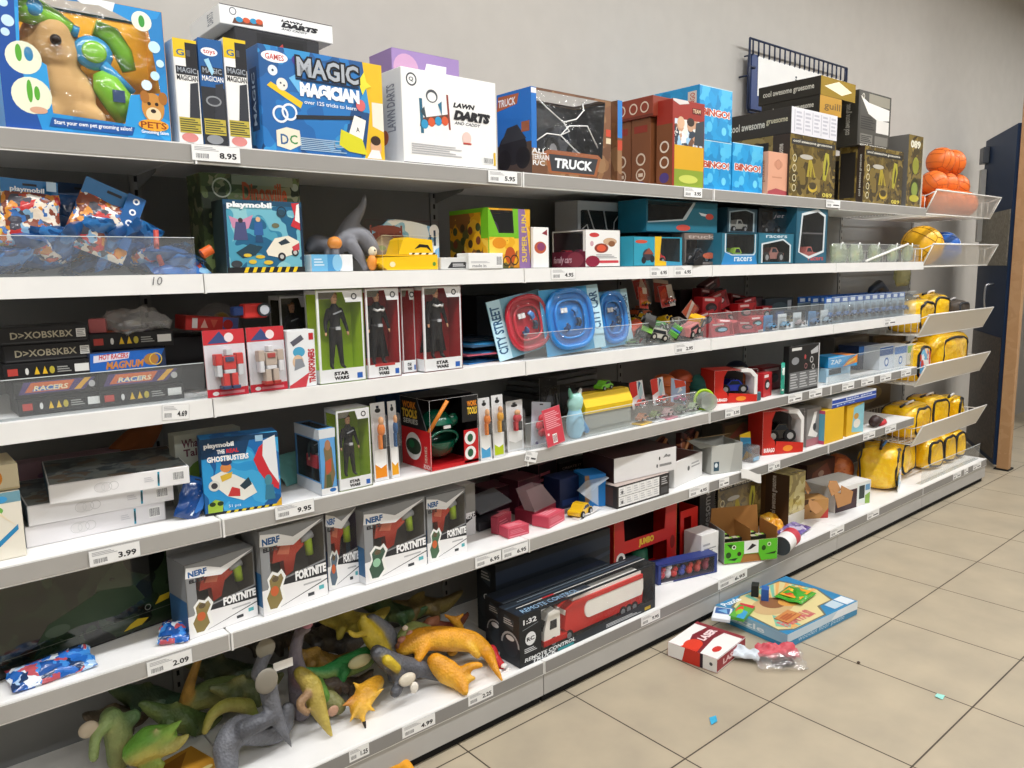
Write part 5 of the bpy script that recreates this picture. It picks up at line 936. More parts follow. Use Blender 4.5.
# action figures in window boxes
def figure(H, skin='d8a27c', suit='17171a', hair='9a6a3a', cape=False, boots='101012', masked=False):
    def f(root, W, D, Hb):
        s = H; x = W*.5; y = D*.5; z = Hb*.14; J = lambda a, q, dy=0: (x+a*s, y+dy*s, z+q*s)
        S = mat(suit, .6); K = mat(skin, .5); B = mat(boots, .3)
        ch = [([J(0, .52), J(0, .62), J(0, .72), J(0, .8)], [s*.075, s*.07, s*.088, s*.06], S), ([J(0, .8), J(0, .86)], [s*.03, s*.028], K), ([J(0, .9), J(0, .955)], [s*.046, s*.048], K),
              ([J(-.04, .5), J(-.055, .27), J(-.075, .04)], [s*.056, s*.042, s*.028], S), ([J(.04, .5), J(.06, .27), J(.08, .04)], [s*.056, s*.042, s*.028], S),
              ([J(-.075, .03), J(-.085, .012, -.06)], [s*.026, s*.022], B), ([J(.08, .03), J(.09, .012, -.06)], [s*.026, s*.022], B),
              ([J(-.09, .77), J(-.135, .62), J(-.15, .5, -.03)], [s*.036, s*.03, s*.022], S), ([J(.09, .77), J(.14, .62), J(.165, .49, -.03)], [s*.036, s*.03, s*.022], S),
              ([J(-.152, .48, -.03), J(-.155, .44, -.04)], [s*.022, s*.016], K), ([J(.167, .475, -.03), J(.172, .435, -.04)], [s*.022, s*.016], K)]
        o = organic('toy_figure', root, ch, s*.017, 3)
        b = MB()
        b.ball(J(0, .972, .014), (s*.054, s*.05, s*.042), mat(hair, .8)); b.build('hair', o)
        b = MB(); b.tube([J(.072*math.cos(a), .535, .066*math.sin(a)) for a in [2*PI*i/14 for i in range(14)]], s*.014, '3a3a3c', 6, closed=True); b.box(x-s*.03, x+s*.03, y-s*.095, y-s*.07, z+s*.515, z+s*.555, 'b9bcc0'); b.build('belt', o)
        b = MB()
        if masked: b.tube([J(-.085, .76, -.06), J(-.04, .735, -.1), J(0, .75, -.105), (J(.04, .735, -.1)), J(.085, .76, -.06)], s*.017, 'd4d4d2', 6)
        b.ball(J(-.018, .94, -.046), s*.006, '1a1a1a', 6, 4); b.ball(J(.018, .94, -.046), s*.006, '1a1a1a', 6, 4); b.ball(J(0, .922, -.05), (s*.008, s*.012, s*.012), skin, 6, 5); b.box(x-s*.016, x+s*.016, y-s*.05, y-s*.047, z+s*.897, z+s*.902, '8a4a40'); masked or b.prism([J(-.07, .73, -.088), J(.05, .77, -.088), J(.06, .755, -.09), J(-.06, .715, -.09)], (0, -.002, 0), '8f9296')
        b.build('face_and_sash', o)
        if cape:
            b = MB(); vs = []
            for j in range(8):
                for i in range(9): vs.append(J((i/8-.5)*(.16+.28*j/7), .8-.72*j/7, .1+.02*math.sin(i*2.2)))
            b.add(vs, [(j*9+i, j*9+i+1, (j+1)*9+i+1, (j+1)*9+i) for j in range(7) for i in range(8)], mat(suit, .8), True); b.add([(q[0], q[1]+.002, q[2]) for q in vs], [(j*9+i, j*9+i+1, (j+1)*9+i+1, (j+1)*9+i) for j in range(7) for i in range(8)], mat(suit, .8), True); b.build('cape', o)
    return f
def figbox(u0, u1, vt, y, bk, toy, lab, lev=2, d=.07, title='WARS', art2=()):
    return winbox('action_figure_box', lab, 'toy box', lev, (u0, y), (u1, y), vt, d, 'e4e5e6', [(.05, .15), (.95, .15), (.95, .97), (.05, .97)], bk, toy=toy, leftwin=[(.1, .15), (.95, .15), (.95, .95), (.1, .95)], art={'F': [('t', .3, .08, .62, .12, 'STAR', '1a1a1c', .06), ('t', .3, .03, .62, .07, title, '1a1a1c', .06), ('p', [(.8, .03), (.92, .03), (.92, .09), (.8, .09)], '2a5fb0'), ('p', [(.62, .86), (.95, .86), (.95, .97), (.55, .97)], 'e2e2e2'), ('o', .8, .92, .035, .014, '2a2a2c'), ('p', [(.05, .9), (.3, .9), (.4, .97), (.05, .97)], '5a564a')]+list(art2)})
figH = .2
figbox(320.5, 366.5, 290, .0, 'a6c81e', figure(.205), 'window box with fair haired black clad figure on lime green backing')
figbox(369, 402, 288, .0, 'b01f24', figure(.205, cape=True, masked=True, suit='121214', hair='141212'), 'window box with black caped figure on red backing beside the green backed one', art2=[('r', .2, .13, .8, .16, 'b83a3a')])
figbox(404, 417, 288, .03, 'b01f24', None, 'red backed window box edge squeezed between the two caped figures')
figbox(425, 463, 286, .0, 'a81c22', figure(.21, cape=True, masked=True, suit='121214', hair='141212'), 'window box with black caped figure at the end of the figure row')
figbox(284, 318, 296, .13, '3a3a20', figure(.18, suit='101014'), 'shadowed window box with dark figure deep behind the white robot box')
# flat blue packs
r8 = random.Random(8)
for i in range(6):
    p = stand(2, 470+r8.uniform(-3, 5), .05+.05*(i % 2), .0+.013*i)
    t = thing('flat_track_pack', ('flat blue track pack lying under the leaning red track card', 'flat dark blue pack second in the heap beside the caped figure', 'flat blue pack with pink edge in the heap beside the caped figure', 'flat dark pack in the upper heap beside the caped figure', 'flat grey blue pack near the top of the heap beside the caped figure', 'flat pack on top of the heap beside the caped figure')[i], 'toy pack', p, r8.uniform(-.12, .2))
    b = MB(); b.box(0, .17, 0, .2, 0, .0035, ('2a78b8', '1f3f64', 'b8586a', '20262e', '3a5a78', '2a3a4a')[i]); b.build('card', t)
    b = MB(); b.ball((.085, .09, .0045), (.07, .08, .0065), film('bubble_blue%d' % (i % 2), ('3f9ad8', '1a2a3c')[i % 2], body=.7, gloss=.3)); b.build('bubble', t)
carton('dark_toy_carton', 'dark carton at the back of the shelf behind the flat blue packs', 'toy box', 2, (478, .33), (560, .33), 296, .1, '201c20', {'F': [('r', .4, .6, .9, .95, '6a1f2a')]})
# tracks on cards
def track(u0, u1, vt, y, roll, ring, lab, base, yaw=0.):
    a = stand(2, u0, y); W = stand(2, u1, y).x-a.x; H = ZV(vt, a.x, y)-a.z
    t = thing('city_track_card', lab, 'toy pack', a, 0, None, (-.14, roll, yaw))
    b = MB(); b.box(0, W, 0, .003, 0, H, base); b.build('card', t)
    a_ = MB(); draw(a_, ((0, 0, 0), (W, 0, 0), (0, 0, H), (0, -1, 0)), [('r', .0, .0, .24, 1, 'bfe2ee') if roll < -.1 else ('r', .8, .0, 1, 1, 'bfe2ee')]+([('v', .03, .1, .2, .9, 'CITY STREET', '2a5a80', .03)] if roll < -.1 else [('v', .82, .3, .97, .9, 'CITY CAR', '2a5a80', .03)])); a_.build('printed_artwork', t)
    cx, cz = (W*.62, H*.5) if roll < -.1 else (W*.42, H*.52); rx, rz = W*.36, H*.43
    R_ = mat(ring, .25, 0, .5, .4)
    b = MB(); N = 36
    pp = lambda k, s: (cx+rx*s*math.copysign(abs(math.cos(2*PI*k/N))**.7, math.cos(2*PI*k/N)), -.012, cz+rz*s*math.copysign(abs(math.sin(2*PI*k/N))**.7, math.sin(2*PI*k/N)))
    b.tube([pp(k, 1) for k in range(N)], .009, R_, 8, closed=True); b.tube([pp(k, .68) for k in range(N)], .005, R_, 8, closed=True)
    v = [pp(k, 1) for k in range(N)]+[pp(k, .66) for k in range(N)]; v = [(q[0], -.006, q[2]) for q in v]
    b.add(v, [(k, (k+1) % N, N+(k+1) % N, N+k) for k in range(N)], R_); b.build('track_ring', t)
    b = MB(); b.prism([(q[0], -.004, q[2]) for q in [pp(k, .64) for k in range(N)]], (0, .002, 0), mat(ring, .3)); b.build('ring_floor', t)
    for k, (dx, dz, c) in enumerate(((-.3, .32, 'e6e6e6'), (-.25, -.3, '2a4a7a'), (.3, -.15, '2a3a4c'), (.2, .25, '3f7fc0'))): toy_car(t, Matrix.Translation((cx+rx*dx, -.012, cz+rz*dz)) @ Matrix.Rotation(PI/2, 4, 'X') @ Matrix.Rotation(.7*k, 4, 'Z'), .03, .016, .012, c, name='small_car')
    b = MB(); b.prism([(cx+rx*1.08*math.cos(2*PI*k/28), -.004, cz+rz*1.08*math.sin(2*PI*k/28)) for k in range(28)], (0, -.024, 0), BLIST, True); b.build('bubble', t)
    return t
track(500, 552, 301, .035, -.16, 'c8283a', 'leaning card with red oval car track beside the flat blue packs', '7fb4c8')
track(548, 606, 290, .012, -.055, '1f86d8', 'card with bright blue oval car track standing foremost', '4aa4d4', .0)
bpy.context.view_layer.update()
track(602, 634, 292, .06, -.06, '1f86d8', 'second blue oval track card half hidden behind the foremost one', '6fb4d8')
# heap of small toy trucks on cards
def mini_truck(p, L, c, c2, rot, lab, style='pickup', grp=None):
    p.z = max(p.z, DECK[2]+.008+abs(math.sin(rot[1]))*L*.5+abs(math.sin(rot[0]))*L*.22)
    t = thing('small_toy_truck', lab, 'toy truck', p, 0, grp, rot)
    b = MB(); car_body(b, L, L*.42, L*.5, c, style=style); b.box(-.3*L, .1*L, -L*.215, L*.215, .32*L, .36*L, c2); b.build('truck_body', t)
    wheels(t, Matrix(), (-.3*L, .3*L), (-L*.21, L*.21), L*.15, L*.1, '141414', 'd8d8d4'); return t
mini_truck(PT(642, 327, .14), .105, 'e3b41c', '2a2a2a', (.2, .1, .1), 'yellow and black toy truck with big wheels high in the heap')
mini_truck(PT(666, 328, .12), .1, 'e8bc20', 'c8a010', (-.3, -.35, .3), 'yellow toy truck tipped nose up beside the big wheeled one')
mini_truck(PT(693, 343, .05), .115, 'e3ac1c', 'b8322a', (.35, -.45, .2), 'big yellow and red toy truck lying on its side at the front of the heap')
mini_truck(PT(645, 345, .04), .1, '2a2a28', '6fae2a', (.7, -.9, .3), 'black and green toy truck lying upside against the blue track')
def loose_card(u, v, y, W, H, c, art, rot, lab, name='toy_card_pack', cat='toy pack', toy=None, bub=(.15, .1, .85, .7)):
    return blister_card(name, lab, PT(u, v, y), W, H, .028, c, bub, toy, rot, None, art, cat)
loose_card(646, 352, .04, .07, .06, 'e4e4e2', [('r', 0, .72, 1, .9, 'c8322e')], (-.3, -.6, .1), 'white card pack with red stripe at the front of the heap', toy=None)
loose_card(640, 308, .15, .06, .085, 'c83a2a', [('p', [(.1, .1), (.9, .4), (.8, .95), (.2, .8)], 'd96a3a'), ('r', .5, .7, 1, 1, 'e8dcd0')], (-.2, .1, .1), 'orange red card pack standing at the back of the heap', toy=carpart('d9a02a', 'pickup'))
loose_card(662, 308, .16, .08, .09, 'b8322a', [('r', .6, 0, 1, 1, 'd8d4cc'), ('p', [(.1, .2), (.55, .5), (.5, .9), (.1, .7)], 'd9583a')], (-.2, -.1, -.1), 'red and white card pack at the back of the heap', toy=carpart('c84a2a', 'pickup'))
loose_card(668, 342, .06, .07, .05, 'd94a34', [('p', [(.1, .1), (.9, .3), (.6, .9)], 'e8c8b0')], (-.5, .5, .3), 'small red card pack across the middle of the heap', toy=None)
loose_card(676, 346, .05, .06, .05, '3a6ac0', [('r', 0, 0, .5, 1, '5ab03a'), ('e', .7, .5, .2, .3, 'e8e8e8')], (-.7, .3, .2), 'blue and green card pack low in the heap', toy=None)
loose_card(690, 322, .1, .1, .055, 'd9623a', [('p', [(0, .3), (1, .6), (1, .9), (0, .5)], 'e8dcd0'), ('r', 0, 0, 1, .2, 'b03a2a')], (-.5, -.5, .2), 'long orange card pack pointing up out of the heap', toy=None)
for i, (u, v, c) in enumerate(((634, 362, 'b8c0b8'), (652, 366, 'c8b8a8'), (668, 364, 'a8b8a8'), (686, 360, 'c8c8b8'), (700, 358, 'd8a8a0'))):
    t = thing('clear_car_pack', 'clear car pack lying low behind the acrylic under the truck heap', 'toy pack', stand(2, u, .035, .004), .2*(i-2), 'clear packs under the truck heap')
    b = MB(); b.box(-.035, .035, 0, .05, 0, .003, c); b.build('card', t); toy_car(t, Matrix.Translation((0, .025, .003)), .055, .026, .02, ('7a9a6a', 'b0a090', '6a8a6a', '9a9a8a', 'b06a5a')[i]); b = MB(); b.box(-.031, .031, .006, .044, .003, .03, BLIST, .004); b.build('bubble', t)
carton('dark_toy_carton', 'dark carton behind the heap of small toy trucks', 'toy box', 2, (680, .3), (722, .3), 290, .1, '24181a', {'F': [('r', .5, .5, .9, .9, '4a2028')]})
# red car packs
RD = mat('b81f28', .35)
def redpack(u, v, y, W, H, rot, lab, car='c8c8cc', c=RD, grp=None):
    p = PT(u, v, y); p.z = max(p.z, DECK[2]+GAP+max(0, math.sin(rot[1]))*W) if y < .3 and v > 295 else p.z
    t = thing('red_car_pack', lab, 'toy pack', p, 0, grp, rot)
    b = MB(); b.box(0, W, 0, .045, 0, H, c, .0015); b.build('carton', t); print_faces(t, W, .045, H, {'F': [('e', .45, .5, .3, .22, '2a1a1e'), ('e', .5, .48, .2, .12, car), ('r', .1, .8, .6, .92, 'e8d0d0'), ('p', [(.8, .1), (.95, .1), (.95, .9), (.8, .7)], '8a1820')]}); return t
redpack(702, 318, .12, .15, .09, (0, .05, .05), 'upright red car pack with white edged print at the back', '4a4a50')
redpack(703, 331, .06, .13, .07, (-.3, -.15, .1), 'red car pack tilted forward beside the yellow and red truck', '3a3a42')
redpack(722, 333, .05, .14, .065, (-.5, .1, -.05), 'red car pack lying lowest next to the acrylic guard', '5a5a60')
redpack(738, 322, .09, .15, .08, (0, 0, .05), 'red car pack standing behind the pale blue car one', 'c8a0a0')
redpack(750, 331, .03, .13, .062, (0, .0, .03), 'red car pack with a pale blue car in its window', '8fc4d0')
redpack(712, 345, .02, .16, .06, (-.2, 0, .0), 'red car pack pressed against the acrylic guard', '8ab0c8', c=mat('b8434a', .4))
redpack(740, 342, .02, .14, .05, (-.3, .05, .0), 'red car pack lying under the pale blue car one behind the acrylic', '9a6a70', c=mat('a8303a', .4))
def greypack(u0, u1, vt, y, c, lab, art):
    carton('silver_car_box', lab, 'toy box', 2, (u0, y), (u1, y), vt, .08, c, {'F': art})
for i, (u, v, y, W_, H_, r_, c) in enumerate(((700, 306, .24, .12, .08, (0, .1, .1), '7a2028'), (716, 312, .18, .13, .075, (-.2, -.2, .1), 'b8202a'), (730, 308, .26, .12, .07, (0, .15, 0), '8a1c24'), (727, 322, .1, .12, .06, (-.3, .2, .1), 'c02830'), (745, 313, .16, .12, .06, (-.1, -.1, .1), 'a8202a'), (706, 296, .3, .14, .05, (0, -.3, .1), '5a2024'), (762, 322, .1, .1, .07, (0, 0, .1), 'b01f28'))):
    redpack(u, v, y, W_, H_, r_, ('dark red car pack at the back against the dark carton', 'red car pack leaning over the middle of the red heap', 'maroon car pack deep behind the red heap', 'red car pack tipped sideways on the red heap', 'red car pack on top behind the pale blue car one', 'brown red car pack slanting up at the very back', 'red car pack standing beside the navy carton')[i], ('9a9aa0', 'd8c8c8', '4a4a4a', 'e0d0d0', '2a2a30', '6a5a5a', 'c8d0d8')[i], mat(c, .35))
for i, (u, v, y, L, r_, c, c2) in enumerate(((634, 334, .1, .1, (.4, -.3, .2), 'c84a2a', '2a2a2a'), (656, 340, .07, .1, (.3, .5, .4), '3f8a3a', 'd8d8d0'), (680, 332, .12, .1, (-.2, .3, .1), 'd8d4cc', 'b8322a'), (672, 352, .03, .09, (.6, -.2, .5), '5aa83a', '2a5aa8'), (655, 356, .02, .09, (.2, .2, -.2), 'c8c8c0', '3a3a3a'), (690, 354, .02, .1, (.1, -.2, .2), 'd88a8a', 'b83a3a'), (640, 318, .2, .1, (0, .1, .1), 'a8502a', '2a2a2a'))):
    mini_truck(PT(u, v, y), L, c, c2, r_, ('orange red toy truck half hidden beside the second blue track', 'green toy truck tipped on its nose in the heap', 'white and red toy truck lying high in the heap', 'bright green and blue toy truck low behind the acrylic', 'pale toy truck upright at the foot of the heap', 'pink and red toy truck low at the end of the heap', 'rusty toy truck in shadow at the back of the heap')[i], ('van', 'pickup', 'van', 'pickup', 'van', 'van', 'pickup')[i])
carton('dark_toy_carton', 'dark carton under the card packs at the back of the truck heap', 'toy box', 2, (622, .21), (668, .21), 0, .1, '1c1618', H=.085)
loose_card(637, 300, .22, .09, .1, '9a2a24', [('p', [(.1, .1), (.9, .3), (.7, .9)], 'c8a890'), ('r', .0, .8, 1, 1, 'd8cfc4')], (-.2, -.15, .1), 'dark red card pack upright at the very back of the truck heap', toy=None)
loose_card(655, 302, .24, .1, .1, 'a83a2a', [('p', [(.1, .2), (.8, .3), (.5, .9)], '6a2a20'), ('r', .0, .84, 1, 1, 'c8b8a8')], (-.2, .1, .0), 'brick red card pack upright at the very back of the truck heap', toy=None)
greypack(740, 762, 298, .22, '3a2a30', 'dark red and grey car carton high at the back behind the red packs', [('r', .1, .1, .9, .45, 'b83038'), ('e', .5, .3, .2, .12, '2a2a2e'), ('e', .5, .75, .3, .15, '5a4a4a')])
greypack(765, 792, 299, .2, '2f363c', 'dark grey car carton with clear top beside the dark red one', [('r', .05, .05, .95, .35, '9aa0a4'), ('e', .5, .65, .3, .2, '4a5a60'), ('r', .8, .4, .95, .9, 'b0b4b8')])
carton('navy_car_box', 'navy blue upright car carton beside the red packs', 'toy box', 2, (775, .08), (784, .08), 311, .06, '1a2c4e', {'F': [('r', .1, .6, .9, .95, '24406e')]})
for i, (u0, u1, vt) in enumerate(((785, 806, 312), (807, 829, 311), (830, 846, 309))):
    winbox('blue_car_box', ('long clear fronted blue car box beside the navy carton', 'long clear fronted blue car box in the middle of the silver row', 'dark ended blue car box at the far end of the silver row')[i], 'toy box', 2, (u0, .1), (u1, .1), vt, .1, '32506a', [(.05, .3), (.95, .3), (.95, .95), (.05, .95)], '22303c', toy=inbox(('b8a86a', '3a5a7a', '2a2a34')[i], 'car', .8, h=.6), art={'F': [('r', 0, 0, 1, .28, 'd5d9dc' if i < 2 else '8a9aa8')]})
for i, (u, y, c) in enumerate(((768, .03, '5a9ac8'), (782, .03, '7fb0d0'), (797, .035, 'b8a8a8'), (812, .03, '6a8ab0'), (824, .03, '9ab0c0'))):
    t = thing('blister_car', 'small car in a clear pack behind the acrylic in front of the silver row', 'toy pack', stand(2, u, y), 0, 'small clear packs before the silver row')
    b = MB(); b.box(-.035, .035, 0, .003, 0, .07, ('4a8ac0', 'd8dde0', 'c9d3d8', '5a8ab8', 'd0d8dc')[i]); b.build('card', t); toy_car(t, Matrix.Translation((0, -.016, .012)), .055, .022, .024, c)
    b = MB(); b.box(-.03, .03, -.028, 0, .004, .045, BLIST, .004); b.build('bubble', t)
# rows of blue car packs
r9 = random.Random(9); first = None
for i in range(11):
    for j in range(3):
        p = Vector((3.04+i*.082, .04+j*.07, DECK[2]+GAP))
        if first is None:
            t = thing('blue_car_pack', 'blue topped clear car pack in the neat rows behind the tall acrylic guard', 'toy pack', p, 0, 'rows of blue car packs')
            b = MB(); b.box(-.037, .037, 0, .003, 0, .115, mat('9fb4c2', .3)); b.box(-.037, .037, -.0008, .0038, .1, .13, mat('1f5aa8', .3)); b.box(-.02, .025, -.0016, -.0008, .105, .122, mat('d8e2ea', .3)); b.build('card', t)
            toy_car(t, Matrix.Translation((0, -.018, .03)), .06, .026, .026, '4a6a9a'); b = MB(); b.box(-.032, .032, -.034, -.001, .012, .09, BLIST, .005); b.build('bubble', t); first = t
        else:
            c = another(first, p, (0, 0, r9.uniform(-.06, .06)))
for i, (u, v, c) in enumerate(((851, 302, 'd8d8d8'), (868, 301, 'c9ccd0'), (882, 300, '2a2a30'), (890, 302, 'd0d4d8'), (904, 299, '3a4a4a'))):
    t = thing('loose_car_pack', 'loose car pack lying flat on top of the blue car rows', 'toy pack', PT(u, v, .1), 0, 'loose packs on the blue car rows', (.25, .1*(i-2), .3*i))
    b = MB(); b.box(-.06, .06, -.035, .035, 0, .004, c); b.box(-.045, .045, -.025, .025, .004, .026, ('3a3a3e', '6a6a6e', '1d2026', '50555a', '22282a')[i], .006); b.build('pack', t)
t = thing('dark_cable_pack', 'dark blue coiled pack arching over the blue car rows', 'toy pack', PT(878, 300, .17), 0); b = MB(); b.tube([(-.13, 0, 0), (-.08, 0, .06), (0, 0, .085), (.08, 0, .05), (.15, 0, -.005)], [.012, .022, .03, .024, .01], '1d2b40', 10); b.build('coil', t)
t = thing('hanging_clear_bag', 'empty clear yellowish bag hanging from the shelf edge at the back', 'plastic bag', PT(902, 283, .3), 0); b = MB(); b.T = Matrix.Translation((0, 0, -.02)); b.pillow(.16, .16, .06, film('yellowish', 'dfe0b0', body=.35, gloss=.1, crinkle=.5), seed=91, crin=.01); b.build('pouch', t)
# ================================================================ fourth shelf
cas = {'F': [('r', 0, .84, 1, 1, '6f9aa8'), ('p', [(0, .12), (.35, .02), (.92, .42), (.92, .5), (.34, .1), (0, .18)], '2a86b8'), ('e', .42, .5, .14, .1, 'd9824a'), ('p', [(.4, .45), (.5, .62), (.58, .7), (.56, .45)], 'd9743c'), ('e', .56, .74, .16, .07, '6ab04a'), ('t', .05, .3, .4, .36, 'castle', 'c8583a'), ('e', .7, .9, .1, .05, '3f9ad0'), ('p', [(.3, .68), (.6, .8), (.75, .62), (.92, .46), (.6, .72)], 'e9d9b8')]}
ra, wa, da, ha = carton('castle_puzzle_box', 'cream and blue carton with orange castle picture at the dim end of the shelf', 'toy box', 3, (-40, .035), (27, .035), 490, .16, 'e6e0d0', cas, vref=1)
carton('beige_toy_box', 'beige carton lying on the castle picture carton', 'toy box', 3, (-40, .045), (20, .045), 463, .14, 'dccfae', {'F': [('e', .62, .5, .1, .3, 'd98a2a'), ('r', 0, .0, 1, .08, 'c8b890')]}, z0=DECK[3]+2*GAP+ha, vref=1)
carton('pink_puzzle_box', 'dusty pink flat carton standing behind the pile of white puzzle boxes', 'toy box', 3, (16, .375), (125, .375), 466, .06, 'a88a96', {'F': [('o', .84, .74, .22, .05, 'a84a6a'), ('t', .6, .8, .7, .92, '13-', '4a5a6a'), ('e', .3, .72, .08, .06, '8a6a8a')]})
pz = {'F': [('e', .36, .5, .05, .3, 'dedcdc'), ('o', .34, .5, .26, .03, 'cfcfcf'), ('o', .39, .5, .26, .03, 'cfcfcf'), ('o', .44, .52, .24, .03, 'cfcfcf'), ('p', [(.755, .1), (.77, .1), (.775, .9), (.76, .9)], '2a9ab8'), ('e', .765, .5, .008, .3, '14505f'), ('b', .87, .25, .96, .8, '55555a'), ('l', .66, .4, .73, .7, 3, 'd0d0d4')], 'T': [('r', .01, .02, .99, .98, busy('puzzle_lid', ['6a7478', '7f888a', '5a6468', '4a5458', '8a8f8c', '7a6a5a'], 26, dist=1))], 'L': [('r', 0, 0, 1, 1, '3a5a70')]}
r1_, w1_, d1_, h1_ = carton('white_puzzle_box', 'white sided puzzle box at the bottom of the pile of three', 'puzzle box', 3, (27, .085), (166, .085), 528, .27, 'e6e4e6', pz)
r2_, w2_, d2_, h2_ = carton('white_puzzle_box', 'white sided puzzle box in the middle of the pile of three', 'puzzle box', 3, (29, .08), (174, .07), 507, .27, 'eae9ea', pz, z0=DECK[3]+2*GAP+h1_)
carton('white_puzzle_box', 'white sided puzzle box with grey lid topmost of the pile of three', 'puzzle box', 3, (50, .06), (190, .025), 486, .28, 'efeeee', pz, z0=DECK[3]+3*GAP+h1_+h2_)
t = thing('brown_soft_toy', 'brown orange soft toy slumped at the back behind the white puzzle pile', 'soft toy', PT(128, 460, .41), 0, None, (0, .5, 0)); organic('plush_body', t, [([(-.03, 0, 0), (0, 0, .05), (.02, 0, .11)], [.035, .045, .03], mat('a8643a', .9)), ([(.01, 0, .03), (.05, -.01, .0)], [.024, .02], mat('a8643a', .9))], .007)
foil_bag('blue_foil_pack', 'dark blue foil pack leaning between the white puzzles and the blue ghost set', 'foil bag', PT(186, 519, .05), .06, .09, .012, mat('14407e', .25, 0, .5, .5), mat('1f5aa0', .3), (-.2, .38, -.2), None, .2, 5, [('r', .45, .1, .7, .4, 'd5e2ee'), ('c', .6, .62, .08, 'e8eef4'), ('p', [(.7, .1), (1, .3), (1, .9), (.8, .6)], '2a6ab4')])
carton('white_book_box', 'pale grey green picture carton behind the blue ghost set', 'toy box', 3, (180, .13), (245, .13), 436, .05, 'bfc2b4', {'F': [('t', .1, .82, .42, .93, 'Whale', '6a3f4a', .03), ('t', .12, .7, .4, .8, 'Tale', '6a3f4a', .03), ('e', .4, .42, .26, .22, '6a8a3a'), ('e', .1, .5, .08, .1, '8a9a5a')]})
gsky = busy('bright_blue_print', ['1f7fc0', '2a94d0', '1a6aae', '3fa8dc', '155a98'], 10, dist=1.8)
carton('ghost_bike_set', 'bright blue play set carton with flying white bike beside the puzzle boxes', 'toy box', 3, (205.5, .04), (282, .0), 440, .065, gsky, {'F': [
    ('r', 0, .93, 1, 1, '123a5c'), ('p', [(0, .74), (.56, .74), (.62, .93), (0, .93)], '163f66'), ('T', .04, .86, .42, .94, 'playmobil', 'f2f4f6', .05), ('t', .20, .79, .3, .845, 'THE', 'f2f2f2', .05), ('t', .32, .79, .48, .845, 'REAL', 'c8323a', .05), ('T', .07, .69, .6, .765, 'GHOSTBUSTERS', 'f4f4f4', .05), ('r', .7, .9, .8, .98, '9fc4dc'),
    ('p', [(.72, .5), (.66, .66), (.74, .82), (.9, .94), (.96, .9), (.8, .7), (.99, .34), (.97, .22), (.85, .3), (.78, .4)], 'd0303c'), ('p', [(.8, .9), (.96, .96), (.98, .3), (.86, .5), (.78, .7)], 'eceef0'),
    ('p', [(.1, .5), (.24, .56), (.4, .5), (.62, .36), (.68, .22), (.5, .14), (.3, .22), (.18, .34)], 'e8e6dc'), ('p', [(.3, .22), (.36, .34), (.46, .3), (.46, .2)], 'c83a3a'), ('p', [(.46, .34), (.58, .44), (.62, .34), (.52, .28)], '2a3f4a'), ('c', .14, .38, .07, 'd8d8d0'), ('c', .14, .38, .04, '3a3a40'), ('e', .3, .6, .07, .06, 'd8894a'), ('e', .31, .67, .07, .04, '2a3f6a'), ('p', [(.22, .5), (.38, .54), (.36, .46), (.24, .42)], 'd8b23a'),
    ('e', .84, .36, .05, .08, '4a8a9a'), ('p', [(.8, .3), (.9, .3), (.92, .1), (.78, .1)], '3a7a94'), ('p', [(.04, .02), (.22, .02), (.24, .16), (.14, .2), (.04, .14)], '9ab83a'), ('e', .1, .14, .04, .03, '2a3a1a'), ('e', .2, .14, .04, .03, '2a3a1a'), ('r', 0, 0, 1, .03, '1c1c1e')]+[('p', [(.26+.1*i, 0), (.31+.1*i, 0), (.33+.1*i, .03), (.28+.1*i, .03)], 'd8c02a') for i in range(7)]+[('p', [(.9, 0), (1, 0), (1, .12)], 'd8a82a'), ('t', .3, .06, .46, .11, '51 pcs', 'c8e0ee')], 'L': [('r', 0, 0, 1, 1, '1c5a90')]})
t = thing('teal_pouch', 'small teal see-through pouch lying behind the ghost set', 'pouch', stand(3, 300, .17), .3, None, (-.7, 0, .3)); b = MB(); b.pillow(.1, .1, .02, mat('6fb0a8', .3), seed=14); b.build('pouch', t)
# figure window box with clear flank
def side_fig(root, W, D, H):
    figure(.14, hair='6a4a2a', suit='2a3a3a')(root, W, D, H)
    b = MB(); b.box(.01, .02, D*.3, D*.7, H*.35, H*.55, 'b8303a', .002); b.build('toy_pack', root)
winbox('figure_side_window_box', 'tall box with clear flank and soldier picture on its narrow blue front', 'toy box', 3, (322, -.0), (338, -.0), 430, .15, '5fa0d8', [(.1, .25), (.11, .25), (.11, .26), (.1, .26)], '2c2f30', leftwin=[(.05, .2), (.95, .2), (.95, .82), (.05, .82)], topwin=RECT(.1, .1, .9, .9), toy=side_fig, art={'F': [('r', 0, .86, 1, 1, 'd9dde0'), ('p', [(.15, .1), (.3, .5), (.25, .7), (.5, .82), (.75, .7), (.8, .5), (.9, .3), (.7, .12)], '7a6a4a'), ('e', .5, .75, .18, .08, 'a87a5a'), ('p', [(.3, .5), (.7, .55), (.65, .35), (.35, .3)], 'b8543a'), ('p', [(.35, .3), (.6, .3), (.7, .05), (.3, .05)], '4f5a3a'), ('r', 0, 0, 1, .1, 'e4e4e4'), ('e', .7, .06, .2, .03, '2a6ab0')], 'L': [('r', 0, 0, 1, .18, 'd9dcde'), ('r', 0, .84, 1, 1, 'dfe3e6')]})
figbox(340, 373, 411, .0, '97b520', figure(.17, hair='6a4a2a'), 'window box with long haired dark figure on lime backing under the white shelf', lev=3)
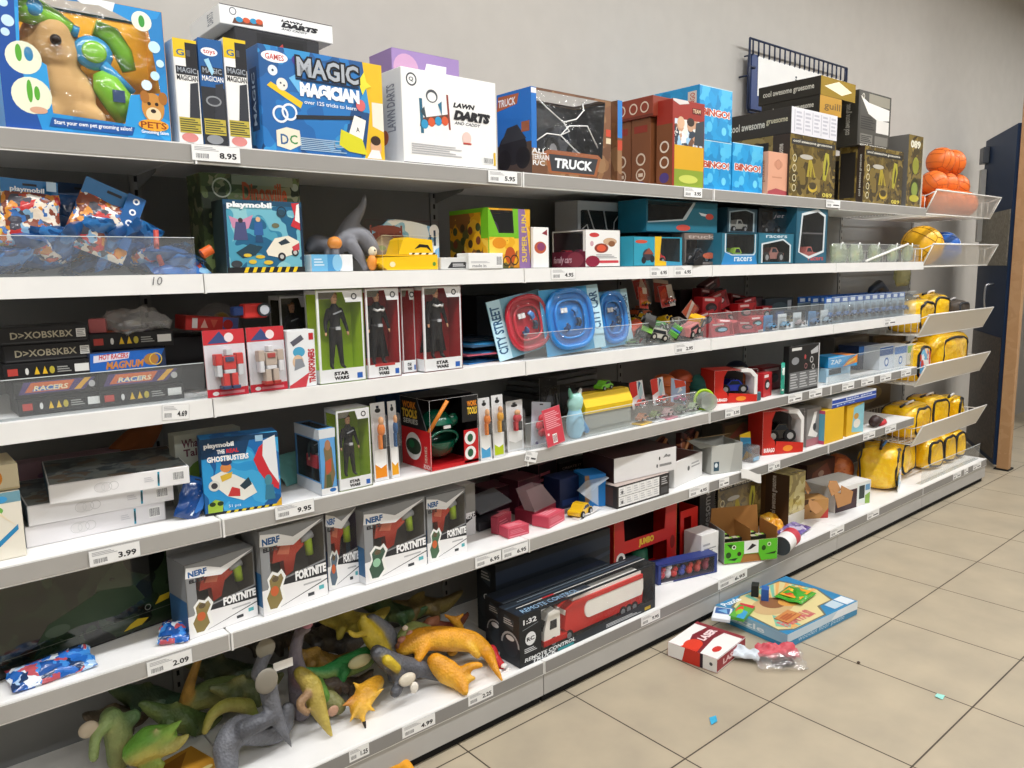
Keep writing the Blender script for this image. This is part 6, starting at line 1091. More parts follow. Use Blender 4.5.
def hang_pack(u0, u1, vt, y, sw, tc, lab, lev=3):
    a = stand(lev, u0, y); W = stand(lev, u1, y).x-a.x; H = ZV(vt, a.x, y)-a.z
    def toy(t, o, Wb, D, Hb):
        b = MB(); b.T = Matrix.Translation(o); b.ball((Wb*.5, D*.5, Hb*.55), (Wb*.3, D*.4, Hb*.2), tc); b.ball((Wb*.5, D*.45, Hb*.8), (Wb*.2, D*.35, Hb*.13), 'd8a070'); b.box(Wb*.25, Wb*.45, D*.2, D*.7, 0, Hb*.4, tc); b.box(Wb*.55, Wb*.75, D*.2, D*.7, 0, Hb*.4, '3a3a3a'); b.build('toy_figure', t)
    return blister_card('hanging_figure_pack', lab, a, W, H, .03, 'd8d9da', (.08, .42, .92, .86), toy, (-.04, 0, 0), None, [('r', .1, .04, .9, .4, 'f4f4f2'), ('p', [(.1, .04), (.9, .04), (.9, .2), (.5, .16), (.1, .22)], sw), ('e', .5, .9, .2, .03, '2a2a2c')])
hang_pack(375, 389, 404, .02, 'e58a1c', 'd87a2a', 'hanging figure pack with orange swoosh beside the lime backed figure box')
hang_pack(392, 400, 402, .02, 'e5a01c', '2a5a8a', 'narrow hanging figure pack with orange swoosh against the red helmet box')
for k in range(3): hang_pack(404+9*k, 428+9*k, 400-k*3, .2+.05*k, 'd0d0cc', '8a6a4a', ('clear figure pack first in the row behind the red helmet box', 'clear figure pack second in the row behind the red helmet box', 'clear figure pack last in the row behind the red helmet box')[k])
carton('blue_flat_carton', 'flat dark blue carton at the back under the white shelf edge', 'toy box', 3, (385, .4), (432, .4), 395, .05, '1f3f66')
# red open box with green helmet
a = stand(3, 431.5, .0); W = stand(3, 479, .0).x-a.x; H = ZV(394, a.x+W, 0)-a.z; D = .16
t = thing('helmet_box', 'red and black open carton holding a green toy helmet', 'toy box', a, 0)
RDc = mat('c41f24', .35); BK = mat('1c1c1e', .4)
b = MB(); b.box(0, W, 0, D, 0, .004, RDc); b.box(0, W, D-.003, D, .004, H, mat('2a1a1a', .5)); b.box(0, .003, 0, D-.003, .004, H*.56, RDc); b.prism([(0, .02, H*.56), (0, D-.003, H*.56), (0, D-.003, H), (0, .07, H)], (.003, 0, 0), BK); b.prism([(0, .07, H), (W, .03, H), (W, D, H), (0, D, H)], (0, 0, .003), BK); b.box(W-.055, W, 0, .003, .004, H*.5, RDc); b.box(W-.06, W, 0, .003, H*.62, H, BK); b.box(W-.003, W, .003, D-.003, .004, H, BK); b.box(0, W, 0, .003, .004, .012, RDc); b.build('carton', t)
b = MB(); draw(b, ((0, D, 0), (0, -D, 0), (0, 0, H), (-1, 0, 0)), [('c', .42, .3, .2, 'e9e6e2'), ('e', .42, .3, .26, .12, '2a3a2a'), ('e', .36, .33, .1, .06, '1f6a3f'), ('v', .8, .1, .88, .34, 'SERIES', 'd8b8a8'), ('t', .76, .02, .97, .08, 'BOSCH', 'f0e4e0'), ('t', .08, .84, .55, .94, 'WORK', 'e58a2a', .04), ('t', .06, .7, .58, .83, 'TOOLS', 'e8c040', .05), ('t', .1, .62, .6, .69, 'SERIES', 'd8d8d0', .02)]); b.build('printed_artwork', t)
b = MB(); draw(b, ((0, 0, 0), (W, 0, 0), (0, 0, H), (0, -1, 0)), [('c', .82, .38, .1, 'efeceb'), ('c', .82, .16, .1, 'efeceb'), ('e', .82, .38, .06, .06, '2a5a3f'), ('e', .82, .16, .06, .06, '2a5a3f'), ('t', .77, .84, .98, .92, 'WORK', 'e58a2a', .05), ('t', .77, .72, .98, .83, 'TOOLS', 'e8c040', .05)]); b.build('front_print', t)
b = MB(); b.tube([(.002, .01, H*.55), (.002+.055, -.012, H*.98)], .006, mat('d9822a', .5), 8); b.build('orange_strut', t)
GH = mat('0f5a44', .25, 0, .5, .5)
def helmet(t, c, r):
    b = MB(); n, k = 24, 14; vs = []; fs = []
    for s in (1, .88):
        for i in range(k+1):
            th = PI*.8*i/k
            for j in range(n): ph = 2*PI*j/n; vs.append((c[0]+r*.95*s*math.sin(th)*math.sin(ph), c[1]+r*.9*s*math.sin(th)*-math.cos(ph), c[2]+r*1.08*s*math.cos(th)))
    for s in (0, 1):
        o = s*(k+1)*n
        for i in range(k):
            for j in range(n):
                if 6 <= i <= 9 and (j <= 3 or j >= n-4): continue
                f = (o+i*n+j, o+(i+1)*n+j, o+(i+1)*n+(j+1) % n, o+i*n+(j+1) % n); fs.append(f if s == 0 else f[::-1])
    b.add(vs, fs, GH, True); o = b.build('helmet', t)
    q = MB(); q.tube([(c[0]+r*.72*math.cos(g), c[1]-r*.62, c[2]-r*.12+r*.34*math.sin(g)) for g in [2*PI*i/20 for i in range(20)]], r*.06, GH, 8, closed=True); q.build('visor_rim', o)
    q = MB(); q.ball((c[0]+r*.62, c[1]-r*.45, c[2]+r*.62), (r*.26, r*.18, r*.3), GH); q.box(c[0]-r*.15, c[0]+r*.2, c[1]-r*.86, c[1]-r*.8, c[2]+r*.36, c[2]+r*.48, 'e9ece9'); q.build('side_knob', o)
    q = MB(); q.tube([(c[0]-r*.8, c[1]-r*.3, c[2]-r*.4), (c[0]-r*.2, c[1]-r*.5, c[2]-r*.85), (c[0]+r*.5, c[1]-r*.4, c[2]-r*.8), (c[0]+r*.8, c[1]-r*.3, c[2]-r*.3)], r*.05, '0c3f30', 6); q.build('chin_strap', o)
helmet(t, (W*.42, .082, H*.43), .072)
hang_pack(481, 492, 399, .0, '4a9fd0', 'd87a2a', 'hanging figure pack with light blue swoosh beside the red helmet box')
hang_pack(494, 505, 396, .0, 'b5c81c', 'd89a2a', 'hanging figure pack with lime swoosh beside the light blue one')
hang_pack(508, 524, 402, .03, 'c8c8c4', 'b8323a', 'clear hanging pack with red toy beside the lime swoosh pack')
# hanging packs behind the acrylic
t = blister_card('flower_pack', 'slanted clear pack with a red flower shaped toy', stand(3, 531, .05), .1, .15, .03, 'c9d0dc', (.1, .12, .92, .8), lambda t, o, Wb, D, Hb: [setattr(t, 'name', t.name), (lambda b: (b.ball((o[0]+Wb*.5, o[1]+D*.4, o[2]+Hb*.5), (.016, .01, .016), '7a1a20'), [b.ball((o[0]+Wb*.5+.026*math.cos(g), o[1]+D*.5, o[2]+Hb*.5+.026*math.sin(g)), (.016, .01, .016), 'd8283a') for g in [PI/3*i for i in range(6)]], b.build('red_flower', t)))(MB())], (-.1, .16, .1), None, [('e', .3, .06, .08, .04, '3a2a7a')])
def cardy(u, v, y, W, H, c, art, rot, lab, name='red_back_card'):
    t = thing(name, lab, 'toy pack', PT(u, v, y), 0, None, rot); b = MB(); b.box(0, W, 0, .002, 0, H, c); b.build('card', t); a_ = MB(); draw(a_, ((0, 0, 0), (W, 0, 0), (0, 0, H), (0, -1, 0)), art); a_.build('printed_artwork', t); return t
cardy(548, 448, -.018, .085, .128, 'cc4250', [('l', .1, .45, .9, .92, 9, 'e8a0a8'), ('b', .35, .06, .6, .3, '8a2a34'), ('r', 0, 0, 1, .03, 'd8606a'), ('r', .1, .3, .2, .36, 'f0d8d8')], (-.1, -.12, .05), 'printed red pack back leaning out over the acrylic guard')
t = thing('green_animal_toy', 'small green toy with dark spines behind the red pack back', 'toy', PT(552, 420, .06), 0); b = MB(); b.ball((0, 0, 0), (.04, .02, .02), '3f8a2a'); b.tube([(0, 0, .01), (.03, 0, .04), (.02, 0, .09)], .005, '2a2a2a', 6); b.tube([(-.04, 0, 0), (-.02, -.01, .03), (.02, -.01, .03)], .008, '5ab03a', 6); b.build('body', t)
t = thing('blue_animal_pack', 'pale blue animal shaped pack beside the leaning red pack back', 'toy pack', stand(3, 575, .04), 0); organic('blue_body', t, [([(0, 0, .02), (0, 0, .06), (0, 0, .09)], [.03, .033, .026], mat('9fd0e8', .4)), ([(0, 0, .12), (.004, -.005, .135)], [.03, .026], mat('a8d8d0', .4)), ([(-.02, 0, .15), (-.026, 0, .175)], [.01, .007], mat('7ac0a8', .4)), ([(.02, 0, .15), (.03, 0, .17)], [.01, .007], mat('e8e8e4', .4)), ([(.02, -.01, .06), (.045, -.015, .02)], [.012, .012], mat('4a90c8', .4))], .006, 3)
a = stand(3, 585, .035); W = stand(3, 632, .035).x-a.x
t = thing('yellow_tent_box', 'long bright yellow roof shaped box with clear front behind the acrylic', 'toy box', a+Vector((0, 0, 0)), .0)
b = MB(); b.prism([(0, 0, .075), (0, -.004, .1), (0, .02, .145), (0, .06, .145), (0, .08, .075)], (W, 0, 0), mat('f0c81c', .35)); b.build('yellow_lid', t)
b = MB(); b.box(.004, W-.004, .004, .08, 0, .074, film('smoky', 'c9ccc4', body=.5, gloss=.1)); b.build('clear_tray', t)
t = thing('green_car_toy', 'small lime green toy car lying on the yellow roof shaped box', 'toy car', Vector((a.x+W*.55, .075, a.z+.147)), .2); b = MB(); car_body(b, .08, .035, .034, '6fc42a'); b.build('car_body', t); wheels(t, Matrix(), (-.024, .024), (-.017, .017), .008, .007)
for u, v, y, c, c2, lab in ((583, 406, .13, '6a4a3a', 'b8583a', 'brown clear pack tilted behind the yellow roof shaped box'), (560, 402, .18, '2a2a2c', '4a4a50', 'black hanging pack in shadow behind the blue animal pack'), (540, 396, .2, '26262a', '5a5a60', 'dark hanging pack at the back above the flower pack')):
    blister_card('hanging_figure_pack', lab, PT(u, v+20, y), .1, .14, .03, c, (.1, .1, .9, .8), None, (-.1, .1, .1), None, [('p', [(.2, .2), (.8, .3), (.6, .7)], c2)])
for k in range(4):
    t = thing('flat_grey_pack', 'flat grey pack stacked deep on the shelf above the yellow roof shaped box', 'toy pack', Vector((1.28+.02*k, .26, DECK[3]+GAP+.105+.021*k)), .05*k, 'stacked flat grey packs'); b = MB(); b.box(0, .34, 0, .18, 0, .019, ('3a3b3d', '58595b', '6a6b6c', '46474a')[k], .002); b.build('carton', t)
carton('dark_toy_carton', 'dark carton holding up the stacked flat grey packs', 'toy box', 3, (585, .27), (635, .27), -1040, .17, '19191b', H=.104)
t = thing('dark_red_pack', 'dark red card pack tilted at the back beside the stacked grey packs', 'toy pack', Vector((XU(606, .3, 1.05), .3, DECK[3]+.225)), 0, None, (-.1, -.5, .2)); b = MB(); b.box(0, .07, 0, .02, 0, .1, 'a8222a', .002); b.box(.012, .058, -.012, 0, .02, .08, '2a1a1e', .003); b.build('pack', t)
for i, (u, v, y, c1, lab) in enumerate(((633, 410, .06, 'd8322a', 'red white and blue card pack nearest the yellow box'), (654, 406, .06, 'd83a2e', 'red white and blue card pack second from the yellow box'))):
    loose_card(u, v, y, .082, .105, 'e4e8ea', [('p', [(0, .4), (.5, .5), (.55, 1), (0, 1)], c1), ('p', [(.5, .2), (.9, .5), (.9, .9), (.6, .6)], 'b8d8e0'), ('p', [(.3, .1), (.8, .1), (.7, .4)], '6ab0d0'), ('p', [(.55, .6), (.7, .98), (.85, .9)], '3a6a8a')], (-.15, -.05, .05), lab, toy=carpart('c8382e'), bub=(.1, .05, .9, .4))
loose_card(671, 402, .07, .1, .1, 'a8c0dc', [('p', [(.3, .6), (1, .8), (.9, 1), (.2, .95)], 'd8482e'), ('p', [(.4, .4), (.8, .6), (.6, .7)], 'e8ecee')], (-.2, .25, 0), 'pale blue card pack with a magenta wheeled toy', toy=carpart('a8246a'), bub=(.1, .02, .9, .4))
for i, (u, y, c) in enumerate(((642, .03, 'c88a6a'), (655, .03, '8a9a6a'), (668, .03, 'd8b8b8'), (681, .03, '7a8a7a'), (693, .035, 'a8b89a'))):
    t = thing('bubble_car_pack', ('clear domed pack with yellow lid in front of the red white and blue packs', 'clear domed pack second along the acrylic guard', 'clear domed pack third along the acrylic guard', 'clear domed pack fourth along the acrylic guard', 'clear domed pack beside the lime ring')[i], 'toy pack', stand(3, u, y), .15)
    b = MB(); b.ball((0, 0, .045), (.038, .025, .044), BLIST); b.build('dome', t); toy_car(t, Matrix.Translation((0, 0, .012)), .055, .026, .028, c); b = MB(); b.box(-.04, .04, -.024, .024, 0, .005, ('e3b83a', 'd8d8d8', 'd88a9a', 'd0d4d0', 'c8d0c8')[i], .002); b.build('base_card', t)
t = thing('lime_tape_roll', 'clear roll with lime green rim lying on its side by the shelf joint', 'tape roll', stand(3, 704, .035, .042), 0, None, (PI/2, 0, -.5)); b = MB(); b.tube([(.042*math.cos(g), .042*math.sin(g), 0) for g in [2*PI*i/28 for i in range(28)]], .006, mat('a8d022', .3), 8, closed=True); b.build('lime_rim', t); b = MB(); b.cyl((0, 0, 0), (0, 0, .05), .036, film('roll', 'c8d0c8', body=.45, gloss=.15), 24); b.cyl((0, 0, .02), (0, 0, .03), .02, '3a4a3a', 16); b.build('roll', t)
# plastic tumblers behind
for i, (u, v, y, r, c, lab) in enumerate(((664, 384, .24, .055, 'c8642a', 'orange plastic toy dome at the back behind the card packs'), (680, 380, .28, .06, 'b8502a', 'rust orange plastic toy dome deep on the shelf'), (703, 386, .2, .07, '2a6a64', 'dark teal plastic toy dome beside the rust orange ones'), (726, 379, .2, .055, 'a88a3a', 'olive yellow plastic toy dome behind the blue car box'), (744, 380, .27, .06, 'c0622a', 'orange plastic toy dome behind the blue car box'), (757, 377, .3, .065, 'b85a2a', 'deeper orange plastic toy dome near the black printed box'), (772, 377, .26, .065, '1f7a6a', 'green plastic toy dome behind the red car pack'), (737, 370, .38, .06, '1f2f50', 'navy plastic toy dome high at the very back'))):
    t = thing('plastic_dome_toy', lab, 'toy', Vector((XU(u, y, DECK[3]+.1), y, DECK[3]+GAP)), .3*i); b = MB(); h = max(.02, ZV(v, XU(u, y, DECK[3]+.1), y)-DECK[3]); b.tube([(0, 0, 0), (0, 0, h)], [r*.9, r], c, 18); b.ball((0, 0, h), (r, r, r*.8), c, 18, 10); b.build('dome', t); b = MB(); b.tube([(r*1.02*math.cos(g), r*1.02*math.sin(g), h) for g in [2*PI*k/20 for k in range(20)]], .005, c, 6, closed=True); b.build('rim', t)
# open red boxes with a model car
def carbox(lev, L, Rr, vt, car, lab, d=.12):
    a, rz, W, H = spot(lev, L, Rr, vt); t = thing('model_car_box', lab, 'toy box', a, rz); RD2 = mat('c82a20', .35)
    b = MB(); b.prism([(0, 0, 0), (W*.34, 0, 0), (W*.30, 0, H*.3), (W*.2, 0, H*.42), (W*.22, 0, H*.8), (W*.3, 0, H), (0, 0, H)], (0, .003, 0), RD2); b.prism([(W*.3, 0, 0), (W, 0, 0), (W, 0, H*.22), (W*.34, 0, H*.3)], (0, .003, 0), RD2)
    b.box(0, W, .003, d, 0, .003, RD2); b.box(0, .003, .003, d, .003, H, RD2); b.box(0, W, d-.003, d, .003, H, mat('1a1214', .5)); b.box(.003, W*.6, .003, d, H-.003, H, RD2); b.build('carton', t)
    b = MB(); b.prism([(W*.62, .0, H), (W*.86, 0, H), (W, 0, H*.8), (W, 0, H*.22), (W*.93, 0, H*.22), (W*.93, 0, H*.74), (W*.82, 0, H*.9), (W*.62, 0, H*.92)], (0, d*.6, 0), mat('ecebe8', .4)); b.build('white_arch', t)
    a_ = MB(); draw(a_, ((0, 0, 0), (W, 0, 0), (0, 0, H), (0, -1, 0)), [('t', .04, .06, .3, .16, 'BURAGO', 'f2e8e4', .05), ('e', .62, .12, .12, .07, 'e88a2a')]); a_.build('printed_artwork', t)
    toy_car(t, Matrix.Translation((W*.56, d*.5, H*.24)) @ Matrix.Rotation(-.15, 4, 'Z'), W*.62, d*.5, H*.42, car, name='model_car', big=True)
    return t
carbox(3, (714, .085), (757, -.005), 371, '1c2f9a', 'red open box with a blue model car on the fourth shelf')
t = thing('small_teal_tag', 'small dark teal plastic tag hanging at the corner of the blue model car box', 'tag', stand(3, 757.5, -.005), 0); b = MB(); b.box(0, .03, 0, .012, 0, .04, '3f6470', .004); b.build('tag_body', t)
t = redpack(763, 396, .03, .085, .11, (0, 0, .1), 'red toy pack between the blue model car and the teal disc'); t.location.z = DECK[3]+GAP
carton('dark_red_carton', 'dark red carton behind the red toy pack and teal disc', 'toy box', 3, (762, .12), (782, .12), 368, .08, '7a1f26', {'F': [('e', .5, .5, .3, .2, '2a1a1e'), ('r', .1, .8, .8, .92, 'c8a8a8')]})
t = thing('teal_disc_toy', 'teal speckled oval disc standing on edge before the black printed box', 'toy', stand(3, 784, .01), .5); b = MB(); TS = busy('teal_speckle', ['2aa08a', '3ab89a', 'd8e8e0', '1f8a7a', '2fa890'], 40); b.prism([(.034*math.cos(2*PI*k/24), 0, .075+.073*math.sin(2*PI*k/24)) for k in range(24)], (0, .015, 0), TS, True); b.build('disc', t)
carton('black_parts_box', 'black printed carton with grey grid panel standing upright by the shelf joint', 'toy box', 3, (788, .0), (818, -.0), 347, .03, '1a1a1c', {'F': [('r', .03, .05, .97, .44, '6a6c6e'), ('l', .06, .08, .3, .42, 6, 'b8babc'), ('l', .36, .08, .62, .42, 6, 'b8babc'), ('l', .68, .08, .95, .42, 6, 'b8babc'), ('r', .08, .9, .4, .96, 'd8d8d4'), ('e', .2, .68, .12, .08, '8a8c90'), ('o', .74, .66, .07, .02, 'c8c8c8'), ('o', .55, .54, .06, .02, '9a6a6a'), ('o', .8, .5, .06, .02, 'b8b8b8'), ('p', [(.7, .85), (.95, .95), (.95, .8), (.72, .78)], 'b8babc'), ('r', .97, 0, 1, 1, 'd8d8d8'), ('e', .52, .74, .03, .05, 'b84a4a')]})
bo = {'F': [('p', [(.5, 0), (1, .3), (1, 1), (.7, .6)], 'e58a2a'), ('p', [(.6, .1), (.9, .5), (.95, .75), (.7, .4)], 'f0c83a'), ('t', .08, .3, .45, .7, 'ZAP', 'd8ecf6', .03)], 'T': [('r', .6, 0, 1, 1, 'd87a2a')]}
rb, wb, db, hb_ = carton('white_blue_box', 'pale blue and white carton under the blue and orange one', 'toy box', 3, (826, .05), (850, .05), 369, .1, 'a8cfe6', {'F': [('r', .0, .0, 1, .4, 'e4ecf0'), ('r', .1, .5, .6, .9, '2a3a4a')]})
carton('blue_orange_box', 'sky blue carton with orange flash lying on the pale one behind the acrylic', 'toy box', 3, (828, .05), (857, .0), 357, .1, '2a9fe0', bo, z0=DECK[3]+2*GAP+hb_)
for i, (u0, u1, vt, y, c, c2, lab) in enumerate(((833, 868, 338, .3, '55504a', '6f6a62', 'grey brown flat carton at the back of the fourth shelf near the blue orange box'), (872, 905, 336, .3, '5f5a54', '787068', 'grey brown flat carton at the back beside the blue and white boxes'), (858, 878, 346, .16, '1c2a4a', '2f6ab0', 'dark blue carton between the two grey brown cartons'), (879, 893, 347, .07, 'd5dbe2', '2a5fa8', 'white and blue carton with round badge behind the acrylic'), (894, 906, 346, .06, 'dfe3e6', '3a78c0', 'white and blue carton second from the yellow bags'), (907, 915, 345, .06, 'e8e6da', '8ab83a', 'cream narrow carton beside the picture fronted yellow bag'))):
    carton('shelf_end_carton', lab, 'toy box', 3, (u0, y), (u1, y), vt, .12, c, {'F': [('r', 0, .6, 1, .95, c2), ('c', .5, .3, .2, c2), ('c', .5, .3, .12, 'e8ecf0')] if i > 1 else [('r', .05, .1, .95, .9, c2), ('l', .1, .2, .8, .8, 3, c)]})
# ================================================================ fifth shelf
camo = busy('black_camo', ['121a14', '1c2a1c', '0f1410', '2a3a26', '171d18', '22301f', '101310'], 9, .12, 1.6, 0, .6)
carton('big_black_box', 'big glossy black and dark green carton filling the dim end of the fifth shelf', 'toy box', 4, (-30, .10), (174, .175), -2600, .24, camo, {'F': [('r', 0, 0, 1, .012, '0c0c0c'), ('r', 0, .15, 1, .154, '6a6a62'), ('p', [(.30, .2), (.36, .34), (.5, .42), (.62, .5), (.8, .45), (.85, .3), (.7, .22), (.5, .24)], '2a3f28'), ('p', [(.72, .04), (.82, .05), (.86, .1), (.8, .12), (.76, .09)], 'd8b82a'), ('p', [(.9, .2), (.98, .22), (.99, .28), (.93, .27)], 'd8b82a'), ('e', .4, .26, .06, .05, '4a5a48'), ('o', .86, .2, .03, .008, '8a8a80')]}, H=.27)
snack = busy('blue_snack_foil', ['1f5fb0', '3f86d0', 'e0e8f0', '16335c', 'b8505a', '1a4f98', 'a8c8e8', 'd8e2ea', '2a6ac0'], 48, .2, 1, .4, .7)
for u, v, y, W_, rz, lab in ((52, 662, .06, .17, .06, 'blue and white foil snack pack lying at the foot of the big black box'), (175, 631, .055, .075, -.5, 'red and blue foil pack lying against the first blaster box')):
    t = thing('foil_snack_pack', lab, 'foil bag', stand(4, u, y, .016), 0, None, (-PI/2+.25, 0, rz)); b = MB(); b.T = Matrix.Translation((0, 0, -.04)); b.pillow(W_, .08, .03, snack, seed=21+int(u), crin=.006); b.build('pouch', t)
# foam dart blaster boxes
def blaster(root, W, D, H):
    b = MB(); o = Vector((W*.22, D*.5, H*.42)); R_ = mat('d8442e', .35); G_ = mat('b8bcc0', .4)
    P = lambda x, z: (o.x+x*W, o.y-.012, o.z+z*H)
    b.prism([P(.05, .1), P(.1, .34), P(.3, .42), P(.5, .36), P(.55, .22), P(.42, .14), P(.36, -.06), P(.24, -.1), P(.22, .1)], (0, .024, 0), R_); b.prism([P(.12, .2), P(.2, .32), P(.34, .3), P(.3, .16)], (0, -.003, 0), mat('f08060', .35)); b.build('toy_blaster', root)
    b = MB(); b.tube([P(.5, .3), P(.68, .33)], H*.05, G_, 12); b.build('barrel', root)
    b = MB(); b.tube([(W*.12, D*.4, H*.3), (W*.12, D*.4, H*.62)], .012, mat('b8dc2a', .5), 10); b.tube([(W*.86, D*.4, H*.5), (W*.84, D*.4, H*.72)], .011, mat('b8dc2a', .5), 10); b.build('foam_darts', root)
def blbox(L, Rr, vt, lab, purple=False, fig='8a7a4a', d=.1, clip=None):
    a, rz, W, H = spot(4, L, Rr, vt)
    art = {'F': [('p', [(0, 0), (1, 0), (1, .30), (0, .30)], 'efeeee'), ('p', [(.3, .3), (1, .26), (1, .44), (.3, .36)], '2e2f33'), ('T', .50, .30, .99, .415, 'FORTNITE', 'f4f4f4', .06), ('p', [(.25, .05), (.27, .05), (1, .2), (1, .215)], '3a3c40'), ('p', [(0, .82), (.5, .74), (.98, .97), (.5, .84), (.28, .92), (.02, .96)], 'f0f0f0'), ('t', .04, .82, .3, .9, 'NERF', '2a5f9a', .05), ('t', .05, .74, .26, .79, 'ELITE', '2a2a30', .05),
        ('p', [(.06, .04), (.02, .2), (.1, .33), (.08, .42), (.16, .5), (.24, .46), (.3, .5), (.36, .4), (.3, .28), (.34, .12), (.22, .02)], 'f2f2ee'), ('p', [(.1, .06), (.06, .2), (.12, .3), (.11, .4), (.17, .46), (.24, .42), (.29, .45), (.32, .38), (.26, .28), (.29, .14), (.2, .05)], fig), ('e', .18, .26, .06, .06, 'c8643a' if fig != '3f5a4a' else '9ac8a8'), ('e', .2, .4, .05, .035, '5a4a30'), ('l', .62, .2, .9, .24, 1, 'b8b8ba'), ('r', .68, .06, .78, .1, '3a3c40'), ('r', .86, .1, .94, .15, '5ab0b8')], 'L': [('r', 0, .1, 1, .5, '2f5f8a'), ('r', 0, 0, 1, .1, 'd8dadc')]}
    r, W, D, H = winbox('dart_blaster_box', lab, 'toy box', 4, L, Rr, vt, d, '8e9092', [(.14, .36), (.98, .46), (.98, .93), (.5, .8), (.14, .8)], '6a6660' if not purple else '3a2a4a', toy=blaster, art=art)
    b = MB(); b.sheet([(0, H), (W, H), (W, H+.03), (W*.5, H+.034), (0, H+.03)], [[(W*.42, H+.012), (W*.58, H+.012), (W*.56, H+.022), (W*.44, H+.022)]], mat('9a9b9d', .5), d-.001); b.build('hang_card', r)
    return r
blbox((190, .02), (258, .04), 566, 'dart blaster box nearest the big black box with a brown monster figure')
blbox((264, .02), (328, .035), 532, 'dart blaster box second from the big black box with a brown figure')
blbox((329, .055), (360, .055), 512, 'purple windowed dart blaster box in the middle of the row', True, '5a6a7a')
blbox((366, .02), (427, .03), 512, 'dart blaster box with a green armoured figure', fig='3f5a4a')
blbox((428, .035), (467, .035), 497, 'dart blaster box at the far end of the row beside the empty shelf', fig='4a6a4f')
carton('dart_pack_box', 'white and grey end of a dart box standing behind the last blaster box', 'toy box', 4, (462, .15), (476, .15), 486, .14, 'd8d8d8', {'F': [('r', 0, .45, 1, 1, '8a8a86'), ('p', [(0, .2), (1, .36), (1, .45), (0, .3)], '2a2a2c'), ('t', .2, .33, .95, .44, 'NERF', 'f0f0f0')]})
# scattered pink packs
def pinkbox(u, v_y, W, D, H, rz, lab, c='c8465a', top=None, dz=0, rot=None):
    t = thing('pink_toy_pack', lab, 'toy pack', stand(4, u, v_y, dz), rz, None, rot or (0, 0, rz)); b = MB(); b.box(-W/2, W/2, 0, D, 0, H, c, .002); b.build('carton', t)
    print_faces_at(t, W, D, H, {'F': [('r', .05, .1, .95, .2, 'e08a98'), ('l', .1, .35, .8, .8, 3, 'd87888')], 'T': top or [('r', .08, .1, .92, .9, 'd85a6a'), ('l', .15, .25, .8, .75, 3, 'e89aa4')]}); return t
def print_faces_at(t, W, D, H, art):
    mb = MB(); mb.T = Matrix.Translation((-W/2, 0, 0))
    for k, ops in art.items(): draw(mb, face_frame(k, W, D, H), ops)
    mb.build('printed_artwork', t)
pinkbox(519, .03, .09, .055, .035, -.05, 'small pink carton lying nearest the shelf edge')
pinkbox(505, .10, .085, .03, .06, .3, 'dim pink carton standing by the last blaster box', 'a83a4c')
pinkbox(557, .03, .11, .07, .04, .28, 'crushed pink carton with torn red edge beside the yellow car')
r6 = random.Random(6)
t = thing('makeup_case_toy', 'clear lidded maroon toy case leaning back behind the crushed pink carton', 'toy case', stand(4, 546, .09), .25); b = MB(); b.box(-.07, .07, 0, .09, 0, .05, '8a2438', .004); b.build('case', t); b = MB(); b.prism([(-.07, 0, .05), (-.05, .05, .115), (.05, .05, .115), (.07, 0, .05)], (0, .045, 0), film('case_lid', 'd8c0c4', body=.35, gloss=.2)); b.build('lid', t)
t = thing('grey_case_toy', 'dark open toy case with grey lid beside the dim pink carton', 'toy case', stand(4, 494, .16), .1); b = MB(); b.box(-.07, .07, 0, .07, 0, .03, '35353a', .003); b.build('case', t); b = MB(); b.prism([(-.075, -.01, .065), (.08, -.01, .075), (.07, .07, .11), (-.07, .07, .1)], (0, 0, .006), mat('5f6266', .4)); b.build('lid', t)
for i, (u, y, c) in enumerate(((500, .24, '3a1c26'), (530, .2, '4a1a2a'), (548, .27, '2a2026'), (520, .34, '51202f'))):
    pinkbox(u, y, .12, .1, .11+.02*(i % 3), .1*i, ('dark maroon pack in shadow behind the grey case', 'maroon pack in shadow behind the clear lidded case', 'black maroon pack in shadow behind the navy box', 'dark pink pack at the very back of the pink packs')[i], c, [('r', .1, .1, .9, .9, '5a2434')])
t = thing('yellow_toy_car', 'small yellow toy car on its side beside the crushed pink carton', 'toy car', stand(4, 580, .05), .3); b = MB(); car_body(b, .1, .05, .045, 'e8b81c'); b.build('car_body', t); wheels(t, Matrix(), (-.03, .03), (-.025, .025), .013, .01)
t = thing('white_paper_strip', 'crumpled white paper strip lying under the yellow toy car', 'paper', stand(4, 588, .02), .2); b = MB(); b.prism([(-.06, 0, 0), (-.02, 0, .008), (.03, 0, .003), (.09, 0, .01), (.09, 0, .011), (.03, 0, .005), (-.02, 0, .01), (-.06, 0, .002)], (0, .03, 0), 'e8e4e0'); b.build('strip', t)
carton('navy_toy_box', 'navy blue carton standing behind the yellow toy car', 'toy box', 4, (560, .14), (584, .14), 480, .09, '14234a', {'F': [('r', .1, .1, .9, .3, '1f3a78')]})
carton('sky_blue_toy_box', 'bright blue carton with torn clear wrap against the white checked box', 'toy box', 4, (585, .09), (606, .06), 476, .1, '1f78c0', {'F': [('p', [(0, 0), (.3, .3), (.2, 1), (0, 1)], '8a6a4a')]})
t = thing('torn_wrap', 'torn clear wrap hanging off the bright blue carton', 'wrapper', PT(600, 487, .04), 0); b = MB(); b.add([(-.08, 0, -.02), (-.02, -.01, .01), (.05, 0, .025), (.06, .04, .03), (-.02, .05, .02), (-.08, .04, -.005), (-.03, -.02, -.06)], [(0, 1, 4, 5), (1, 2, 3, 4), (0, 6, 1)], film('torn', 'e4eef4', body=.4, gloss=.3)); b.build('film', t)
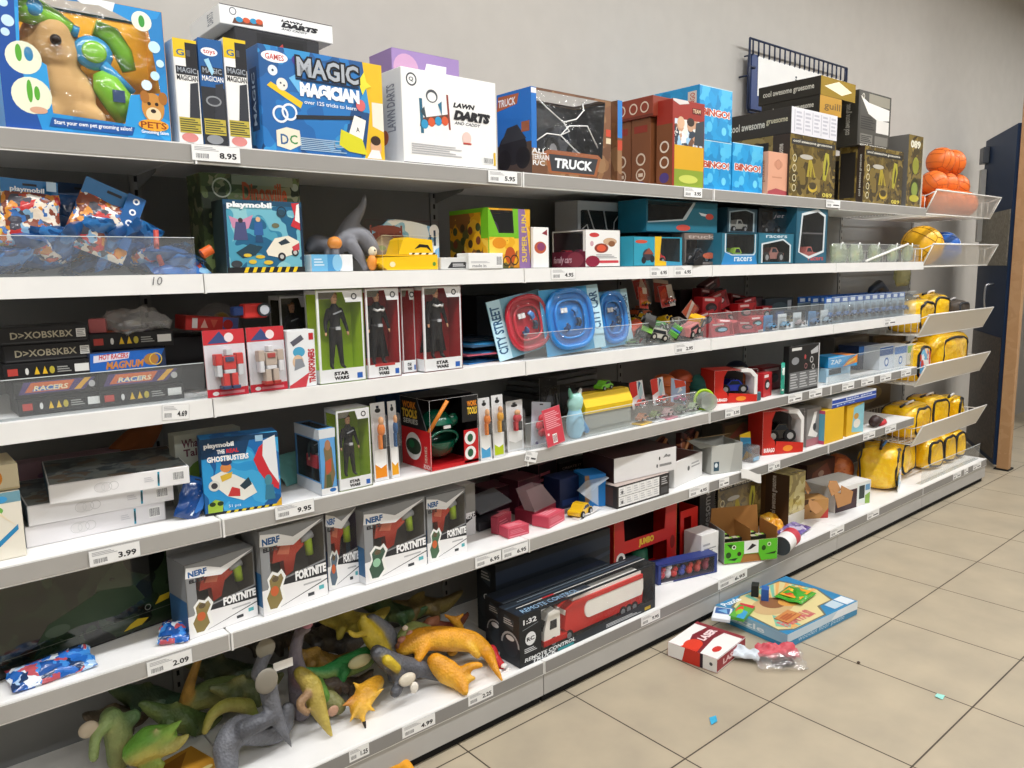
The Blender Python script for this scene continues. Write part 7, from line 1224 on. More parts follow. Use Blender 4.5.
# white checked boxes
gridp = [('r', .03, .08, .8, .93, 'f0f0ee')]+[('r', .03+.128*i, .08, .034+.128*i, .93, 'bcbcbc') for i in range(1, 6)]+[('r', .03, .49, .8, .51, '3a3a3c')]+[('l', .05+.128*i, .56, .14+.128*i, .88, 3, 'c9c9cb') for i in range(6)]+[('l', .05+.128*i, .14, .14+.128*i, .44, 3, 'c9c9cb') for i in range(6)]+[('r', .83, .1, .97, .4, '4a4a4c'), ('l', .84, .5, .96, .9, 4, 'b8b8b8'), ('e', .09, .7, .02, .08, '6a6a6a'), ('e', .09, .25, .02, .08, '6a6a6a')]
rw, ww, dw, hw = carton('white_grid_box', 'black edged carton with white checked panel at the shelf edge', 'toy box', 4, (617, .002), (669, -.0), 487, .2, '2e2b2b', {'F': gridp, 'L': [('r', .1, .1, .9, .9, '4a342e')], 'T': [('r', 0, 0, 1, 1, 'b8a8a0')]})
carton('white_side_box', 'white sided carton lying skewed on the black edged checked carton', 'toy box', 4, (614, .035), (676, .005), 459, .18, 'e4e3e2', {'F': [('t', .78, .62, .9, .76, 'A:', '6a6a6a'), ('l', .72, .22, .92, .42, 1, '8a8a8a'), ('e', .72, .62, .012, .08, '2a2a2a'), ('e', .68, .32, .012, .08, '2a2a2a'), ('l', .8, .6, .9, .75, 1, '8a8a8a')], 'L': [('r', 0, 0, 1, 1, '35201e')], 'T': [('r', 0, 0, 1, 1, '3a1c1e')]}, z0=DECK[4]+2*GAP+hw)
carton('white_tray_box', 'shallow white tray carton beside the black edged checked carton', 'toy box', 4, (674, .03), (702, .07), 463, .14, 'dfdedc', {'F': [('e', .5, .55, .04, .1, '5a5a5a'), ('l', .6, .5, .9, .75, 2, 'a0a0a0')], 'T': [('r', .03, .05, .97, .95, '4a2a28')]})
brp = busy('red_brown_clutter', ['6a2a24', '8a4a34', '3a1a1a', '2a1416', 'a86a4a', '50201e'], 24)
for i, (u, v, y, W_, H_, rz, ry, lab) in enumerate(((640, 462, .2, .16, .07, .2, .2, 'dark red brown pack tilted on top of the white sided carton'), (662, 455, .22, .12, .06, -.2, -.5, 'red brown pack slanting up behind the white sided carton'), (684, 458, .16, .05, .11, .1, .35, 'red brown pack standing in the shallow white tray'), (695, 452, .24, .1, .1, .1, -.2, 'dark pack leaning behind the grey carton'))):
    t = thing('brown_figure_pack', lab, 'toy pack', PT(u, v, y), 0, None, (-.2, ry, rz)); b = MB(); b.box(-W_/2, W_/2, 0, .03, 0, H_, brp, .003); b.build('pack', t); b = MB(); b.tube([(-W_*.4, -.012, H_*.2), (W_*.1, -.015, H_*.6), (W_*.45, -.01, H_*.8)], .007, 'c88a5a', 6); b.build('tan_stick', t)
for i, u in enumerate((560, 585, 604)):
    carton('black_lettered_carton', 'black carton with pale lettering at the back above the pink packs', 'toy box', 4, (u, .3), (u+24, .3), 464, .12, '201a1a', {'F': [('t', .1, .78, .9, .86, 'CREATE IT', 'b8b0a8'), ('t', .2, .66, .8, .73, 'world', '8a807a')]}, group='black lettered cartons')
# grey open carton
a, rz, W, H = spot(4, (711, .05), (742, .0), 446)
t = thing('open_grey_carton', 'light grey opened carton with a tan torn flap showing its plain inside', 'carton', a, rz); GC = mat('b9bab4', .7); D = .13
b = MB(); b.box(0, W, 0, .003, 0, H, GC); b.box(0, W, D-.003, D, 0, H*1.05, GC); b.box(0, .003, .003, D-.003, 0, H, GC); b.box(W-.003, W, .003, D-.003, 0, H, GC); b.box(0, W, .003, D-.003, 0, .003, GC); b.build('body', t)
b = MB(); b.prism([(0, 0, H), (0, D, H), (-.05, D*.9, H*1.05), (-.045, .02, H*.9)], (0, 0, .002), mat('a5a69e', .7)); b.build('flap', t); b = MB(); b.prism([(0, D, H*1.05), (W, D, H*1.05), (W*.95, D-.06, H*1.22), (W*.2, D-.05, H*1.15)], (0, .002, 0), mat('c8a87a', .7)); b.build('flap', t)
b = MB(); draw(b, ((0, 0, 0), (W, 0, 0), (0, 0, H), (0, -1, 0)), [('r', .08, .1, .25, .42, '2a4a5a'), ('e', .16, .3, .05, .08, 'd8e0e4'), ('p', [(.6, 0), (1, 0), (1, 1), (.75, 1)], 'a8a9a4')]); b.build('printed_artwork', t)
cardy(742, 446, .1, .1, .12, 'e0b81c', [('r', 0, .6, 1, 1, '2a8ab8'), ('p', [(0, 0), (.5, .3), (1, .1), (1, .6), (0, .7)], '3a9ac8'), ('p', [(0, .9), (1, .75), (1, 1), (0, 1)], 'e8c01c')], (-.1, 0, .1), 'yellow and blue card standing behind the grey opened carton', 'yellow_blue_card').location.z = DECK[4]+GAP
t = thing('clear_tray_pack', 'empty clear plastic tray beside the grey opened carton', 'plastic tray', stand(4, 752, .04), .1); b = MB(); b.box(0, .08, 0, .08, 0, .07, film('tray', 'b8b4b4', body=.3, gloss=.2), .006); b.build('tray', t); b = MB(); b.box(.01, .06, -.004, .0, .006, .022, '8ab0c8'); b.build('sticker', t)
carbox(4, (762, .085), (803, -.005), 412, '15161a', 'red open box with a black model car on the fifth shelf')
carton('grey_print_box', 'grey carton with white swirl print beside the black model car box', 'toy box', 4, (806, .03), (820, .03), 410, .12, '8a8886', {'F': [('p', [(.1, .3), (.5, .9), (.7, .9), (.5, .4), (.8, .3), (.7, .2)], 'eceae6'), ('e', .55, .5, .12, .1, '3a3a3c'), ('r', 0, 0, 1, .2, 'a86a72')], 'L': [('e', .5, .6, .2, .2, 'd8d6d2')]})
ry_, wy_, dy_, hy_ = carton('yellow_toy_box', 'bright yellow carton with pink picture flank under the flat blue box', 'toy box', 4, (824, .0), (843, .0), 411, .14, 'e8b81c', {'L': [('r', .0, 0, 1, 1, 'b8486a'), ('r', .7, .1, 1, .9, '5a9ab0'), ('e', .5, .4, .2, .2, '6a2a3a')]})
carton('yellow_toy_box', 'yellow carton with pale blue cartoon front further along under the flat blue box', 'toy box', 4, (846, .01), (863, .01), 406.5, .14, 'e3b41c', {'F': [('p', [(.3, .1), (1, 0), (1, 1), (.4, .9)], '8ac4d0'), ('e', .6, .35, .2, .15, 'e8e4d8'), ('e', .55, .6, .14, .1, 'c8943a')], 'L': [('r', 0, 0, 1, 1, 'd8a81c')]})
carton('flat_blue_box', 'flat white and blue game carton lying across the two yellow cartons', 'game box', 4, (832, .0), (876, .0), 399, .24, 'e6e8ec', {'F': [('r', 0, 0, 1, .8, '2348a8'), ('r', 0, .35, 1, .45, 'd0d8e8'), ('t', .3, .5, .9, .75, 'battle game', 'd8e4f4'), ('t', .1, .08, .5, .28, 'pro', 'a8c0e8')], 'T': [('r', .05, .1, .95, .9, 'c2c6c8'), ('r', .2, .2, .5, .8, '8a9498')], 'L': [('r', 0, 0, 1, 1, 'b0b2b4')]}, z0=DECK[4]+2*GAP+hy_)
t = thing('red_black_shoe_toy', 'small red and black toy lying beside the yellow cartons', 'toy', stand(4, 876, .03), .2); b = MB(); b.tube([(-.07, 0, .03), (-.02, 0, .035), (.05, -.01, .02)], [.024, .03, .02], '3a2a2a', 10); b.build('body', t); b = MB(); b.tube([(0, -.02, .015), (.06, -.03, .014), (.09, -.02, .016)], .013, 'c8323a', 8); b.build('red_part', t)
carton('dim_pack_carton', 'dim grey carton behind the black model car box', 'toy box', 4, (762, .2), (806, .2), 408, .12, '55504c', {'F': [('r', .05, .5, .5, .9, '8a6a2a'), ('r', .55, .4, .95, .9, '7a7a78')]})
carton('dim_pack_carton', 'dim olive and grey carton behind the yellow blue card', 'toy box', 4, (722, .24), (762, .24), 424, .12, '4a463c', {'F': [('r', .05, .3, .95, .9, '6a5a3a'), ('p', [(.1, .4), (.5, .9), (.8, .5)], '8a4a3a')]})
t = thing('loose_rail_strip', 'curled white plastic price strip hanging loose from the shelf edge', 'price strip', Vector((XU(741, -.018, DECK[4]), -.018, DECK[4])), 0)
b = MB(); n = 12; vs = []
for i in range(n+1):
    s = i/n; x = .145*s; z = -.002-.012*s-.035*math.sin(s*PI*.5)**2; y = -.012*math.sin(s*PI*.8)
    vs += [(x, y, z+.018), (x, y-.004, z-.022)]
b.add(vs, [(2*i, 2*i+1, 2*i+3, 2*i+2) for i in range(n)], mat('ebeae6', .4), True); b.add([(p[0], p[1]+.0015, p[2]) for p in vs], [(2*i, 2*i+1, 2*i+3, 2*i+2) for i in range(n)], mat('ebeae6', .4), True); b.build('strip', t)
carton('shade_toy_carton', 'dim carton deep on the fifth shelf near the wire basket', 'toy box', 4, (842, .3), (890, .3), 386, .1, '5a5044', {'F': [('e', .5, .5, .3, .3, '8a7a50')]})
# ================================================================ bottom shelf: boxed trucks and display boxes
NV2 = '20272f'
def lorry(root, W, D, H):
    x0 = W*.185; z = .012; y0, y1 = D*.2, D*.8; k = W*.785
    WH = mat('efece4', .35); RE = mat('c8261f', .35)
    t = MB(); t.prism([(x0+k*.18, y0, z+H*.22), (x0+k*.24, y0, z+.016), (x0+k*.94, y0, z+.016), (x0+k*.95, y0, z+H*.3), (x0+k*.95, y0, z+H*.72), (x0+k*.26, y0, z+H*.72), (x0+k*.2, y0, z+H*.62)], (0, y1-y0, 0), RE); o = t.build('toy_lorry', root)
    b = MB(); b.prism([(x0+k*(.40+.04*math.cos(g)), y0-.004, z+H*(.46+.17*math.sin(g))) for g in [PI*.5+PI*i/8 for i in range(9)]]+[(x0+k*.93, y0-.004, z+H*.29), (x0+k*.945, y0-.004, z+H*.4), (x0+k*.945, y0-.004, z+H*.63)], (0, .004, 0), WH); b.box(x0+k*.27, x0+k*.945, y0+.008, y1-.008, z+H*.72, z+H*.78, WH); b.build('cream_panel', o)
    b = MB(); b.prism([(x0+k*.194, y0+.004, z+H*.24), (x0+k*.194, y0+.004, z+H*.6), (x0+k*.2, y0+.004, z+H*.6), (x0+k*.2, y0+.004, z+H*.24)], (0, y1-y0-.008, 0), WH); b.build('trailer_front', o)
    b = MB(); b.prism([(x0, y0, z+H*.1), (x0+.002, y0, z+H*.34), (x0+.014, y0, z+H*.56), (x0+.022, y0, z+H*.7), (x0+k*.09, y0, z+H*.73), (x0+k*.14, y0, z+H*.66), (x0+k*.14, y0, z+H*.1)], (0, y1-y0, 0), WH); b.box(x0-.002, x0+k*.2, y0-.002, y1+.002, z+H*.06, z+H*.17, RE); b.build('cab', o)
    b = MB(); b.prism([(x0+k*.05, y0-.0012, z+H*.36), (x0+k*.055, y0-.0012, z+H*.53), (x0+k*.11, y0-.0012, z+H*.53), (x0+k*.11, y0-.0012, z+H*.36)], (0, .001, 0), mat('1b2026', .15)); b.prism([(x0+.0005, y0+.006, z+H*.36), (x0+.0125, y0+.006, z+H*.55), (x0+.0125, y1-.006, z+H*.55), (x0+.0005, y1-.006, z+H*.36)], (-.002, 0, 0), mat('1b2026', .15)); b.build('cab_window', o)
    wheels(o, Matrix.Translation((0, 0, z-.006)), (x0+.045, x0+k*.22, x0+k*.74, x0+k*.8, x0+k*.86), (y0+.006, y1-.006), .02, .014)
rctw = [(.14, .14), (.985, .2), (.985, .96), (.14, .96)]
endp = [('p', [(.2, .74), (.7, .66), (.75, .86), (.3, .92)], '3a4650'), ('c', .55, .36, .3, 'a8acb0'), ('r', .05, 0, 1, .36, NV2), ('c', .55, .36, .22, '2c343c'), ('e', .55, .5, .2, .05, 'd8dadc'), ('l', .25, .74, .7, .86, 3, 'b8bcc0')]
rctart = {'F': [('r', 0, 0, .14, 1, '161b20'), ('t', .025, .8, .11, .9, '1:32', 'e8eaec', .03), ('p', [(.02, .7), (.12, .76), (.12, .77), (.02, .71)], '8a9096'), ('c', .07, .5, .13, 'e4e6e8'), ('t', .045, .46, .095, .54, 'RC', '2a2f34', .04), ('l', .03, .24, .11, .34, 3, 'd0d4d8'), ('T', .03, .075, .37, .15, 'REMOTE CONTROL', 'e8ecee', .03, .15), ('T', .08, .005, .24, .07, 'TRUCK', 'e8ecee', .03, .15), ('r', .25, .01, .36, .06, '2a8a90'), ('l', .6, .03, .88, .11, 3, 'c8ccd0'), ('r', .91, .03, .96, .1, 'b89a2a')], 'L': endp,
          'T': [('p', [(0, .1), (.5, .1), (.5, .35), (0, .35)], '202a38'), ('t', .04, .1, .42, .34, 'REMOTE CONTROL', '9ac0e0', .0, .2), ('r', .05, .5, 1, .54, 'd8d4cc'), ('r', .22, .48, .3, .56, 'b83034'), ('r', .0, .66, 1, .74, '3a4654'), ('r', .1, .85, .9, .88, '8a96a0')]}
winbox('remote_truck_box', 'long black window carton with red and white toy lorry foremost on the bottom shelf', 'toy box', 5, (520, -.066), (655, -.064), 617, .105, NV2, rctw, '34363a', toy=lorry, art=rctart, topwin=[(.14, .03), (.985, .03), (.985, .45), (.14, .45)])
carton('remote_truck_box', 'black truck carton standing just behind the foremost lorry carton', 'toy box', 5, (504, .043), (610, .043), 604, .1, NV2, {'L': endp, 'F': [('r', 0, 0, 1, 1, '161b20')], 'T': [('p', [(0, .2), (1, .2), (1, .5), (0, .5)], '26324a')]})
carton('remote_truck_box', 'tall dark truck carton at the back behind the other two lorry cartons', 'toy box', 5, (497, .152), (610, .152), -2600, .11, '1a2028', {'L': endp, 'F': [('r', .0, .72, 1, .9, '222c3c'), ('p', [(0, .3), (1, .6), (1, .66), (0, .4)], '2a3446')]}, H=.27)
# red display frame
a, rz, W, H = spot(5, (614, .15), (676, .14), 519)
t = thing('red_display_box', 'red cut-out display carton with yellow lettering behind the lorry carton', 'toy box', a, rz); D = .13; RR = mat('c8201c', .35)
b = MB(); b.sheet([(0, 0), (W, 0), (W, H), (W*.82, H), (W*.80, H*.63), (W*.16, H*.63), (W*.14, H), (0, H)], [[(W*.1, .004), (W*.84, .004), (W*.84, H*.46), (W*.1, H*.46)]], RR, 0); b.sheet([(0, 0), (W, 0), (W, H), (W*.82, H), (W*.80, H*.63), (W*.16, H*.63), (W*.14, H), (0, H)], [[(W*.1, .004), (W*.84, .004), (W*.84, H*.46), (W*.1, H*.46)]], RR, .003); b.box(0, .004, .003, D, 0, H, RR); b.box(W-.004, W, .003, D, 0, H, RR); b.box(0, W, D-.003, D, 0, H, '1a0c0c'); b.box(0, W, 0, D, 0, .003, RR)
b.build('carton', t)
b = MB(); draw(b, ((0, 0, 0), (W, 0, 0), (0, 0, H), (0, -1, 0)), [('t', .38, .48, .62, .6, 'JUMBO', 'e8c83a', .06), ('c', .1, .4, .09, 'e8e4e0'), ('c', .1, .4, .05, '2a2a2a'), ('e', .93, .4, .04, .1, '8a1612')]); b.build('printed_artwork', t)
b = MB(); b.tube([(W*.55, D*.5, .004), (W*.55, D*.5, H*.36)], [.05, .04], '0f5a3f', 16); b.box(W*.3, W*.45, D*.4, D*.6, .004, H*.3, '1c2a24', .003); b.build('green_bottle_toy', t)
a2, rz2, W2, H2 = spot(5, (680, .15), (697, .15), 512)
t = thing('red_display_box', 'second red cut-out display carton beside the dark uprights', 'toy box', a2, rz2); b = MB(); b.box(0, W2, 0, .003, H2*.86, H2, RR); b.box(W2*.62, W2, 0, .003, 0, H2*.86, RR); b.box(0, W2*.2, 0, .003, 0, H2*.86, RR); b.box(0, W2, .1, .103, 0, H2, '1a0c0c'); b.box(W2-.003, W2, .003, .1, 0, H2, RR); b.box(0, W2, 0, .1, 0, .003, RR); b.build('carton', t); b = MB(); b.box(W2*.3, W2*.5, .02, .05, .004, H2*.5, '2a2422'); b.build('dark_tool', t)
# hero figure flat window box
a, rz, W, H = spot(5, (658, .06), (717, -.02), 566)
r, W, D, H = winbox('red_hero_window_box', 'low blue window carton with red toy figures beside the lorry carton', 'toy box', 5, (658, .06), (717, -.02), 566, .06, '2a3a7a', [(.05, .08), (.95, .08), (.95, .9), (.05, .9)], '3a3448', art={'F': [('r', .05, .0, .25, .08, 'e4e4e6')]})
for i, (f, c, h) in enumerate(((.12, 'b8283a', .6), (.22, 'd8d8e0', .7), (.32, 'c8322e', .5), (.45, '3a4aa0', .5), (.58, 'c83a30', .55), (.72, 'b8443a', .6), (.86, '8a3a4a', .7))):
    b = MB(); b.ball((W*f, D*.5, H*(.1+h*.4)), (W*.05, .018, H*h*.42), c); b.ball((W*(f+.02), D*.4, H*(.15+h*.75)), (.012, .01, .012), c); b.build('toy_figure', r)
carton('white_small_carton', 'small white carton with print leaning by the green display box', 'toy box', 5, (701, .04), (718, .03), 536, .1, 'e4e3e0', {'F': [('l', .15, .3, .85, .6, 4, '9a9a9c'), ('r', .1, .66, .5, .72, 'a8a8aa')]})
t = thing('wooden_tool_toy', 'thin wooden toy tool handle among dark packs behind the low blue carton', 'toy', stand(5, 692, .15, .01), .2); b = MB(); b.tube([(-.04, 0, 0), (.05, .02, .08)], .006, '8a5a34', 8); b.build('handle', t); b = MB(); b.ball((-.05, 0, .01), (.07, .03, .02), '2f2824'); b.build('dark_pack', t)
# green display box standing out over the rail
a = stand(5, 724, .005, .003); e = stand(5, 777, -.115, .003); W = (e-a).length; rz = math.atan2(e.y-a.y, e.x-a.x); H = ZV(543, a.x, a.y)-a.z; D = .15
t = thing('green_display_tray', 'open brown card display tray with bright green spider printed front', 'display box', a, rz); BR = mat('a8743c', .7); GR = mat('5fc02a', .4)
b = MB(); b.sheet([(0, 0), (W*.3, 0), (W*.36, H*.38), (W*.64, H*.38), (W*.7, 0), (W, 0), (W, H), (0, H)], [], GR, 0); b.sheet([(0, 0), (W, 0), (W, H), (0, H)], [], BR, .004); b.box(0, .003, .004, D, 0, H*1.5, mat('8f928c', .6)); b.box(W-.003, W, .004, D, 0, H*1.5, BR); b.prism([(0, D, 0), (W, D, 0), (W*.93, D, H*2.1), (W*.05, D, H*2.1)], (0, .003, 0), BR); b.box(W*.5, W*.505, .01, D, 0, H*1.5, BR); b.box(0, W, 0, D, 0, .003, BR)
b.build('tray', t)
b = MB(); draw(b, ((0, 0, 0), (W, 0, 0), (0, 0, H), (0, -1, 0)), [('r', .37, .4, .64, .99, 'eceeea'), ('p', [(.42, .55), (.52, .85), (.6, .75), (.5, .6)], '2a2a2c'), ('c', .18, .75, .1, 'e8ecd8'), ('c', .18, .75, .06, '2a3a1a'), ('c', .28, .42, .1, '3a2a1a'), ('e', .08, .4, .05, .14, '244a10'), ('p', [(.05, .9), (.12, .7), (.16, .9)], '244a10'), ('c', .84, .75, .1, 'c8e0b0'), ('c', .84, .75, .05, '244a10'), ('e', .74, .6, .04, .12, '244a10'), ('p', [(.76, .3), (.98, .4), (.95, .28)], '1f3a10'), ('p', [(.05, .2), (.26, .25), (.2, .12)], '1f3a10')]); b.build('printed_front', t)
for i, (x, y, c) in enumerate(((.1, .05, '1d211c'), (.26, .05, '22241e'), (.12, .1, '1d211c'), (.6, .05, '2a2c24'), (.74, .06, '22241e'), (.64, .1, '2a2c24'))):
    q = thing('small_black_pack', 'small black and green pack standing in the green display tray', 'toy pack', a+Matrix.Rotation(rz, 3, 'Z') @ Vector((x*W, y*.9, .004)), rz+.1*(i % 3-1), 'packs in the green display tray'); b = MB(); b.box(0, .042, 0, .03, 0, H*.95, c, .001); b.build('carton', q); print_faces(q, .042, .03, H*.95, {'T': [('r', .05, .1, .6, .9, 'b8b49a'), ('e', .75, .5, .15, .3, '8ac83a')], 'F': [('r', .1, .5, .9, .8, '5ab02a')]})
# gold cartons on the bottom shelf
carton('gold_dinosaur_box', 'dark gold picture carton on the bottom shelf behind the green display tray', 'toy box', 5, (717, .2), (760, .19), 483, .12, gold, gold_art('cool awesome', 0))
carton('gold_dinosaur_box', 'brown flanked carton with pale gold front between display tray and torn cartons', 'toy box', 5, (788, .07), (804, .07), 476, .2, busy('pale_gold', ['b8a860', 'a89850', 'c8bc80', '8a7a40'], 10, .2, 2, 0, .4), {'L': [('r', 0, 0, 1, 1, '4a3524'), ('r', .0, .0, .35, 1, '6a4a28'), ('v', .5, .15, .68, .95, 'cool awesome gruesome', 'd8d2c4')], 'F': [('r', 0, 0, 1, .25, 'd9d6c4')]})
carton('dark_game_carton', 'black carton edge between the red display cartons and the gold one', 'toy box', 5, (699, .17), (714, .17), 486, .2, '151412', {'F': [('v', .4, .2, .7, .9, 'awesome', '8a8a86')]})
t = thing('orange_foil_bag', 'crumpled orange bag lying between the green display tray and white roll', 'foil bag', stand(5, 782, .06), 0, None, (-.9, .2, .2)); b = MB(); b.T = Matrix.Translation((0, 0, .0)); b.pillow(.13, .12, .05, busy('orange_foil', ['e8a01f', 'f0b83a', 'd8901a'], 20, .25, 1, .4, .5), seed=44, crin=.01); b.build('pouch', t)
p0 = PZ(781, 546, DECK[5]+.045); p1 = p0+Vector((.15, .035, 0))
t = thing('white_red_roll', 'white can with red end lying on its side beside the green display tray', 'can', p0, 0); dv = p1-p0; b = MB(); b.cyl((0, 0, 0), dv*.6, .042, 'e6e4e2', 28); b.cyl(dv*.6, dv, .0425, 'c03a4a', 28); b.build('can_body', t); b = MB(); b.cyl(-dv*.02, (0, 0, 0), .043, '3a4248', 28); b.build('lid', t)
t = thing('purple_flat_bag', 'flat purple bag with white edge lying at the shelf edge beside the white can', 'foil bag', Vector((XU(803, -.03, DECK[5]), -.03, DECK[5]+.012)), 0, None, (-1.45, 0, .15)); b = MB(); b.pillow(.22, .1, .015, busy('purple_foil', ['6a5aa0', '8a7ab8', '5a4a8c', 'c8c0dc'], 25, .25, 1, .3, .5), seed=46); b.build('pouch', t)
# torn cartons
TAN = mat('a87848', .7)
r, W, D, H = carton('torn_white_carton', 'white carton with blue and green print and a torn open front', 'toy box', 5, (835, .03), (870, -.01), 489, .2, 'e6e4e0', {'F': [('r', .0, .0, .6, .8, '3a2028'), ('p', [(.62, .15), (.98, .05), (.98, .95), (.62, .9)], 'dfe6e2'), ('r', .66, .3, .82, .85, '2f3a3a'), ('p', [(.84, .05), (.98, .02), (.98, .5), (.84, .4)], '8ab04a'), ('r', .84, .6, .97, .85, '6a9ac0')], 'T': [('r', .1, .1, .9, .9, 'eeece8')]})
for i, (u, v, y, pts, rot, lab) in enumerate(((816, 514, -.035, [(0, 0), (.17, -.005), (.2, .04), (.12, .075), (.05, .06), (-.01, .03)], (-.9, .12, .3), 'torn brown card flap lying before the torn white carton'), (838, 508, -.02, [(0, 0), (.1, .0), (.15, .05), (.09, .1), (.06, .06), (.02, .09)], (-.5, -.1, -.2), 'torn brown card flap sticking up from the torn white carton'), (808, 494, .045, [(0, 0), (.16, .0), (.19, .05), (.1, .08), (.03, .06)], (-.6, .15, .4), 'torn brown card piece leaning over the tan carton'), (832, 496, .005, [(0, 0), (.12, .0), (.14, .05), (.08, .07), (.03, .05)], (-.7, -.05, .1), 'torn brown card piece in front of the torn white carton'))):
    t = thing('torn_card', lab, 'card', PT(u, v, y), 0, None, rot); b = MB(); b.prism([(p[0], 0, p[1]) for p in pts], (0, .003, 0), TAN); b.build('card', t)
carton('tan_carton', 'opened tan carton with dark dotted side beside the torn brown card', 'toy box', 5, (801, .10), (828, .02), 500, .1, 'b88a52', {'F': [('p', [(.7, 0), (1, 0), (1, .5)], 'b83a34'), ('e', .35, .4, .04, .06, '5a3a20'), ('e', .5, .45, .04, .06, '5a3a20'), ('p', [(0, .6), (.5, 1), (0, 1)], '5a4028')]})
carton('dark_red_carton', 'dark brown red carton in shade behind the torn white carton', 'toy box', 5, (806, .28), (834, .28), 466, .12, '3f2420', {'F': [('p', [(.1, .2), (.9, .4), (.7, .9), (.2, .7)], '6a3a30'), ('e', .5, .6, .1, .1, 'a88a7a')]})
t = thing('orange_ball_pack', 'orange netted ball pack in shade behind the yellow banded bag', 'ball', stand(5, 838, .3, .09), 0); b = MB(); b.ball((0, 0, 0), .09, busy('orange_net', ['b8602a', 'c8703a', 'a8502a'], 30), 20, 12); b.build('ball_skin', t)
# ================================================================ heap of rubber dinosaurs
def dino(label, chains, vox=.0065, name='toy_dinosaur', extra=None, grp=None):
    """chains: (list of (u, v, y), radii, colour, belly colour)"""
    ch = [([PT(u, v, y) for u, v, y in c[0]], c[1], c[2], c[3] if len(c) > 3 and c[3] else None) for c in chains]
    z0 = min(min(p.z-r for p, r in zip(c[0], c[1])) for c in ch); up = max(0, DECK[5]+GAP-z0) if name == 'toy_dinosaur' and z0 > .05 else 0
    o = organic(name, None, [([p+Vector((0, 0, up)) for p in c[0]],)+c[1:] for c in ch], vox, 3, paint=True)
    tag(o, label, 'toy dinosaur', grp)
    for nm, fn in (extra or {}).items():
        b = MB(); fn(b, lambda u, v, y: PT(u, v, y)+Vector((0, 0, up))); b.build(nm, o)
    return o
GY, GYd, YE, YEd, GN, OL = '6a6c73', '55575e', 'e09a1c', 'e8b43a', '2f8a48', '8f9a58'
dino('pale green toy dinosaur with bent legs at the dim end of the heap', [([(112, 730, .27), (120, 750, .26), (120, 772, .25)], [.03, .036, .03], '7f9a5e', 'b0b070'), ([(108, 735, .25), (97, 750, .23), (95, 770, .22)], [.02, .015, .013], '9ab070'), ([(135, 728, .28), (125, 735, .27)], [.02, .025], '6a8a5a')], extra={'foot_sole': lambda b, P: b.ball(P(90, 742, .24), (.025, .012, .022), 'c8b8a0')})
dino('green and yellow horned toy dinosaur with open jaws on the gold card box', [([(136, 752, .17), (150, 742, .16), (166, 736, .15)], [.036, .044, .03], '6fae3f', 'c0b860'), ([(163, 735, .14), (172, 728, .13), (181, 721, .12)], [.02, .013, .004], '8ab84a'), ([(164, 748, .13), (175, 745, .12), (187, 736, .11)], [.022, .018, .008], 'b8b060'), ([(157, 735, .14), (155, 725, .13)], [.008, .002], 'd8c890'), ([(147, 768, .15), (160, 765, .13)], [.02, .014], '9ab050')])
a = PZ(150, 775, DECK[5]+.012)
t = thing('gold_card_box', 'flat gold orange carton with round badges lying under the dinosaur heap', 'toy box', (a.x, .03, DECK[5]+GAP), .25); b = MB(); b.box(-.06, .16, 0, .14, 0, .018, 'b8842a', .001); b.build('carton', t); b = MB(); draw(b, ((-.06, 0, .018), (.22, 0, 0), (0, .14, 0), (0, 0, 1)), [('e', .45, .12, .08, .06, 'd8c88a'), ('e', .65, .12, .08, .06, 'd8c88a'), ('e', .85, .12, .08, .06, 'd8c88a'), ('p', [(.1, .3), (.6, .4), (.9, .9), (.2, .8)], '8a5a1c')]); b.build('printed_artwork', t)
dino('big grey toy dinosaur on its back with round foot soles up', [([(228, 775, .02), (227, 752, .05), (240, 736, .07), (262, 738, .07), (281, 735, .08), (288, 715, .09)], [.028, .036, .042, .036, .03, .022], GY), ([(268, 688, .05), (272, 710, .04), (282, 734, .02), (292, 752, .0)], [.026, .025, .016, .004], GY), ([(258, 680, .08), (262, 668, .09), (268, 655, .1)], [.02, .018, .02], GY), ([(245, 735, .03), (260, 728, .02), (275, 722, .03)], [.026, .024, .018], GYd)],
     extra={'foot_sole': lambda b, P: b.ball(P(267, 687, .02), (.032, .008, .036), '8a8478'), 'rear_foot_sole': lambda b, P: b.ball(P(266, 654, .085), (.028, .008, .028), '9a9484'), 'white_tag': lambda b, P: b.box(P(282, 670, .04).x-.025, P(282, 670, .04).x+.03, .035, .037, P(282, 670, .04).z-.012, P(282, 670, .04).z+.012, 'f0ede6'), 'teeth': lambda b, P: b.ball(P(263, 731, .015), (.026, .008, .012), 'd8cfc4')})
dino('grey toy dinosaur with pink crest rising in the middle of the heap', [([(303, 735, .14), (300, 705, .14), (297, 680, .13), (301, 657, .12)], [.034, .032, .02, .015], '77707a'), ([(301, 657, .12), (309, 655, .11)], [.015, .012], '8a8088'), ([(300, 705, .12), (311, 716, .1), (308, 735, .09)], [.022, .014, .01], '8a6a70')], extra={'pink_crest': lambda b, P: [b.ball(P(300+d, 649+e, .11), (.016, .012, .012), 'c88a9c') for d, e in ((-7, 2), (-2, -1), (4, -1), (9, 2))]})
dino('yellow green and brown striped toy dinosaur with tail on the white deck', [([(301, 690, .08), (312, 702, .07), (318, 722, .05), (327, 742, .02), (333, 754, .0)], [.02, .03, .028, .014, .004], 'a8983a', 'c8b060'), ([(318, 700, .1), (326, 715, .09)], [.022, .018], '5a8a3a'), ([(308, 712, .04), (300, 722, .03), (308, 730, .03)], [.014, .011, .011], '9a7a5a')])
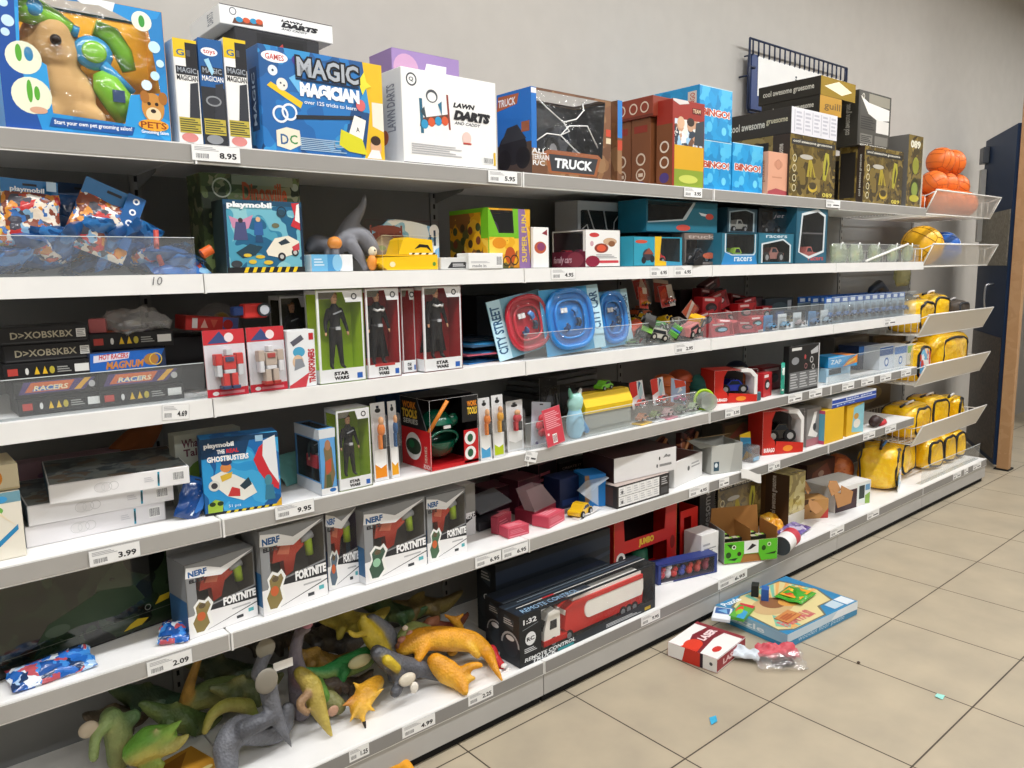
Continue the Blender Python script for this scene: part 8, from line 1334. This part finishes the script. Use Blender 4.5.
dino('bright green toy dinosaur lying between the grey ones', [([(306, 670, .17), (322, 673, .17), (343, 667, .17), (364, 658, .18), (374, 650, .19)], [.01, .02, .034, .036, .02], GN, '9ab86a'), ([(306, 668, .15), (308, 678, .14)], [.008, .006], '3a8a6a'), ([(345, 670, .14), (340, 685, .13)], [.018, .01], GN)])
dino('olive toy dinosaur with long thin tan tail standing up by the price ticket', [([(185, 712, .3), (205, 700, .3), (232, 695, .3), (262, 700, .3)], [.024, .04, .045, .03], '5a6a38', '8a8a4a'), ([(185, 712, .3), (190, 690, .28), (200, 660, .26), (211, 622, .24)], [.022, .016, .010, .004], 'b0863c')])
dino('olive yellow toy dinosaur neck curving out of the heap beside the big grey one', [([(205, 732, .15), (212, 715, .15), (228, 705, .15), (248, 706, .16)], [.01, .016, .02, .022], 'a0a048', 'c0b868'), ([(248, 706, .16), (254, 716, .15)], [.02, .016], '8a9a48')])
dino('spiky yellow toy dinosaur lying head down on the white deck', [([(378, 682, .08), (366, 694, .06), (358, 710, .03)], [.022, .034, .026], 'dba02a', 'e8c060'), ([(358, 708, .02), (350, 722, .0)], [.014, .003], YEd), ([(362, 712, .02), (364, 726, -.01)], [.014, .003], YEd), ([(370, 700, .03), (384, 688, .02)], [.014, .003], YEd), ([(354, 700, .05), (343, 706, .04)], [.014, .004], 'c8843a'), ([(362, 690, .08), (352, 682, .08)], [.012, .003], YEd), ([(366, 706, .02), (376, 712, .0)], [.012, .003], YEd)], extra={'beak': lambda b, P: b.cyl(P(364, 722, -.01), P(366, 731, -.02), .006, '1f1a16', 8, .001)})
dino('grey toy dinosaur with bright yellow belly leaning over the white deck', [([(364, 630, .15), (374, 645, .13), (384, 660, .12)], [.022, .032, .024], 'd8bc28', 'e0cc50'), ([(372, 626, .17), (386, 640, .15), (395, 660, .13), (394, 682, .1)], [.02, .032, .03, .022], GY), ([(396, 652, .14), (412, 668, .12), (428, 677, .1), (440, 678, .09)], [.03, .02, .012, .004], GY), ([(364, 640, .12), (355, 642, .11), (349, 638, .11)], [.012, .009, .007], 'c8b03a'), ([(362, 630, .14), (364, 622, .14)], [.012, .01], 'c8b440')], extra={'pale_leaf_foot': lambda b, P: b.ball(P(360, 668, .1), (.04, .012, .02), 'b8b48a')})
dino('grey toy dinosaur lying low with pointed tail and yellow patch', [([(378, 672, .07), (396, 684, .06), (422, 688, .05), (442, 696, .03), (455, 702, .0)], [.024, .036, .028, .015, .004], GYd), ([(398, 695, .03), (400, 705, .02), (396, 712, .0)], [.02, .016, .018], GYd), ([(388, 680, .02), (398, 688, .015)], [.018, .014], 'd0b42a')], extra={'pale_claws': lambda b, P: (b.ball(P(408, 699, .0), (.03, .012, .02), 'd8cfbc'), b.ball(P(415, 707, -.01), (.014, .01, .018), 'e4ddd0'))})
dino('large yellow toy dinosaur lying along the heap with tail over the rail', [([(404, 656, .1), (420, 648, .09), (446, 647, .08), (472, 650, .06), (487, 660, .02), (494, 674, -.04), (503, 690, -.095)], [.028, .038, .042, .036, .024, .014, .004], YE, YEd), ([(425, 655, .06), (418, 668, .05)], [.02, .014], YE), ([(470, 655, .03), (478, 664, .01)], [.018, .012], YEd)])
dino('yellow toy dinosaur with head hanging over the shelf price ticket', [([(436, 672, .03), (448, 682, .0), (460, 692, -.04), (465, 702, -.075)], [.03, .04, .028, .013], YE, YEd), ([(462, 682, -.03), (472, 676, -.04), (481, 675, -.05)], [.018, .014, .01], YE), ([(466, 690, -.05), (474, 688, -.06)], [.012, .009], YEd)])
dino('olive toy dinosaur with open pink mouth on top of the yellow one', [([(452, 646, .16), (430, 634, .15), (414, 632, .14), (404, 636, .12)], [.014, .026, .036, .024], OL, 'b0b078'), ([(404, 630, .12), (398, 638, .11)], [.012, .006], '7a8a4a')], extra={'pink_mouth': lambda b, P: [b.ball(P(u, v, .1), r, c) for u, v, r, c in ((402, 640, (.016, .01, .012), 'b87a68'), (410, 634, (.013, .01, .012), 'c89080'), (405, 628, (.01, .008, .008), 'e0d0c0'), (398, 646, (.01, .008, .01), '7a4a3a'))]})
dino('yellow toy dinosaur claw reaching up before the lorry cartons', [([(452, 650, .14), (460, 638, .13), (459, 626, .12), (452, 619, .12)], [.022, .018, .015, .013], 'dd9a24', YEd), ([(456, 620, .12), (463, 614, .11)], [.01, .006], 'dd9a24'), ([(452, 619, .12), (445, 615, .11)], [.01, .006], 'dd9a24')])
dino('red toy dinosaur feet with white claws beside the lorry cartons', [([(492, 652, .02), (496, 662, -.01), (502, 668, -.03)], [.018, .018, .014], 'c0242c'), ([(486, 650, .04), (494, 656, .02)], [.014, .012], '9a1c24')], extra={'white_claws': lambda b, P: [b.ball(P(u, v, -.04), (.012, .008, .007), 'ece8e2') for u, v in ((504, 668), (508, 672), (499, 674))]})
dino('olive brown toy dinosaur with round foot lying before the green one', [([(318, 690, .12), (328, 700, .1), (338, 706, .08)], [.02, .032, .026], '7a7a4a'), ([(322, 688, .14), (335, 684, .14), (345, 688, .13)], [.018, .024, .018], '5a4f48')], extra={'foot_sole': lambda b, P: b.ball(P(333, 711, .05), (.018, .006, .016), 'b89078')})
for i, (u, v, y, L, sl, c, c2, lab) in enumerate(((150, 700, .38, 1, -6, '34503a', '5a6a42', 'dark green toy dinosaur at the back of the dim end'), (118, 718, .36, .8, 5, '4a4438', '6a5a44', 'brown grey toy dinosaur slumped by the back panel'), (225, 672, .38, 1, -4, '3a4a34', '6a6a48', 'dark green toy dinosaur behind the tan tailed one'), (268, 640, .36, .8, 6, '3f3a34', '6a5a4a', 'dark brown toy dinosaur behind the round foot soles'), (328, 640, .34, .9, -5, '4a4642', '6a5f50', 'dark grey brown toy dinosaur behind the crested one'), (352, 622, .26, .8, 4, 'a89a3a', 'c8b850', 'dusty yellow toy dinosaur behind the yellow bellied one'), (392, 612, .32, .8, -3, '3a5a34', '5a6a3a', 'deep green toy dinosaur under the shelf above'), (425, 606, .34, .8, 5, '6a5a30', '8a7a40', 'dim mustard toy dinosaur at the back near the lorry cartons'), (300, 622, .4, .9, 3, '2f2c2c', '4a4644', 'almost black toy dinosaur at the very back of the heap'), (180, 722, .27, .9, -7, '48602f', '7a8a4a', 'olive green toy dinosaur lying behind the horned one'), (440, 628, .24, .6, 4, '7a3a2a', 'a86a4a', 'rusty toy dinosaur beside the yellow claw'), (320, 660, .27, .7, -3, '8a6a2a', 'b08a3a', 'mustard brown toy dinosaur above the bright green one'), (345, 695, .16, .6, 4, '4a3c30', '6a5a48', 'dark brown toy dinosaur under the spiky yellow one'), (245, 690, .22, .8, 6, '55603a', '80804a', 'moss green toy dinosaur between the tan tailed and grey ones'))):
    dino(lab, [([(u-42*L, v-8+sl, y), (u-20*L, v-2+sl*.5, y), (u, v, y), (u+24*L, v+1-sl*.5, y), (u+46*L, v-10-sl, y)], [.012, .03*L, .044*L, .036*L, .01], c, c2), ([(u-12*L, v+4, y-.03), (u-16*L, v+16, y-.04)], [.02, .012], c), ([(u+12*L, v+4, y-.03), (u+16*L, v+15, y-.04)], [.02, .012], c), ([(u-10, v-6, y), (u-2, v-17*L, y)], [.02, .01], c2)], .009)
# ================================================================ things on the floor
fa = PZ(383, 775, .02)
organic('yellow_floor_dinosaur', None, [([PZ(380, 775, .03), PZ(392, 766, .03), PZ(402, 764, .028), PZ(412, 772, .025)], [.018, .026, .022, .012], mat(YE, .55), mat(YEd, .55)), ([PZ(385, 768, .03), PZ(384, 764, .05)], [.012, .005], mat(YE, .55))], .005); tag(bpy.data.objects['yellow_floor_dinosaur'], 'yellow toy dinosaur fallen on the floor under the dinosaur heap', 'toy dinosaur')
# big farm puzzle box, flat on the floor
q = [PZ(697, 622, .05), PZ(758, 572, .05), PZ(857, 607, .05), PZ(801, 643, .05)]
ctr = (q[0]+q[2])/2; U = (q[3]-q[0]).normalized(); Wq = .56; Dq = .36
a0 = PZ(787, 650, 0); U = (PZ(857, 615, 0)-a0); Wd = U.length; U.normalize(); rz = math.atan2(U.y, U.x); Vv = (PZ(697, 624, .0)-a0); Dd = max(.34, Vv.dot(Vector((-U.y, U.x, 0))))*1.14; HB = .06
while max((a0+U*q*Wd+Vector((-U.y, U.x, 0))*Dd).y for q in (0, 1)) > -.085: Dd -= .004
t = thing('farm_puzzle_box', 'large flat blue edged picture puzzle box lying on the floor tiles', 'puzzle box', (a0.x, a0.y, .002), rz)
PB = mat('2f86b4', .35)
b = MB(); b.box(0, Wd, 0, Dd, 0, HB, PB, .002); b.build('carton', t)
b = MB(); fr_ = ((0, 0, HB), (Wd, 0, 0), (0, Dd, 0), (0, 0, 1)); ray = [('p', [(.18, .3), (.98*math.cos(.2*i)*.85+.1, .2+.75*abs(math.sin(.2*i))), (.98*math.cos(.2*i+.1)*.85+.1, .2+.75*abs(math.sin(.2*i+.1)))], 'e0a860' if i % 2 else '8ac0a8') for i in range(8)]
draw(b, fr_, [('r', .02, .02, .98, .98, '2a7fb0'), ('p', [(.0, .12), (.12, .02), (.55, .02), (.66, .2), (.86, .2), (.96, .5), (.86, .96), (.3, .98), (.06, .84)], '6a6a58'), ('p', [(.02, .14), (.13, .04), (.54, .04), (.64, .22), (.84, .22), (.94, .5), (.84, .94), (.3, .96), (.08, .82)], 'd8c890')]+[('p', [(.3, .45), (.84-.09*i, .94), (.78-.09*i, .94)], ('e0a860', '7abaa0')[i % 2]) for i in range(6)]+[('p', [(.3, .45), (.94-.02*i, .5+.08*i), (.94-.02*i, .55+.08*i)], ('e0a860', '7abaa0')[i % 2]) for i in range(5)]+[('p', [(.05, .2), (.14, .05), (.24, .05), (.2, .4)], '7abaa0'), ('p', [(.1, .06), (.2, .05), (.22, .16)], 'e0a860'), ('e', .35, .55, .22, .2, 'c8a878'), ('e', .4, .6, .12, .14, '8a5a3a'), ('e', .56, .5, .14, .12, 'd89a4a'), ('t', .10, .1, .5, .26, 'FARM PALS!', 'c86a6a', .06), ('r', .86, .02, .98, .2, 'd8e0e6'), ('p', [(.7, .04), (.84, .04), (.84, .2), (.7, .18)], 'b8ccd8'), ('t', .03, .88, .25, .97, 'Puzzle', 'e8f0f4', .03)])
draw(b, ((0, 0, 0), (Wd, 0, 0), (0, 0, HB), (0, -1, 0)), [('r', 0, .45, 1, 1, 'c8dae6'), ('t', .15, .1, .8, .5, 'wooden floor puzzle', 'c4dcec', .0, .2), ('p', [(.6, .5), (1, .4), (1, 1), (.7, 1)], 'e8eef2')]); draw(b, ((0, Dd, 0), (0, -Dd, 0), (0, 0, HB), (-1, 0, 0)), [('r', 0, .3, 1, 1, '9ac0d8'), ('t', .1, .3, .7, .8, 'puzzle', 'e4eef4')]); b.build('printed_artwork', t)
top = lambda u, v, dz=0.: PZ(u, v, .002+HB+GAP+dz)
def lying(name, label, cat, u, v, W, D, H, rz, c, art=None, dz=0., pil=None):
    t = thing(name, label, cat, top(u, v, dz), rz); b = MB()
    if pil: b.T = Matrix.Translation((0, 0, H*.5)) @ Matrix.Rotation(-PI/2, 4, 'X') @ Matrix.Translation((0, 0, -D/2)); b.pillow(W, D, H, pil, seed=int(u), crin=.006); b.build('pouch', t)
    else: b.box(-W/2, W/2, -D/2, D/2, 0, H, c, .001); b.build('carton', t)
    if art: a_ = MB(); draw(a_, ((-W/2, -D/2, H), (W, 0, 0), (0, D, 0), (0, 0, 1)), art); a_.build('printed_artwork', t)
    return t
lying('green_sweet_bag', 'green bag with orange picture lying on the floor puzzle box', 'foil bag', 795, 597, .15, .12, .02, .1, None, [('r', .12, .12, .88, .85, 'e8a02a'), ('e', .5, .5, .3, .25, 'd8742a'), ('e', .35, .65, .15, .12, 'c83a2a'), ('e', .6, .62, .12, .1, 'e8c83a')], 0, mat('3aa02a', .3, 0, .5, .4))
lying('tan_picture_card', 'tan orange picture card lying below the green bag on the puzzle box', 'card', 788, 617, .11, .06, .004, .05, 'c8844a', [('e', .4, .5, .3, .3, 'b8683a'), ('l', .1, .2, .9, .8, 3, 'a85a34')])
lying('blue_white_packet', 'blue and white packet lying at the near corner of the puzzle box', 'toy pack', 722, 616, .11, .07, .012, .5, 'dfe4ea', [('r', .05, .1, .4, .9, 'e8ecf0'), ('r', .45, .1, .95, .9, '2a5a9a'), ('p', [(.5, .2), (.9, .3), (.7, .8)], '7ab0d8')])
lying('green_red_packet', 'green and red packet lying beside the blue and white one on the puzzle box', 'toy pack', 742, 614, .14, .06, .014, .25, '5aa83a', [('p', [(0, 0), (.5, .1), (.6, .6), (0, .5)], '3a9ac8'), ('e', .55, .7, .25, .2, 'd8402e'), ('p', [(.8, 0), (1, 0), (1, 1), (.88, 1)], 'c8283a'), ('e', .4, .6, .2, .2, '8ac83a')])
for u, v, c, c2, lab in ((755, 595, '1c1e22', 'e0c83a', 'small black and yellow box standing on the floor puzzle box'), (765, 599, '2a5aa8', 'dfe4ec', 'small blue and white box standing on the floor puzzle box')):
    t = thing('tiny_game_box', lab, 'toy box', top(u, v), .5); b = MB(); b.box(-.022, .022, -.015, .015, 0, .05, c, .001); b.build('carton', t); a_ = MB(); draw(a_, ((-.022, -.015, 0), (.044, 0, 0), (0, 0, .05), (0, -1, 0)), [('r', .1, .45, .9, .9, c2), ('c', .5, .25, .15, c2)]); a_.build('printed_artwork', t)
# red and white carton on the floor
a = PZ(717, 674, .0); e = PZ(745, 651, .0); w_ = PZ(669, 655, .0)
U = e-a; Wd = U.length; rz = math.atan2(U.y, U.x); Dd = min(.24, abs((w_-a).dot(Vector((-U.y, U.x, 0))/Wd))); HB2 = .055
t = thing('red_white_floor_box', 'white and maroon carton with red picture lying on the floor beside the puzzle box', 'toy box', (a.x, a.y, .002), rz)
b = MB(); b.box(0, Wd, 0, Dd, 0, HB2, 'ece9e6', .0015); b.build('carton', t)
MRN = '7a1f2a'
b = MB(); draw(b, ((0, 0, HB2), (Wd, 0, 0), (0, Dd, 0), (0, 0, 1)), [('p', [(.0, .34), (.6, .42), (1, .36), (1, .72), (.5, .8), (.0, .62)], MRN), ('p', [(0, .4), (.3, .46), (.34, .62), (.0, .74)], 'd2321f'), ('e', .2, .6, .22, .16, 'd83a24'), ('t', .42, .5, .9, .66, 'LASER', 'f0d8d8', .05), ('e', .3, .18, .12, .07, 'c83228'), ('r', .9, 0, 1, 1, '8a2a34')]); draw(b, ((0, Dd, 0), (0, -Dd, 0), (0, 0, HB2), (-1, 0, 0)), [('p', [(.3, 0), (.66, 0), (.7, 1), (.36, 1)], 'c83224'), ('r', .66, 0, .72, 1, '2a1a2a'), ('c', .88, .5, .12, '5a5a5c')]); draw(b, ((0, 0, 0), (Wd, 0, 0), (0, 0, HB2), (0, -1, 0)), [('r', .0, .1, 1, .92, '962a34'), ('t', .2, .3, .8, .7, 'LASER', 'e8c4c4', .05)]); b.build('printed_artwork', t)
t = thing('fallen_toy_pack', 'crumpled red and clear pack lying on the floor in front of the puzzle box', 'toy pack', PZ(774, 664, .004), -.75)
b = MB(); b.T = Matrix.Translation((.02, .06, .03)) @ Matrix.Rotation(-1.35, 4, 'X') @ Matrix.Translation((0, 0, -.05)); b.pillow(.15, .07, .012, mat('c8505a', .4), seed=71, crin=.02); b.build('red_card', t)
b = MB(); b.T = Matrix.Translation((-.10, .05, .028)) @ Matrix.Rotation(-1.3, 4, 'X') @ Matrix.Rotation(.3, 4, 'Y') @ Matrix.Translation((0, 0, -.04)); b.pillow(.12, .05, .008, mat('d3dbe2', .4), seed=72, crin=.015); b.build('white_card', t)
b = MB(); b.T = Matrix.Translation((.02, -.005, .016)) @ Matrix.Rotation(-1.5, 4, 'X') @ Matrix.Translation((0, 0, -.05)); b.pillow(.18, .1, .03, film('crumpled', 'ffffff', body=.08, gloss=.5, crinkle=.8), seed=73, crin=.012); b.build('clear_wrap', t)
b = MB(); b.T = Matrix.Translation((.03, 0, .003)); car_body(b, .08, .04, .024, '3f332e'); b.build('dark_toy', t)
t = thing('blue_paper_scrap', 'small bright blue paper scrap on the beige floor tiles', 'paper scrap', PZ(713, 721, .0015), .4); b = MB(); b.prism([(-.025, 0, 0), (.0, -.014, .003), (.035, -.002, 0), (.01, .014, .002)], (0, 0, .001), '3aa8d0'); b.build('scrap', t)
t = thing('pale_paper_scrap', 'tiny pale turquoise paper scrap on the floor further from the shelf', 'paper scrap', PZ(940, 697, .0015), .2); b = MB(); b.prism([(-.014, -.01, 0), (.016, -.012, .002), (.018, .012, 0), (-.01, .014, .002)], (0, 0, .001), '9adcd0'); b.build('scrap', t)
t = thing('dark_crumb', 'small dark crumb on the tile joint of the floor', 'crumb', PZ(858.5, 663, .003), 0); b = MB(); b.ball((0, 0, .002), (.007, .006, .005), '4a3a2c', 8, 5); b.build('crumb_body', t)
for u0, v0, u1, v1, lab in ((803, 566, 827, 556, 'white plastic foot block on the floor under the bottom shelf by the puzzle box'), (955, 490, 963, 486, 'small white foot block on the floor under the far bottom shelf')):
    a = PZ(u0, v0, 0); e = PZ(u1, v1, 0); t = thing('white_foot_block', lab, 'block', a, math.atan2(e.y-a.y, e.x-a.x)); b = MB(); b.box(0, (e-a).length, 0, .035, 0.001, .028, 'e9e6e0', .003); b.build('block_body', t)
# ================================================================ price tickets on the rails
def ticket(lev, u0, u1, price, lab, tilt=0., dz=0., H=.036, c='f1f1ef'):
    y = -.0135 if lev < 5 else -.083
    z = DECK[lev]-.02+dz; x0 = XU(u0, y, z); W = XU(u1, y, z)-x0
    t = thing('price_ticket', lab, 'price ticket', (x0+W/2, y, z), 0, None, (0, tilt, 0)); b = MB(); b.box(-W/2, W/2, -.0012, 0, -H/2, H/2, c); b.build('paper', t)
    b = MB(); draw(b, ((-W/2, -.0012, -H/2), (W, 0, 0), (0, 0, H), (0, -1, 0)), [('l', .06, .62, .55, .9, 3, 'b4b4b6'), ('b', .06, .12, .36, .5, '5a5a5e')]+([('t', .56, .2, .92, .58, price, '26262a', .03)] if price else [('l', .5, .2, .9, .5, 1, '3a3a3e')])); b.build('printed_price', t)
for a in ((0, 191.5, 240, '8.95', 'price ticket reading 8.95 under the narrow magic boxes'), (0, 488, 517, '5.95', 'price ticket on the top rail under the lawn darts carton'), (0, 684, 702, '3.95', 'price ticket on the top rail under the football players box'), (0, 826, 840, '', 'price ticket on the top rail under the gold picture carton'),
    (1, 551, 575, '4.95', 'price ticket on the second rail under the maroon car carton'), (1, 650, 668, '6.95', 'price ticket on the second rail under the teal and yellow carton'), (1, 674, 692, '6.95', 'price ticket on the second rail under the brown grey truck box'),
    (2, 162, 189, '4.69', 'tilted price ticket under the stack beside the robot packs', .08, .0), (2, 675, 694, '2.95', 'price ticket on the third rail under the heap of toy trucks'), (2, 884, 896, '', 'price ticket on the third rail under the blue car rows'),
    (3, 89, 140, '3.99', 'price ticket reading 3.99 under the pile of white puzzle boxes', .0, -.004), (3, 275, 314, '9.95', 'price ticket reading 9.95 under the figure boxes', 0, .006), (3, 525, 537, '', 'blank white ticket hanging askew at the shelf joint below the red pack back', .3, .004), (3, 725, 740, '5.95', 'price ticket under the blue model car box'), (3, 788, 802, '', 'price ticket under the black printed box'), (3, 809, 822, '', 'price ticket at the joint beside the black printed box'), (3, 842, 854, '', 'first price ticket under the clear acrylic beside the blue orange box'), (3, 861, 874, '', 'second price ticket under the far acrylic of the fourth shelf'), (3, 880, 891, '', 'third price ticket under the far acrylic of the fourth shelf'), (3, 901, 911, '', 'last price ticket before the picture fronted yellow bag'),
    (4, 147, 192, '2.09', 'price ticket reading 2.09 under the red and blue foil pack', 0, -.004), (4, 475, 501, '6.95', 'price ticket under the dim pink packs', 0, -.003), (4, 502, 528, '6.95', 'second price ticket right beside the one under the dim pink packs', 0, -.003), (4, 689, 708, '4.95', 'price ticket under the shallow white tray'), (4, 719, 729, '', 'small price ticket under the grey opened carton'), (4, 768, 780, '5.95', 'price ticket under the black model car box'), (4, 863, 875, '', 'price ticket under the flat blue and white game carton'), (4, 885, 896, '', 'price ticket under the small red and black toy'),
    (5, 349, 369, '1.25', 'small price ticket on the bottom rail under the spiky yellow dinosaur', 0, .003), (5, 402, 435, '4.99', 'price ticket reading 4.99 on the bottom rail under the grey dinosaurs'), (5, 468, 493, '2.25', 'price ticket half under the yellow dinosaur head', 0, .004), (5, 641, 660, '9.95', 'price ticket on the bottom rail under the lorry carton end'), (5, 718, 747, '6.95', 'wide price ticket on the bottom rail under the green display tray', 0, .004, .042), (5, 830, 844, '', 'price ticket on the bottom rail under the tan carton'), (5, 867, 879, '', 'price ticket on the bottom rail under the torn white carton'), (5, 953, 961, '', 'first price ticket under the bottom acrylic'), (5, 964, 968, '', 'narrow price ticket under the bottom acrylic'), (5, 973, 981, '', 'price ticket third under the bottom acrylic'), (5, 986, 993, '', 'last price ticket at the far end of the bottom rail')):
    if a[2] < 984.5: ticket(*a)
t = thing('handwritten_note', 'small handwritten 10 pencilled on the second shelf rail', 'marking', (XU(157, -.0135, DECK[1]-.012), -.0146, DECK[1]-.014), 0); b = MB(); draw(b, ((-.011, 0, -.009), (.022, 0, 0), (0, 0, .018), (0, -1, 0)), [('t', 0, 0, 1, 1, '10', '6a6a6c', -.005, .2)]); b.build('lettering', t)
